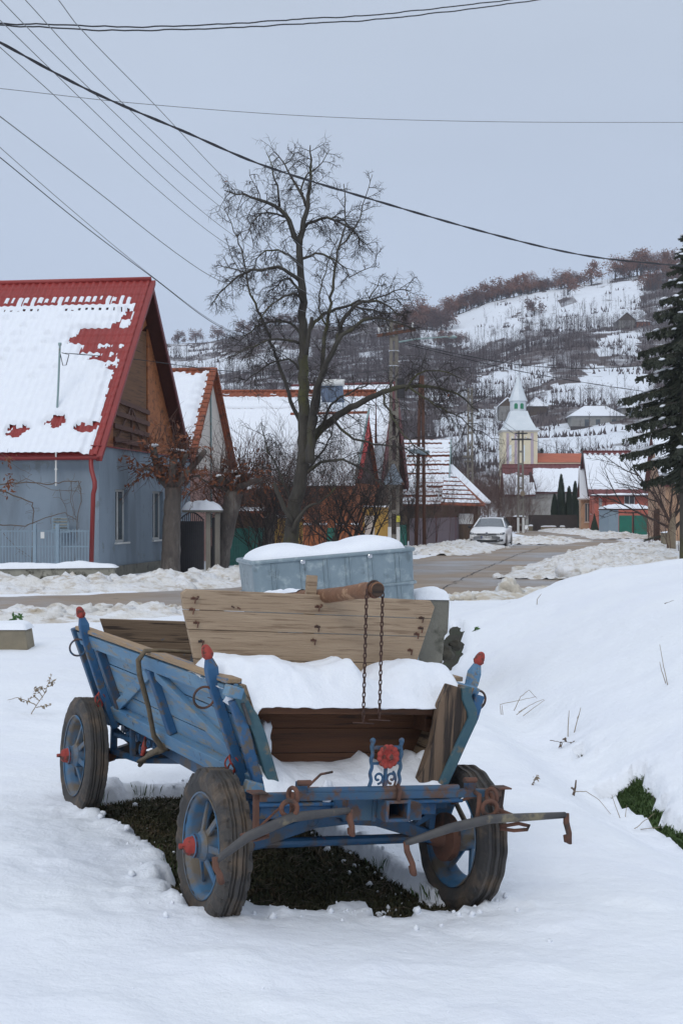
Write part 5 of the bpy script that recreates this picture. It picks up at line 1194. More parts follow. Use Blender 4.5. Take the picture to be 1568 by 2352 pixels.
CLEAR = [([(1028, 733), (1113, 701), (1204, 681), (1280, 670), (1379, 650), (1492, 635), (1480, 655), (1465, 685), (1330, 700), (1285, 680), (1265, 712), (1190, 715), (1150, 750), (1040, 768), (980, 765)], .04),
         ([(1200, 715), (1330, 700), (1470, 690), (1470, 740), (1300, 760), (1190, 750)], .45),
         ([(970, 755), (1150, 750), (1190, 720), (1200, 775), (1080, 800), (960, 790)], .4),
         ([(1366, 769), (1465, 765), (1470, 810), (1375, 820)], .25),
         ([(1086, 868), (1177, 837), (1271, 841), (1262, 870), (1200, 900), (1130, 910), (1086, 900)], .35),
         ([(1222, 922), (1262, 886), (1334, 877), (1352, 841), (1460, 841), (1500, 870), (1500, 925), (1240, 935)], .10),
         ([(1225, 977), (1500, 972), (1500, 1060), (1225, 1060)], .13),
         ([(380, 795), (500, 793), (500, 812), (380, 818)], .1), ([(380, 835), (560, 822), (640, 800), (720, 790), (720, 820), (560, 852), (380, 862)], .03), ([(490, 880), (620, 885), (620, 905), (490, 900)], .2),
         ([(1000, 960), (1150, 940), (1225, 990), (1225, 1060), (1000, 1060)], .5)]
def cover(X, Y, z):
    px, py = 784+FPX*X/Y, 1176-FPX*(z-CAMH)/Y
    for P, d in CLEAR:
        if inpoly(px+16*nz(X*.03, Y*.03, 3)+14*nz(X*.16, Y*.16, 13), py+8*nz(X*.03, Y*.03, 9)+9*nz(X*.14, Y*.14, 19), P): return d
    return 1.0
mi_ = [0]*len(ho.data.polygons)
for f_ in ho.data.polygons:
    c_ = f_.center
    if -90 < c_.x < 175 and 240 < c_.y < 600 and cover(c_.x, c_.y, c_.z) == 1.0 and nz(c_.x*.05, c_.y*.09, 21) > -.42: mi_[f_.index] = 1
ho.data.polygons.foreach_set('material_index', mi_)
def bare_tree(mb, X, Y, z, h, n=16, w=.10):
    mb.add([V((X-w, Y, z-.4)), V((X+w, Y, z-.4)), V((X+w*.4, Y, z+h*.8)), V((X-w*.4, Y, z+h*.8))], [(0, 1, 2, 3)])
    mb.add([V((X, Y-w, z-.4)), V((X, Y+w, z-.4)), V((X, Y+w*.4, z+h*.8)), V((X, Y-w*.4, z+h*.8))], [(0, 1, 2, 3)])
    for k in range(n):
        a = rnd.random()*2*pi; b = z+h*(.2+.55*rnd.random()); L = h*(.22+.25*rnd.random()); e = .35+.9*rnd.random()
        p = V((X, Y, b)); q = p+V((cos(a)*cos(e), sin(a)*cos(e), sin(e)))*L; s = V((-sin(a), cos(a), 0))*w*.5
        mb.add([p-s, p+s, q+s*.2], [(0, 1, 2)])
        r_ = p.lerp(q, .5); q2 = r_+V((cos(a+1.2)*.6, sin(a+1.2)*.6, .8))*L*.45; mb.add([r_-V((0, 0, w*.4)), r_+V((0, 0, w*.4)), q2], [(0, 1, 2)])
        q3 = r_+V((cos(a-1.2)*.6, sin(a-1.2)*.6, .7))*L*.45; mb.add([r_-V((0, 0, w*.4)), r_+V((0, 0, w*.4)), q3], [(0, 1, 2)])
wd = MB(); cnt = 0
for _ in range(34000):
    Y = 245+350*rnd.random()**.85; X = rnd.uniform(-.135, .265)*Y
    z = hill(X, Y); c = cover(X, Y, z); cl = nz(X*.04, Y*.04, 30)
    if c == 1.0:
        if rnd.random() > .36: continue
        if Y > 560 and X < 40: continue
    elif rnd.random() > c*.30*(1.7 if cl > .1 else .4): continue
    bare_tree(wd, X, Y, z, 4+3*rnd.random() if c == 1 else 2.5+2.5*rnd.random(), 14, .045); cnt += 1
tag(wd.build('woodland', M['wood_far']), kind='stuff')
sh = MB()
for _ in range(3600):                               # low scrub along terraces
    Y = 240+350*rnd.random(); X = rnd.uniform(-.135, .265)*Y; z = hill(X, Y)
    cc = cover(X, Y, z)
    if cc < .09 and rnd.random() < .85: continue
    if nz(X*.03, Y*.12, 55) < .08 and cc < 1: continue
    for k in range(4):
        a = rnd.random()*2*pi; p = V((X+rnd.gauss(0, .8), Y+rnd.gauss(0, .8), z-.1)); sh.add([p-V((.25, 0, 0)), p+V((.25, 0, 0)), p+V((cos(a)*.5, sin(a)*.5, .7+rnd.random()))], [(0, 1, 2)])
tag(sh.build('scrub', M['wood_far']), kind='stuff')
def oak(label, mt, seed):
    r = empty('oak_tree', (0, 0, 0), 0, label, 'tree'); R = random.Random(seed); m = MB()
    m.tube([(0, 0, -.6), (0, 0, 2.5), (.2, .1, 5.5)], [.28, .2, .08], 6)
    cl = []
    for k in range(14):
        a = R.random()*2*pi; e = .2+1.1*R.random(); L = 2.2+1.6*R.random(); p = V((0, 0, .6+3.6*R.random())); q = p+V((cos(a)*cos(e), sin(a)*cos(e), sin(e)))*L; m.tube([p, q], [.09, .03], 4, cap=False); cl.append(q)
    m.build('trunk', M['twig'], r)
    m = MB()
    for q in cl:
        for _ in range(70):
            p = q+V((R.gauss(0, .75), R.gauss(0, .75), R.gauss(0, .6))); a = V((R.gauss(0, 1), R.gauss(0, 1), R.gauss(0, 1))).normalized(); b = a.orthogonal().normalized(); s = .20+.20*R.random(); m.add([p-a*s, p+b*s, p+a*s*.9], [(0, 1, 2)])
    m.build('crown', M[mt], r); return r
oaks = [oak('russet oak keeping its dry leaves on the hill', 'oak_leaf', 3), oak('dull brown oak on the hill', 'oak_dull', 4), oak('russet oak keeping its dry leaves on the hill', 'oak_leaf', 5)]
OG = {0: ('small russet oak along the crest of the hill', 'russet oaks on the hill crest'), 1: ('small dull brown oak along the wooded hill crest', 'dull brown oaks on the hill crest'), 2: ('small russet oak along the crest of the hill', 'russet oaks on the hill crest')}
used = set()
def put_oak(k, px, Y, h, label=None, where=None):
    X = (px-784)/FPX*Y; o = oaks[k]
    if k in used: o = copy_tree(o)
    used.add(k); o.location = (X, Y, hill(X, Y)-.2); o.scale = (h/6.6*1.05,)*2+(h/6.6,); o.rotation_euler = (0, 0, rnd.random()*6)
    if label:
        o['label'] = label
        if 'group' in o: del o['group']
    else:
        o['label'], o['group'] = OG[k]
        if where: o['label'] = OG[k][0].split(' along')[0]+' '+where; o['group'] = OG[k][1].replace('on the hill crest', where)
put_oak(0, 1357, 590, 8.5, 'broad orange-brown oak standing alone on the crest of the hill'); put_oak(2, 1412, 596, 8.5, 'tall russet oak right of the lone oak on the hill crest'); put_oak(1, 1288, 596, 8.2, 'dark rounded oak left of the lone oak on the hill crest')
put_oak(2, 1303, 560, 8.0, 'russet oak standing on the open snow just below the hill crest'); put_oak(1, 1226, 545, 6.5, 'low wide brown oak in the middle of the hill meadow'); put_oak(0, 1470, 596, 8.5, 'highest russet oak of the crest, two trees right of the lone oak')
for px in list(range(1430, 1568, 15)): put_oak(rnd.choice((0, 2)), px+rnd.uniform(-4, 4), 600+rnd.uniform(-5, 4), 7+2.5*rnd.random(), None, 'on the crest between the lone oak and the spruce')
for px in (1490, 1505, 1530, 1550): put_oak(2, px, 560+rnd.uniform(-8, 8), 6.5, None, 'on the slope under the crest next to the spruce')
for px in range(1245, 1345, 13): put_oak(rnd.choice((0, 1, 2)), px+rnd.uniform(-4, 4), 602, 3+2.5*rnd.random(), None, 'on the crest beside the dark rounded oak')
for px in range(935, 1245, 9): put_oak(rnd.choice((1, 1, 0, 2)), px+rnd.uniform(-4, 4), 602+rnd.uniform(-6, 8), 4.5+4.0*rnd.random(), None, 'in the long tree line behind the hill meadow')
for px in range(925, 1030, 11): put_oak(rnd.choice((1, 0)), px, 575+rnd.uniform(-10, 10), 5+3*rnd.random(), None, 'at the upper left end of the meadow')
for px in range(1010, 1060, 12): put_oak(rnd.choice((1, 0)), px, 520+rnd.uniform(-10, 10), 4+2*rnd.random(), None, 'below the left end of the meadow')
for px in (560, 585, 612, 640, 668, 690, 410, 450, 500, 840, 868, 895, 915): put_oak(1, px, 598+rnd.uniform(-5, 4), 3.5+2.5*rnd.random(), None, 'on the low skyline behind the tall tree')
def hill_house(name, label, px, Y, w, d, he, hr, wm, rm='grey_wall', gable=False):
    X = (px-784)/FPX*Y; z = hill(X, Y)-.1; r = empty(name, (X, Y, z), 0, label, 'house'); m = MB(); m.b2((0, 0, -2), (w, d, he)); m.build('wall', M[wm], r)
    m = MB(); o = .5
    if gable: m.prism([(-o, -o, he-.2), (w/2, -o, hr), (w+o, -o, he-.2), (w/2, -o, hr-.35)], (0, d+2*o, 0)); m.build('roof', M['snow_fine'], r); m = MB(); m.prism([(0, -.05, he), (w, -.05, he), (w/2, -.05, hr-.3)], (0, .04, 0)); m.build('gable', M['dull_brown'], r)
    else: m.add([V((-o, -o, he)), V((w+o, -o, he)), V((w+o, d+o, he)), V((-o, d+o, he)), V((d*.5, d/2, hr)), V((w-d*.5, d/2, hr))], [(0, 1, 5, 4), (1, 2, 5), (2, 3, 4, 5), (3, 0, 4), (3, 2, 1, 0)]); m.build('roof', M['snow_fine'], r)
    return r
a = hill_house('hill_house', 'long grey house with a snowy hipped roof on the lower hillside', 1312, 330, 12, 7, 3.4, 6.0, 'grey_wall')
for x in (3.0, 5.6, 9.3): m = MB(); m.b2((x, -.06, 1.0), (x+1.0, -.02, 2.6)); m.build('window', M['glass'], a)
m = MB(); m.b2((-.5, -1.5, -1.5), (13.5, -1.4, .9)); m.build('fence', M['fence_dark'], a)
a = hill_house('hill_house', 'grey side wing with flat snowy roof right of the long hillside house', 1428, 331, 5, 6, 2.7, 4.2, 'grey_wall'); m = MB(); m.b2((1.6, -.06, .5), (2.4, -.02, 2.0)); m.build('window', M['glass'], a)
a = hill_house('hill_house', 'small gabled house left of the church spire', 1146, 345, 4.0, 5, 3.8, 6.0, 'grey_wall', gable=True); m = MB(); m.b2((2.2, -.06, 1.0), (2.9, -.02, 2.2)); m.build('window', M['glass'], a)
a = hill_house('hill_house', 'dark cottage with low snowy roof right of the church spire', 1212, 345, 4.5, 5, 2.6, 5.0, 'dull_brown')
a = hill_house('hill_hut', 'lone gabled cottage high on the wooded hillside', 1418, 480, 6.0, 6, 3.2, 6.2, 'grey_wall', gable=True)
a = hill_house('hill_shed', 'small orange-brown shed beside the high cottage', 1462, 478, 4.5, 3, 2.0, 2.9, 'orange_wall')
def conifer(name, px, Y, h, w, label, zf, n=900, mt='needle'):
    X = (px-784)/FPX*Y; r = empty(name, (X, Y, zf(X, Y)), 0, label, 'tree'); m = MB()
    for _ in range(n):
        t = rnd.random()**.8; z = .3+t*h; R = w*(1-t)*(.5+.5*rnd.random()); a = rnd.random()*2*pi; p = V((R*cos(a), R*sin(a), z)); d = V((cos(a), sin(a), -.35)); s = V((-sin(a), cos(a), 0))*.12*h/6; L = .5*h/6
        m.add([p-s-d*L*.4, p+s-d*L*.4, p+d*L], [(0, 1, 2)])
    m.build('crown', M[mt], r); m = MB(); m.tube([(0, 0, -.3), (0, 0, h)], [.1, .02], 5); m.build('trunk', M['bark'], r)
conifer('fir_tree', 1243, 262, 5.5, 2.0, 'blue-green fir just right of the church tower', hill); conifer('fir_tree', 1337, 262, 5.6, 1.7, 'tall pointed fir above the orange church roof', hill)
conifer('fir_tree', 1276, 258, 3.2, 1.1, 'small fir between the two larger firs above the church roof', hill, 500); conifer('fir_tree', 1300, 258, 2.8, 1.0, 'smallest fir above the orange church roof', hill, 400)
# bare village trees and shrubs between the houses
def twiggy(m, p, d, L, r, depth, spread=.5, droop=0.0, seg=3, kids_=4, up=0.0):
    P = [V(p)]; dd = V(d).normalized()
    for k in range(seg):
        dd = (dd+V((rnd.gauss(0, .14), rnd.gauss(0, .14), rnd.gauss(0, .12)-droop*(k+1)/seg+up))).normalized(); P.append(P[-1]+dd*L/seg)
    m.tube(P, [r*(1-.6*i/seg) for i in range(seg+1)], 5 if r > .02 else 3, cap=False)
    if depth > 0:
        for k in range(kids_):
            t = .25+.75*(k+rnd.random())/kids_; i = min(seg-1, int(t*seg)); q = P[i].lerp(P[i+1], t*seg-i); ax = V((rnd.gauss(0, 1), rnd.gauss(0, 1), rnd.gauss(0, 1))); side = dd.cross(ax)
            if side.length < .01: continue
            e = (dd*(1-spread*.6)+side.normalized()*spread*(1+.4*rnd.random())+V((0, 0, up))).normalized()
            twiggy(m, q, e, L*(.42+.25*rnd.random()), max(.004, r*.5), depth-1, spread, droop, max(2, seg-1), kids_, up)
def small_tree(name, label, px, Y, h, r, n=7, depth=3, spread=.55, mt='twig_brown', group=None, minr=.01, zf=base, lean=0, kids_=5):
    X = (px-784)/FPX*Y; o = empty(name, (X, Y, zf(X, Y)), 0, label, 'tree' if 'tree' in name else 'shrub', group); m = MB()
    if 'tree' in name:
        m.tube([(0, 0, -.2), (lean*.3, 0, h*.2), (lean*.6, 0, h*.35)], [r, r*.8, r*.65], 7); m.build('trunk', M['bark'], o); m = MB()
        for k in range(n):
            a = 2*pi*k/n+rnd.random(); e = .5+.7*rnd.random(); twiggy(m, (lean*(.4+.2*k/n), 0, h*(.2+.15*k/n)), (cos(a)*cos(e), sin(a)*cos(e), sin(e)), h*(.5+.2*rnd.random()), r*.45, depth, spread, 0, 4, kids_, .08)
    else:
        for k in range(n):
            a = rnd.random()*2*pi; q = r*sqrt(rnd.random()); twiggy(m, (q*cos(a), q*sin(a), 0), (cos(a)*.35*q/r, sin(a)*.35*q/r, 1), h*(.6+.4*rnd.random()), .02, depth, spread, 0, 3, kids_, .08)
    m.build('branches', M[mt], o); return o
for px, Y, h, r, n, lb in ((1135, 112, 4.2, 1.5, 26, 'big dark leafless shrub behind the white car'), (1168, 114, 3.6, 1.4, 20, 'brown leafless shrub beside the lamp pole'), (1105, 118, 3.6, 1.3, 18, 'leafless shrub left of the double pole'), (1212, 126, 3.0, .9, 10, 'thin bare shrub in front of the grey yard wall')):
    small_tree('bare_shrub', lb, px, Y, h, r, n, 3, .5, 'twig_brown')
for i, (px, Y, h) in enumerate(((1085, 190, 9), (1120, 205, 10), (1060, 175, 8), (1145, 200, 7), (1030, 160, 8), (1175, 170, 5.5))):
    small_tree('bare_tree', 'leafless grey tree behind the village houses left of the church', px, Y, h, .13, 7, 3, .55, 'twig', 'leafless trees left of the church', kids_=4)
for px, Y, h, r, n, lb, mt in ((590, 47, 3.2, .9, 20, 'russet bushy shrub left of the tall tree trunk', 'twig_brown'), (745, 47, 3.3, 1.0, 22, 'dense russet shrub right of the tall tree trunk', 'twig_brown'), (628, 42, 3.0, .6, 16, 'grey upright shrub beside the second pollard', 'twig'), (985, 74, 3.0, 1.1, 12, 'thorny dark shrub above the mauve fence', 'twig_brown'), (1040, 80, 2.2, 1.2, 12, 'low reddish shrub behind the mauve fence', 'twig_brown'), (940, 66, 2.6, .8, 9, 'dark shrub at the end of the mauve fence', 'twig')):
    small_tree('bare_shrub', lb, px, Y, h, r, n, 3, .5, mt, kids_=5)
for px, h, lb in ((770, 2.8, 'small orchard tree in front of the brick pillars'), (815, 3.0, 'gnarled orchard tree left of the warning sign'), (850, 3.0, 'small crooked orchard tree beside the concrete pole')):
    small_tree('orchard_tree', lb, px, 45, h, .08, 6, 3, .6, 'twig', kids_=4)

# ------------------------------------------------------------------ the tall tree, traced limb by limb
def Z2(x, y): return (459.3+x*.3297, 287+y*.3297)
tt = empty('bare_fruit_tree', at(668, 1322, 36), 0, 'tall leafless fruit tree with arching limbs and dense twigs left of the poles', 'tree')
TB = V(tt.location); limbs = MB(); twg = MB(); lfs = MB(); stems = []
def limb(P, r0, r1, Yo=0.0, Y1=None, z2=True, tw=4.0, tl=.75, mb=None, droop=.22):
    Q = [Z2(*p) if z2 else p for p in P]; n = len(Q); W_ = []
    for i, (a, b) in enumerate(Q):
        Y = 36+lerp(Yo, Y1 if Y1 is not None else Yo, i/(n-1)); W_.append(at(a, b, Y)-TB)
    R = []
    for i in range(n-1):
        p0, p1, p2, p3 = W_[max(0, i-1)], W_[i], W_[i+1], W_[min(n-1, i+2)]; k = max(2, int((p2-p1).length/.16))
        for j in range(k):
            t = j/k; q = .5*((2*p1)+(p2-p0)*t+(2*p0-5*p1+4*p2-p3)*t*t+(-p0+3*p1-3*p2+p3)*t**3); R.append(q+V((rnd.gauss(0, .018), rnd.gauss(0, .018), rnd.gauss(0, .018))))
    R.append(W_[-1]); N = len(R)
    (mb or limbs).tube(R, [lerp(r0, r1, i/(N-1)) for i in range(N)], 8 if r0 > .05 else 5)
    L = sum((R[i+1]-R[i]).length for i in range(N-1)); nt_ = int(L*tw*(1.2 if z2 else .85))
    for k in range(nt_):
        t = .12+.88*(k+rnd.random())/max(1, nt_); i = min(N-2, int(t*(N-1))); q = R[i]; d = (R[i+1]-R[i]).normalized(); a = rnd.random()*2*pi; o = d.orthogonal().normalized(); o = (o*cos(a)+d.cross(o)*sin(a)); o.y *= .7
        e = (d*.55+o*.9).normalized(); ln = tl*(.35+.65*rnd.random())*(.85 if z2 else 1); twiggy(twg, q, e, ln, .0125, 2, .72, droop, 4, 5)
        if rnd.random() < .02: leaves(lfs, q+e*ln, .03, 1, .05)
T_ = limb
T_([(668, 1330), (668, 1240), (676, 1170), (690, 1100), (697, 1030), (697, 950), (695, 913), (697, 850), (696, 775), (694, 683), (690, 617), (687, 561)], .205, .08, 0, 0, False, 1.6, .7)
T_([(690, 830), (725, 680), (745, 560), (770, 430), (775, 300), (768, 140)], .085, .012, 0, -.3, tw=7)
T_([(745, 570), (690, 460), (640, 360), (590, 270), (530, 195)], .045, .01, 0, .4, tw=7); T_([(715, 480), (705, 430), (760, 330), (830, 290), (900, 175)], .03, .008, 0, .5, tw=6, tl=.5); T_([(590, 270), (655, 210), (660, 130)], .014, .006, .3, tw=4, tl=.3)
T_([(690, 830), (640, 720), (590, 620), (520, 560), (420, 520), (300, 490), (170, 455)], .075, .012, 0, -.8, tw=10, tl=.8, droop=.3)
T_([(555, 570), (530, 430), (500, 290), (460, 185)], .032, .009, -.3, -.5, tw=5, tl=.4); T_([(420, 520), (380, 390), (345, 308)], .015, .006, -.6, tw=5, tl=.3); T_([(590, 640), (480, 610), (380, 640), (330, 760)], .03, .008, -.2, -1, tw=10, tl=.6, droop=.3)
T_([(735, 715), (800, 665), (880, 650), (960, 670), (1050, 720), (1110, 800), (1190, 840)], .045, .01, 0, .8, tw=10, tl=.75, droop=.3); T_([(900, 655), (960, 640), (1040, 700), (1100, 780), (1130, 880)], .02, .007, .4, 1, tw=8, tl=.5)
T_([(705, 940), (770, 905), (850, 900), (940, 935), (1010, 1000), (1040, 1070)], .04, .01, 0, -.7, tw=6, tl=.6); T_([(690, 970), (620, 910), (540, 875), (460, 880), (400, 930), (380, 1010)], .04, .009, 0, .8, tw=8, tl=.65, droop=.3)
T_([(690, 1080), (620, 1030), (540, 1000), (420, 1000), (320, 1025), (220, 1100), (130, 1180), (72, 1265)], .055, .01, 0, -1, tw=9, tl=.7, droop=.3); T_([(320, 1025), (200, 990), (110, 1000)], .02, .006, -.6, tw=8, tl=.5)
T_([(700, 1190), (650, 1100), (600, 1070), (540, 1110), (500, 1170)], .045, .01, 0, .9, tw=12, tl=.7, droop=.35); T_([(740, 1250), (680, 1190), (620, 1175), (540, 1220), (460, 1290), (400, 1370)], .05, .01, 0, -.8, tw=10, tl=.7, droop=.3)
T_([(700, 1440), (640, 1390), (540, 1360), (440, 1380), (330, 1460), (240, 1540)], .04, .01, 0, .6, tw=8, tl=.8); T_([(710, 1520), (600, 1490), (480, 1500), (330, 1560), (210, 1620)], .04, .01, 0, -.7, tw=8, tl=.8); T_([(700, 1700), (620, 1640), (520, 1650), (400, 1720), (300, 1800)], .035, .01, .4, 1, tw=7, tl=.7)
T_([(690, 2060), (600, 1820), (540, 1640), (480, 1480), (430, 1330), (370, 1210), (330, 1080), (300, 900), (260, 780), (160, 560)], .055, .008, .6, 1.4, tw=4, tl=.6, droop=-.05)
T_([(300, 900), (310, 800), (275, 770)], .012, .006, 1.4, tw=5, tl=.3); T_([(330, 1080), (220, 930), (180, 790)], .016, .006, 1.3, tw=5, tl=.4)
T_([(760, 2250), (800, 2050), (850, 1650), (880, 1400), (910, 1200), (940, 1030), (955, 880), (990, 780), (1020, 640), (1000, 410)], .075, .010, -.5, -1.2, tw=4, tl=.6, droop=-.05)
T_([(955, 880), (1050, 760), (1110, 650), (1150, 500), (1200, 345)], .025, .006, -1, tw=4, tl=.5, droop=-.05); T_([(880, 1400), (830, 1280), (860, 1080), (900, 930), (960, 800)], .025, .008, -.8, tw=4, tl=.5, droop=0); T_([(1040, 1060), (1150, 1010), (1210, 960), (1235, 860)], .014, .005, -.9, tw=3, tl=.35, droop=-.1)
T_([(770, 2350), (790, 1950), (860, 1700), (930, 1570), (980, 1480), (1060, 1420), (1140, 1360), (1280, 1350), (1400, 1390), (1500, 1420)], .12, .015, -.8, -1.6, tw=7, tl=.8)
T_([(960, 1500), (970, 1440), (1000, 1350), (1080, 1260), (1180, 1220), (1280, 1240), (1380, 1330)], .07, .012, -1, -.2, tw=8, tl=.75); T_([(975, 1440), (940, 1290)], .03, .012, -1, tw=4, tl=.4); T_([(1080, 1260), (1200, 1290), (1300, 1310), (1440, 1330)], .03, .01, -.8, tw=8, tl=.6)
T_([(740, 1480), (800, 1380), (900, 1300), (1000, 1270), (1100, 1230), (1220, 1210), (1380, 1150), (1470, 1155)], .055, .009, 0, .8, tw=8, tl=.7); T_([(1180, 1220), (1240, 1120), (1275, 1035)], .02, .006, -.4, tw=5, tl=.4); T_([(1280, 1240), (1360, 1210), (1460, 1280)], .018, .006, -.3, tw=6, tl=.5)
T_([(740, 1600), (760, 1480), (780, 1340)], .055, .045, -.4, tw=0)
# lower limbs right of the trunk
T_([(688, 1080), (720, 1010), (765, 960), (830, 925), (880, 900), (930, 890), (990, 888), (1050, 905), (1090, 940)], .13, .014, 0, -2.0, False, 10, .95); T_([(930, 893), (960, 860), (1010, 850), (1060, 870)], .03, .01, -1.5, -2, False, 8, .7); T_([(880, 900), (900, 960), (940, 1010), (990, 1050)], .035, .01, -1.2, -2, False, 7, .8)
T_([(940, 890), (1000, 930), (1060, 960), (1100, 1010)], .03, .008, -1.6, -2.2, False, 8, .7, droop=.3); T_([(765, 960), (800, 1000), (860, 1020), (930, 1030), (970, 1070)], .04, .01, -.6, -1.5, False, 7, .8); T_([(735, 990), (760, 930), (800, 905), (850, 880)], .045, .012, -.4, -.9, False, 7, .7)
T_([(690, 1100), (740, 1060), (800, 1060), (850, 1090), (900, 1130)], .05, .01, 0, -1.2, False, 7, .8); T_([(672, 1200), (645, 1150), (630, 1110)], .07, .05, -.2, -.4, False, 2, .5); T_([(670, 1225), (700, 1170), (740, 1150), (770, 1120)], .06, .015, -.2, -.6, False, 6, .7)
T_([(676, 1170), (640, 1080), (610, 1020), (600, 970)], .04, .01, .3, .6, False, 8, .7); T_([(690, 1100), (730, 1050), (760, 1000), (770, 950)], .04, .01, .3, .6, False, 6, .7)
limbs.build('trunk', M['bark'], tt, smooth=True); twg.build('twigs', M['twig'], tt); lfs.build('dead_leaves', M['leaf_dry'], tt) if lfs.v else None

# ------------------------------------------------------------------ pollarded street trees
def pollard(label, Y, trunk, tr, arms, seed, heads, nl):
    r = empty('pollard_tree', at(trunk[0][0], trunk[0][1], Y), 0, label, 'tree', 'pollarded trees beside the dark gate'); O = V(r.location); a_ = lambda p, dy=0: at(p[0], p[1], Y+dy)-O
    m = MB(); P = [a_(p) for p in trunk]; R = []; 
    for a, b in zip(P, P[1:]):
        for k in range(6): R.append(a.lerp(b, k/6)+V((rnd.gauss(0, .008), 0, 0)))
    R.append(P[-1]); m.tube(R, [tr*(1.12-.22*i/len(R)+.05*nz(i*.5, seed)) for i in range(len(R))], 16); m.build('trunk', M['pollard_bark'], r, smooth=True)
    for A, r0, r1 in arms:
        m = MB(); Q = [a_(p, rnd.uniform(-.3, .3) if i else 0) for i, p in enumerate(A)]; m.tube(Q, [lerp(r0, r1, i/(len(Q)-1)) for i in range(len(Q))], 12); m.build('limb', M['pollard_bark'], r, smooth=True)
    t = MB(); l = MB()
    for (hx, hy, n, L, kind) in heads:
        c = a_((hx, hy), 0)
        for k in range(n):
            a = rnd.random()*2*pi; e = rnd.uniform(.1, 1.3) if kind == 0 else rnd.uniform(-.9, .5)
            if kind == 2: e = rnd.uniform(1.15, 1.5)
            p = c+V((rnd.gauss(0, .10), rnd.gauss(0, .1), rnd.gauss(0, .08))); d = V((cos(a)*cos(e), sin(a)*cos(e)*.6, sin(e))); LL = L*(.5+.8*rnd.random())
            twiggy(t, p, d, LL, .012, 1 if kind != 2 else 0, .4, .25 if kind != 2 else -.1, 4, 3)
            if kind != 2:
                for q in range(int(nl*rnd.random()*2)): leaves(l, p+d*LL*rnd.random()+V((0, 0, -.15*rnd.random())), .04, 1, .075)
        if kind == 0: leaves(l, c, .16, 20, .07)
    t.build('shoots', M['twig_brown'], r); l.build('dry_leaves', M['leaf_dry'], r)
    sc = MB()
    for (hx, hy, n, L, kind) in heads:
        if kind == 0: sc = MB(); sc.blob(a_((hx, hy-7), 0), (.13, .12, .05), hx, .2, 12, 7); sc.build('snow_cap', M['snow_fine'], r, smooth=True)
    return r
pollard('pollarded tree with rusty dead leaves at the corner of the blue house', 38, [(392, 1328), (394, 1250), (396, 1170), (398, 1120)], .235, [([(398, 1130), (372, 1100), (358, 1060), (352, 1030)], .12, .09), ([(396, 1130), (397, 1080), (400, 1045)], .13, .10), ([(400, 1130), (425, 1090), (452, 1060), (470, 1037)], .10, .075), ([(398, 1120), (418, 1070), (428, 1045)], .07, .06), ([(380, 1110), (352, 1080), (335, 1075)], .04, .02), ([(405, 1120), (440, 1095), (480, 1090)], .05, .02)],
        1, [(352, 1030, 10, .9, 0), (402, 1040, 22, .8, 0), (425, 1042, 16, .8, 0), (340, 1080, 12, 1.0, 1), (375, 1075, 14, .7, 1), (440, 1090, 14, .8, 1), (400, 1030, 8, .6, 2), (440, 1080, 10, .6, 2), (360, 1060, 16, .9, 1), (415, 1065, 14, .7, 1)], 5)
pollard('leaning dark pollarded tree with spreading shoots right of the gate', 40, [(500, 1322), (508, 1260), (524, 1190), (540, 1130)], .26, [([(540, 1140), (556, 1105), (568, 1090)], .16, .12), ([(538, 1140), (520, 1110), (505, 1100)], .13, .10), ([(545, 1120), (585, 1105), (600, 1098)], .09, .07), ([(530, 1130), (480, 1110), (455, 1095)], .05, .02)],
        2, [(505, 1100, 20, .9, 0), (535, 1090, 18, .8, 0), (570, 1092, 24, .8, 0), (600, 1100, 22, .9, 1), (480, 1105, 16, .9, 1), (520, 1085, 12, 1.0, 2), (560, 1080, 12, 1.0, 2), (540, 1110, 20, 1.0, 1), (590, 1085, 12, .9, 2)], 3)
pollard('dark twisted pollard stump left of the tall tree', 43, [(612, 1300), (618, 1230), (625, 1180)], .16, [([(625, 1185), (610, 1150), (598, 1120)], .10, .05), ([(625, 1185), (645, 1150), (655, 1125)], .09, .05)], 3, [(600, 1125, 20, .9, 1), (640, 1140, 20, .9, 1), (610, 1110, 14, 1.1, 2), (650, 1115, 16, 1.1, 2)], 3)

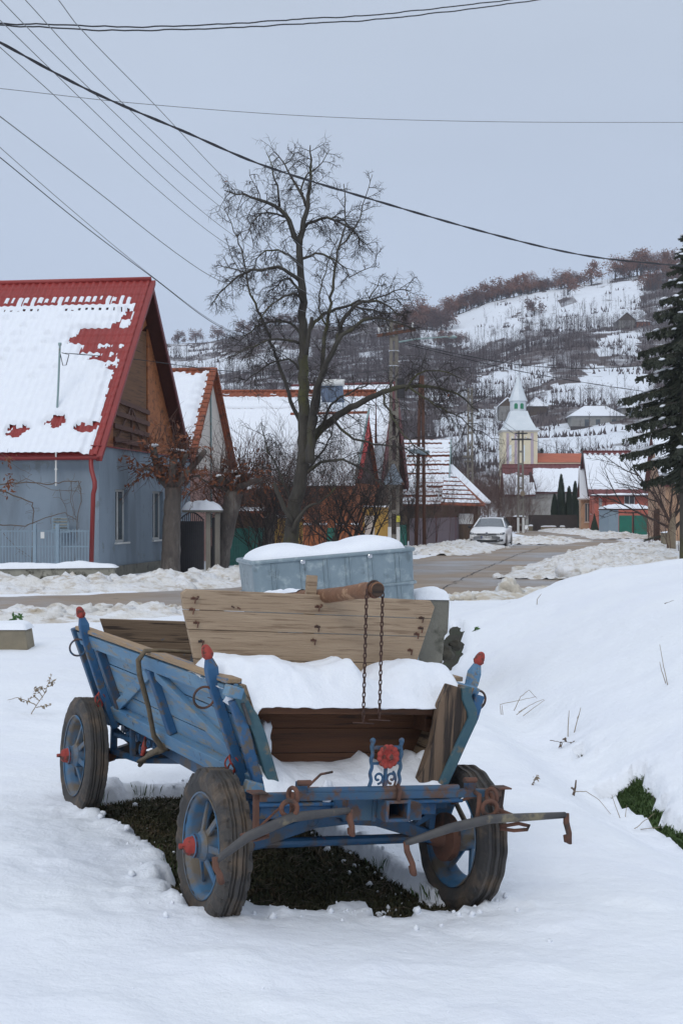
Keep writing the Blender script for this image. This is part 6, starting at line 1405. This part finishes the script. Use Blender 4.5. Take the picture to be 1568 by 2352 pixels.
# ------------------------------------------------------------------ spruce and the shrubs at the right edge
sp = empty('spruce_tree', V((at(1570, 0, 46).x, 46, 0)), 0, 'large dark spruce with snow on its drooping boughs at the right edge', 'tree')
m = MB(); m.tube([(0, 0, -.3), (0, 0, 5), (0, 0, 11.0)], [.16, .12, .02], 10); m.build('trunk', M['bark'], sp)
fol = MB(); sno = MB(); brn = MB()
SPW = [(0, .1), (.9, .35), (2.0, .8), (3.6, 1.25), (4.8, 1.75), (5.8, 1.95), (7.0, 1.95), (7.8, 1.5), (8.4, 1.1), (9.8, .5)]   # distance below the top : reach
top = 10.85
for k in range(118):
    wh = k//7; dz = .2+(wh/16.9)*8.1+rnd.uniform(-.12, .12); z = top-dz; reach = interp(SPW, dz)*(.55+.55*rnd.random()); a = 2*pi*(k % 7)/7+wh*.7+rnd.gauss(0, .2)
    if k % 7 == 0: a = pi+rnd.uniform(-.5, .3); reach = interp(SPW, dz)*(.85+.3*rnd.random())
    d = V((cos(a), sin(a), 0)); s = V((-sin(a), cos(a), 0)); P = []
    for i in range(7): t = i/6; P.append(d*reach*t+V((0, 0, z+.12*reach*t-.50*reach*t*t+.20*reach*t**4)))
    brn.tube(P, [.03*(1-.8*i/6) for i in range(7)], 4, cap=False)
    n = int(11+reach*23)
    for j in range(n):
        t = .12+.88*rnd.random(); i = min(5, int(t*6)); p = P[i].lerp(P[i+1], t*6-i); sd = rnd.choice((-1, 1)); L = (.14+.30*rnd.random())*(1-.4*t)*min(1, reach)
        e = (s*sd*.55+d*.35+V((0, 0, -.5-1.6*rnd.random()))).normalized()
        w = .022+.018*rnd.random()
        for q in range(4):
            c = p+e*L*q/4; o = V((rnd.gauss(0, 1), rnd.gauss(0, 1), rnd.gauss(0, .5))).normalized()*w*2.2
            fol.add([c-o, c+e*L*.42+o*.2, c+o], [(0, 1, 2)]); fol.add([c, c+o.cross(e)*1.2+e*.05, c+e*L*.4], [(0, 1, 2)])
    if rnd.random() < .8:
        i0 = rnd.choice((2, 3, 4)); A, B = P[i0], P[min(6, i0+rnd.choice((1, 2)))]; c = A.lerp(B, .5); L = (B-A).length/2
        th = atan2(d.y, d.x); sno.nxt(); q = len(sno.v); sno.blob((0, 0, 0), (max(.08, L), .07+.05*rnd.random(), .035), k, .3, 10, 6)
        R_ = Matrix.Rotation(th, 3, 'Z') @ Matrix.Rotation(-atan2((B-A).z, sqrt((B-A).x**2+(B-A).y**2)), 3, 'Y')
        for ii in range(q, len(sno.v)): sno.v[ii] = tuple(R_ @ V(sno.v[ii])+c+V((0, 0, .03)))
for j in range(900): z = top-rnd.random()**.7*8.4; a = rnd.random()*2*pi; p = V((0, 0, z)); d = V((cos(a), sin(a), -.5))*interp(SPW, top-z)*.4; fol.add([p-V((0, 0, .05)), p+V((0, 0, .05)), p+d], [(0, 1, 2)])
fol.build('foliage', M['needle'], sp); brn.build('boughs', M['bark'], sp); sno.build('snow_patch', M['snow_fine'], sp, smooth=True)
o = small_tree('bare_tree', 'low leafless tree with a pale peeling trunk in front of the tan house', 1541, 58, 4.2, .13, 8, 3, .55, 'twig', lean=0, kids_=4)
m = MB(); m.tube([(-.02, 0, .1), (0, -.02, .9), (.05, -.02, 1.7)], [.2, .17, .13], 10); m.build('peeled_trunk', M['straw'], o)
small_tree('bare_shrub', 'dense brown shrub under the spruce at the right edge', 1575, 56, 3.0, .8, 10, 3, .5, 'twig_brown')
small_tree('bare_shrub', 'small green-brown shrub beside the green garage doors', 1500, 76, 1.6, .4, 8, 2, .5, 'twig_brown')
fb = empty('fallen_branch', gnd(1500, 1246, .35), 0, 'fallen spruce branch lying on the snow heap at the right', 'branch')
m = MB(); m.tube([(-.45, 0, .05), (0, 0, .22), (.55, .1, .30)], [.03, .03, .02], 5); m.build('stick', M['bark'], fb); m = MB()
for _ in range(260): t = rnd.random(); p = V((-.45+t, rnd.gauss(0, .06), .12+.2*t+rnd.gauss(0, .03))); a = rnd.random()*6.28; m.add([p, p+V((.05, 0, .02)), p+V((-.14+.1*cos(a), .1*sin(a), -.08+.05*rnd.random()))], [(0, 1, 2)])
m.build('needles', M['needle'], fb)
sb = empty('stone_post', pp(1528, 62), 0, 'short mossy stone post below the peeling trunk', 'stone'); m = MB(); m.b2((-.15, 0, -.1), (.3, .35, .85)); m.build('stone', M['stone_tan'], sb, bevel=.04); snow_cap(sb, (-.15, 0), (.3, .35), .85, .07)

# ------------------------------------------------------------------ poles, sign, wires
def ladder_pole(name, label, px, Y, ztop, w0=.32, w1=.14, t=.11, mt='pole', rungs=9, group=None, lean=0.0):
    r = empty(name, pp(px, Y), 0, label, 'pole', group); m = MB()
    for s in (-1, 1): m.bar((s*w0/2, 0, -.2), (s*w1/2+lean, 0, ztop), t, t*1.2, up=(0, 1, 0))
    for k in range(rungs): z = ztop*(k+.7)/(rungs+.5); w = lerp(w0, w1, z/ztop); m.b2((-w/2+lean*z/ztop, -t*.45, z), (w/2+lean*z/ztop, t*.45, z+.16))
    m.build('shaft', M[mt], r); return r
p1 = ladder_pole('concrete_pole', 'tallest concrete ladder pole with a rusty crossarm right of the big tree', 904, 57, 9.4, .34, .2, .13)
for k, (x0, z0_, x1, z1_) in enumerate(((-.68, 8.8, .88, 9.05), (.0, 9.15, .45, 9.22))): m = MB(); m.bar((x0, -.12, z0_), (x1, -.12, z1_), .10, .12); m.build('crossarm', M['rust'], p1)
for x, z in ((-.6, 8.95), (-.25, 9.0), (.35, 9.1), (.75, 9.15)): m = MB(); m.tube([(x, -.12, z-.05), (x, -.12, z+.10), (x, -.12, z+.18)], [.02, .05, .03], 8); m.build('insulator', M['white'], p1)
m = MB(); m.tube([(.2, -.1, 8.55), (.9, -.3, 8.65), (2.25, -.5, 8.72)], [.035, .03, .025], 8); m.build('lamp_arm', M['pipe_grey'], p1); m = MB(); m.blob((2.3, -.5, 8.7), (.22, .1, .06), 1, .05, 10, 6); m.build('lamp_head', M['pipe_grey'], p1)
m = MB(); m.b2((.12, -.25, 6.3), (.42, -.05, 7.1)); m.build('junction_box', M['iron_dark'], p1, bevel=.02)
for s in (-1, 1): m = MB(); m.b2((s*.17-.07, -.085, 0), (s*.17+.07, .085, 1.15)); m.build('white_band', M['white'], p1)
m = MB(); m.b2((.10, -.11, 1.35), (.24, -.087, 1.6)); m.build('marker_plate', mat('marker_yellow', (.6, .55, .08)), p1)
for zz_ in (7.6, 8.2): m = MB(); m.ring((0, 0, zz_), (0, 0, 1), .2, .02, 16, 5); m.build('steel_strap', M['chrome'], p1)
sg = empty('warning_sign', at(903, 1113, 56.2), 0, 'grey back of a rusty cornered triangular warning sign on the concrete pole', 'sign')
m = MB(); m.prism([(-.44, 0, 0), (.44, 0, 0), (.40, 0, .08), (.04, 0, .82), (-.04, 0, .82), (-.40, 0, .08)], (0, .02, 0)); m.build('plate', M['sign_back'], sg, bevel=.004)
for x in (-.40, .38): m = MB(); m.blob((x, -.006, .04), (.07, .006, .05), x*9, .4, 10, 6); m.build('rust_stain', M['rust'], sg)
m = MB(); m.b2((-.05, -.03, .05), (.05, -.002, .7)); m.build('mount', M['sign_back'], sg)
p2_ = empty('wooden_pole', pp(966, 61), 0, 'pair of brown wooden poles bolted together right of the concrete pole', 'pole')
for x0, x1 in ((-.22, -.02), (.16, .08)): m = MB(); m.tube([(x0, 0, -.2), (x1, 0, 7.6)], [.085, .065], 8); m.build('shaft', M['pole_wood'], p2_, smooth=True)
m = MB(); m.b2((-.5, -.3, 4.25), (.1, -.05, 4.42)); m.b2((-.05, -.18, 4.2), (.35, .12, 4.38)); m.build('bracket', M['galv'], p2_); m = MB(); m.blob((-.2, -.2, 4.47), (.3, .12, .06), 2, .2, 12, 6); m.build('snow_cap', M['snow_fine'], p2_, smooth=True)
p3_ = ladder_pole('concrete_pole', 'concrete ladder pole behind the white car', 1079, 90, 9.6, .34, .22, .11, rungs=12)
m = MB(); m.b2((-.5, -.2, 5.2), (.1, -.1, 5.32)); m.b2((-.4, -.2, 4.9), (.1, -.1, 5.0)); m.build('crossarm', M['pole'], p3_)
p4_ = ladder_pole('concrete_pole', 'far concrete pole with two crossarms in front of the church tower', 1195, 112, 8.15, .42, .30, .13, rungs=8)
m = MB(); m.b2((-.75, -.25, 7.4), (.80, -.13, 7.52)); m.build('crossarm', M['iron_dark'], p4_); m = MB(); m.b2((-.45, -.25, 7.88), (.5, -.13, 7.98)); m.build('crossarm', M['iron_dark'], p4_)
for x in (-.7, -.35, .4, .75): m = MB(); m.tube([(x, -.19, 7.52), (x, -.19, 7.7)], [.06, .04], 6); m.build('insulator', M['white'], p4_)
m = MB(); m.lathe([(0, 0), (.2, 0), (.2, .08), (0, .08)], (.1, -.35, 3.2), (0, -1, 0), 14); m.build('lamp', M['straw'], p4_)
for s in (-1, 1): m = MB(); m.b2((s*.20-.075, -.10, 0), (s*.20+.075, .10, 1.3)); m.build('white_band', M['white'], p4_)
def wire(label, P, r, Y0, Y1, mt='wire_grey', name='power_line', n=90, wob=0.0, group=None):
    xs = [p[0] for p in P]; a, b = P[0][0], P[-1][0]; Q = []
    for i in range(n+1):
        x = lerp(a, b, i/n); y = None           # smooth curve through the sighted points
        k = 0
        while k < len(P)-2 and x > P[k+1][0]: k += 1
        p0, p1_, p2x, p3x = P[max(0, k-1)], P[k], P[k+1], P[min(len(P)-1, k+2)]; t = (x-p1_[0])/(p2x[0]-p1_[0])
        m1 = (p2x[1]-p0[1])/(p2x[0]-p0[0]) if p2x != p0 else 0; m2 = (p3x[1]-p1_[1])/(p3x[0]-p1_[0]); h = p2x[0]-p1_[0]
        y = (2*t**3-3*t*t+1)*p1_[1]+(t**3-2*t*t+t)*h*m1+(-2*t**3+3*t*t)*p2x[1]+(t**3-t*t)*h*m2
        iy = lerp(1/Y0, 1/Y1, (x-a)/(b-a)); Q.append(at(x, y, 1/iy)+V((0, 0, wob*nz(i*.35, Y0))))
    o = Q[0]; e = empty(name, o, 0, label, 'cable', group); m = MB()
    if wob >= 0 and mt == 'wire' and r > .009:
        for s in (-1, 1):
            m.tube([q-o+V((0, s*r*.6*cos(i*.9), s*r*.6*sin(i*.9))) for i, q in enumerate(Q)], r*.75, 6)
    else: m.tube([q-o for q in Q], r, 5)
    m.build('strand', M[mt], e)
wire('thick twisted black cable sagging from the upper left to the right edge', [(-80, 55), (0, 97), (200, 205), (430, 305), (600, 378), (860, 460), (1150, 543), (1350, 588), (1568, 611), (1640, 616)], .0125, 13, 26, 'wire')
wire('upper of the two black cables crossing the top of the sky', [(-60, 52), (0, 55), (110, 56), (300, 62), (500, 56), (700, 43), (850, 35), (1100, 8), (1230, -8)], .0085, 14, 20, 'wire', wob=.012)
wire('lower of the two black cables crossing the top of the sky', [(-60, 60), (0, 59), (130, 64), (240, 70), (480, 66), (700, 54), (850, 46), (1100, 18), (1300, -10)], .0085, 14, 20, 'wire', wob=.012)
wire('single thin wire running nearly level across the sky', [(-60, 198), (0, 203), (300, 236), (700, 266), (1100, 279), (1568, 281), (1640, 280)], .0045, 18, 22)
for lb, P in (('first thin wire from the right of the fan slanting down to the pole', [(100, -40), (135, 0), (180, 60), (355, 240), (543, 436), (905, 742)]),
              ('second thin wire from the right of the fan slanting down to the pole', [(20, -40), (59, 0), (205, 160), (400, 350), (513, 456), (700, 615), (912, 745)]),
              ('middle thin wire of the fan slanting down to the pole', [(-30, -35), (2, 0), (120, 120), (355, 345), (528, 492), (905, 765)]),
              ('fourth thin wire from the right of the fan slanting down to the pole', [(-40, 10), (0, 46), (200, 240), (400, 430), (543, 545), (900, 765)]),
              ('leftmost thin wire of the fan slanting down to the pole', [(-40, 72), (0, 108), (115, 210), (350, 425), (520, 560), (870, 768)]),
              ('single darker wire slanting down behind the tree below the fan', [(-40, 240), (0, 267), (205, 425), (410, 585), (513, 648), (870, 772)])):
    wire(lb, P, .0055 if 'darker' in lb else .0045, 12, 57)
wire('upper of the two low wires slanting past the red roof peak', [(-40, 300), (0, 338), (180, 495), (354, 638), (520, 755), (880, 890)], .0045, 15, 57)
wire('lower of the two low wires slanting past the red roof peak', [(-40, 330), (0, 361), (180, 508), (349, 636), (520, 758), (890, 880)], .006, 15, 57, 'wire')
wire('dark service cable from the mast on the red roof to the concrete pole', [(150, 811), (300, 824), (500, 850), (700, 862), (900, 850)], .010, 37, 57, 'wire', n=40)
wire('dark cable from the tall concrete pole over to the spruce, the upper one', [(925, 786), (1060, 815), (1195, 838), (1330, 846), (1461, 841), (1600, 830)], .013, 57, 60, 'wire', n=40)
wire('dark cable from the tall concrete pole over to the spruce, the lower one', [(928, 790), (1060, 822), (1180, 850), (1350, 880), (1500, 902), (1600, 915)], .013, 57, 60, 'wire', n=40)
for i, (a, b) in enumerate(((1003, 895), (1004, 880), (994, 870))): wire(('lowest', 'middle', 'highest')[i]+' far wire running from the pole before the church to the pole behind the car', [(1082, b), (1130, (a+b)/2+12), (1190, a)], .012, 90, 112, 'wire', n=20)
wire('far wire running from the pole before the church to the right', [(1200, 1003), (1300, 1035), (1400, 1045), (1500, 1040)], .012, 112, 95, 'wire', n=20)

# ------------------------------------------------------------------ the white car
car = empty('parked_car', pp(1117, 69.5), radians(-12), 'white hatchback parked in the snow at the left of the road, front to the camera', 'car')
ST = [(0.0, .66, .26, .56, .60, .58), (.06, .80, .20, .62, .68, .66), (.20, .87, .18, .70, .76, .74), (.6, .895, .18, .82, .84, .90), (1.05, .90, .18, .90, .82, .985), (1.2, .90, .18, .93, .80, 1.01), (2.0, .90, .18, .97, .60, 1.43), (2.6, .90, .18, .98, .60, 1.475), (3.3, .90, .18, .99, .60, 1.46), (3.75, .89, .18, 1.0, .57, 1.38), (4.05, .87, .2, .98, .70, 1.02), (4.25, .80, .26, .86, .66, .9)]
m = MB(); K_ = []
for (y, w, zb, zt, wr, zr) in ST:
    half = [(0, zb), (w-.08, zb), (w-.02, zb+.07), (w, lerp(zb, zt, .5)), (w-.015, zt-.04), (w-.04, zt), (wr, zr-.035), (wr-.10, zr-.005), (0, zr+.015)]
    K_.append([(x, y, z) for x, z in half]+[(-x, y, z) for x, z in half[-2:0:-1]])
n = len(K_[0]); vs = [p for q in K_ for p in q]; fs = []; mi = []
for j in range(len(ST)-1):
    for i in range(n):
        fs.append((j*n+i, j*n+(i+1) % n, (j+1)*n+(i+1) % n, (j+1)*n+i)); side = i in (5, n-6); topf = i in (6, 7, n-7, n-8)
        mi.append(1 if (side and 5 <= j <= 9) or (topf and j in (5, 9)) else 0)
m.add(vs, fs+[tuple(range(n)), tuple((len(ST)-1)*n+i for i in range(n))]); m.m = mi+[0, 0]
bd = m.build('body', [M['car_white'], M['glass']], car, smooth=True)
for s in (-1, 1):
    m = MB(); m.bar((s*.77, 1.22, 1.0), (s*.56, 2.02, 1.44), .055, .05); m.build('window_pillar', M['car_white'], car)
    m = MB(); m.bar((s*.85, 2.3, 1.0), (s*.60, 2.4, 1.44), .02, .09, up=(1, 0, 0)); m.nxt(); m.bar((s*.84, 3.2, 1.0), (s*.61, 3.2, 1.44), .02, .09, up=(1, 0, 0)); m.build('door_pillar', M['car_black'], car)
    m = MB(); m.tube([(s*.56, 2.15, 1.47), (s*.57, 2.7, 1.52), (s*.56, 3.4, 1.48)], .016, 6); m.build('roof_rail', M['chrome'], car)
    m = MB(); m.blob((s*1.0, 1.45, 1.0), (.10, .07, .07), 1, .05, 12, 8); m.build('mirror', M['car_black'] if s < 0 else M['car_white'], car, smooth=True)
    for y in (.85, 3.45):
        w = sub('wheel', car); w.location = (s*.80, y, .315)
        m = MB(); m.lathe([(.2, -.1), (.29, -.1), (.315, -.07), (.315, .07), (.29, .1), (.2, .1)], (0, 0, 0), (1, 0, 0), 28); m.build('tyre', M['rubber'], w, smooth=True)
        m = MB(); m.lathe([(0, .04), (.05, .06), (.06, .04), (.19, .08), (.21, .09), (.21, 0)], (0, 0, 0), (s, 0, 0), 20); m.build('rim', M['chrome'], w)
        m = MB(); m.lathe([(0, 0), (.36, 0), (.36, .02), (0, .02)], (s*.885-w.location.x, 0, 0), (s, 0, 0), 24); m.build('wheel_arch', M['car_black'], w)
    m = MB(); m.prism([(s*.48, .075, .645), (s*.80, .085, .64), (s*.875, .25, .70), (s*.84, .22, .76), (s*.62, .10, .72), (s*.46, .07, .685)], (0, -.03, 0)); m.build('headlight', M['glass'], car)
    m = MB(); m.lathe([(0, 0), (.035, 0), (.045, .01), (0, .02)], (s*.62, .04, .68), (0, -1, 0), 12); m.lathe([(0, 0), (.03, 0), (.035, .01), (0, .02)], (s*.73, .05, .685), (0, -1, 0), 12); m.build('lamp_lens', M['chrome'], car)
    m = MB(); m.prism([(s*.55, .01, .30), (s*.80, .03, .32), (s*.80, .04, .43), (s*.62, .01, .37)], (0, -.02, 0)); m.build('fog_light_surround', M['car_black'], car)
    m = MB(); m.bar((s*.52, -.02, .36), (s*.82, .0, .44), .015, .02); m.build('trim', M['chrome'], car)
m = MB(); m.b2((-.48, .0, .652), (.48, .07, .70)); m.build('grille', M['car_black'], car); m = MB(); m.b2((-.48, -.012, .645), (.48, -.002, .655)); m.build('trim', M['chrome'], car)
m = MB(); m.b2((-.52, -.015, .235), (.52, .05, .385)); m.build('lower_grille', M['car_black'], car); m = MB(); m.b2((-.56, -.03, .255), (.56, -.017, .275)); m.build('trim', M['chrome'], car)
def text(s, size, mt, parent, loc, name='lettering', ext=.002):
    cu = bpy.data.curves.new('lettering_curve', 'FONT'); cu.body = s; cu.size = size; cu.align_x = 'CENTER'; cu.align_y = 'CENTER'; cu.extrude = ext
    t = bpy.data.objects.new('lettering_source', cu); COL.objects.link(t); bpy.context.view_layer.update()
    me = bpy.data.meshes.new_from_object(t.evaluated_get(bpy.context.evaluated_depsgraph_get())); bpy.data.objects.remove(t)
    me.materials.clear(); me.materials.append(mt); o = bpy.data.objects.new(name, me); COL.objects.link(o); ALLOBJ.append(o); o.parent = parent; o.location = loc; o.rotation_euler = (pi/2, 0, 0); return o
m = MB(); m.b2((-.26, -.028, .455), (.26, -.016, .565)); pl = m.build('number_plate', M['plate'], car, bevel=.003)
text('BH-05-NMA', .105, M['ink'], pl, (.02, -.031, .51)); m = MB(); m.b2((-.258, -.030, .457), (-.215, -.0285, .563)); m.build('blue_strip', M['plate_blue'], pl); text('RO', .028, M['plate'], pl, (-.236, -.032, .475))
m = MB(); m.ring((0, -.018, .70), (0, 1, 0), .060, .008, 24, 6); m.lathe([(0, 0), (.056, 0), (.056, .004), (0, .004)], (0, -.008, .70), (0, -1, 0), 20); m.build('emblem', M['chrome'], car)
m = MB(); zc = .70
m.strip([(-.022, -.02, zc+.048), (0, -.02, zc+.006), (.022, -.02, zc+.048)], .009, .006, up=(0, 1, 0)); m.strip([(-.042, -.02, zc+.030), (-.020, -.02, zc-.040), (0, -.02, zc-.002), (.020, -.02, zc-.040), (.042, -.02, zc+.030)], .009, .006, up=(0, 1, 0)); m.build('emblem_letters', M['ink'], car)

# ------------------------------------------------------------------ weeds and twigs in the snow
def hit(px, py):
    d = V(((px-784)/FPX, 1, -(py-1176)/FPX)); Y = 4.0
    while Y < 40:
        p = V((0, 0, CAMH))+d*Y
        if p.z < snow_h(p.x, p.y): return p
        Y += .03
    return V((0, 0, CAMH))+d*Y
def weed(label, root_px, lines, r=.0025, mt='straw', name='dry_weed', leafs=0, lm='straw', ls=.02):
    o = hit(*root_px); e = empty(name, o, rnd.uniform(-.1, .1)*0, label, 'plant'); m = MB(); l = MB()
    for L in lines:
        P = [at(x, y, o.y+.03*nz(x*.1, y*.1))-o for x, y in L]; R = []
        for a, b in zip(P, P[1:]): R += [a.lerp(b, k/4)+V((0, rnd.gauss(0, .004), rnd.gauss(0, .0015))) for k in range(4)]
        R.append(P[-1]); m.tube(R, [r*(1.1-.6*i/len(R)) for i in range(len(R))], 5)
        for k in range(leafs): leaves(l, R[rnd.randrange(len(R)//3, len(R))], .008, 1, ls)
    m.build('stem', M[mt], e)
    if l.v: l.build('leaf', M[lm], e)
    return e
weed('feathery dry weed sticking out of the snow left of the cart', (72, 1641), [[(72, 1641), (84, 1620), (104, 1592), (112, 1568), (120, 1548)], [(104, 1592), (96, 1580), (84, 1582)], [(112, 1568), (122, 1566), (118, 1575)], [(84, 1620), (62, 1610), (40, 1602), (18, 1608)], [(92, 1610), (80, 1600), (66, 1606)], [(84, 1625), (100, 1622), (118, 1620)], [(98, 1600), (88, 1586), (80, 1588)]], .004, 'straw', leafs=14, ls=.015)
weed('green leafy sprig in the snow at the far left', (40, 1440), [[(38, 1440), (36, 1425), (44, 1412)], [(36, 1428), (26, 1422), (22, 1430)], [(44, 1412), (50, 1416), (48, 1436)], [(36, 1425), (32, 1412)]], .006, 'leaf_green', 'green_plant', 8, 'leaf_green', .045)
weed('bent dry grass stalks lying on the snow right of the cart', (1215, 1645), [[(1150, 1642), (1148, 1618), (1200, 1607), (1230, 1600)], [(1180, 1632), (1195, 1600), (1214, 1585), (1232, 1604)], [(1185, 1642), (1215, 1620), (1248, 1606)], [(1200, 1644), (1225, 1626), (1250, 1608)], [(1190, 1636), (1210, 1624)], [(1154, 1642), (1152, 1620)]], .0032)
weed('pair of upright dry stalks beside the ditch', (1308, 1690), [[(1303, 1691), (1305, 1650), (1306, 1632)], [(1317, 1684), (1325, 1655), (1333, 1625)], [(1325, 1650), (1330, 1640)]], .004)
weed('dark drooping weed over the hollow of the ditch', (1300, 1712), [[(1262, 1700), (1285, 1704), (1330, 1705)], [(1285, 1704), (1287, 1714)], [(1300, 1704), (1298, 1694)], [(1316, 1703), (1330, 1712), (1328, 1730)], [(1310, 1704), (1314, 1716)]], .003, 'vine', leafs=5, lm='vine', ls=.02)
weed('pale seed head on a short bent stalk in the snow', (1222, 1803), [[(1220, 1804), (1228, 1790), (1232, 1784)]], .0035, 'vine', 'seed_head', 14, 'straw', .014)
weed('short broken brown twig standing in the snow', (1316, 1826), [[(1316, 1826), (1320, 1812), (1322, 1792)], [(1319, 1815), (1311, 1810)]], .009, 'vine', 'broken_twig')
weed('long arching dry stalk right of the broken twig', (1400, 1872), [[(1318, 1818), (1345, 1818), (1375, 1838), (1402, 1870)]], .0028)
weed('two thin slanting stalks in front of the ditch grass', (1425, 1880), [[(1424, 1882), (1412, 1850), (1404, 1826)], [(1434, 1884), (1438, 1850)]], .0025)
weed('small crossed stalks at the lower right in the snow', (1470, 1905), [[(1456, 1904), (1480, 1885), (1502, 1868)], [(1470, 1905), (1515, 1900)]], .0025)
weed('tall thin lone stalk on the snow bank at the right', (1533, 1576), [[(1533, 1576), (1523, 1530), (1514, 1480)], [(1528, 1570), (1518, 1540), (1514, 1520)]], .0035)
weed('faint curled stalks on the crest of the snow field', (1235, 1388), [[(1232, 1390), (1233, 1376), (1242, 1364)], [(1244, 1388), (1256, 1380), (1272, 1390)]], .005)
weed('dry twiggy weed near the right edge on the snow bank', (1530, 1385), [[(1525, 1386), (1545, 1380), (1562, 1378), (1575, 1368)], [(1556, 1380), (1562, 1392)], [(1562, 1378), (1568, 1390)], [(1530, 1400), (1536, 1412)]], .006, 'vine', leafs=3, lm='vine')
weed('small green leafy shoot beside the right front wheel', (868, 1990), [[(868, 1992), (878, 1984), (888, 1976)], [(878, 1984), (892, 1990)], [(872, 1990), (866, 1984)]], .002, 'leaf_green', 'green_plant', 6, 'leaf_green', .022)
weed('green leaf under the snow by the culvert stones', (1092, 1448), [[(1080, 1455), (1090, 1446), (1098, 1438)]], .005, 'leaf_green', 'green_plant', 6, 'leaf_green', .04)

# ------------------------------------------------------------------ winter air
hz = MB(); hz.b2((-330, -5, -3), (420, 660, 175)); hzo = hz.build('haze', None)
hm = bpy.data.materials.new('haze'); hm.use_nodes = True; t = hm.node_tree; t.nodes.remove(t.nodes['Principled BSDF']); pv = t.nodes.new('ShaderNodeVolumePrincipled'); pv.inputs['Color'].default_value = (.80, .87, 1, 1); pv.inputs['Density'].default_value = .0003
t.links.new(pv.outputs[0], t.nodes['Material Output'].inputs['Volume']); hzo.data.materials.clear(); hzo.data.materials.append(hm); hzo['kind'] = 'stuff'
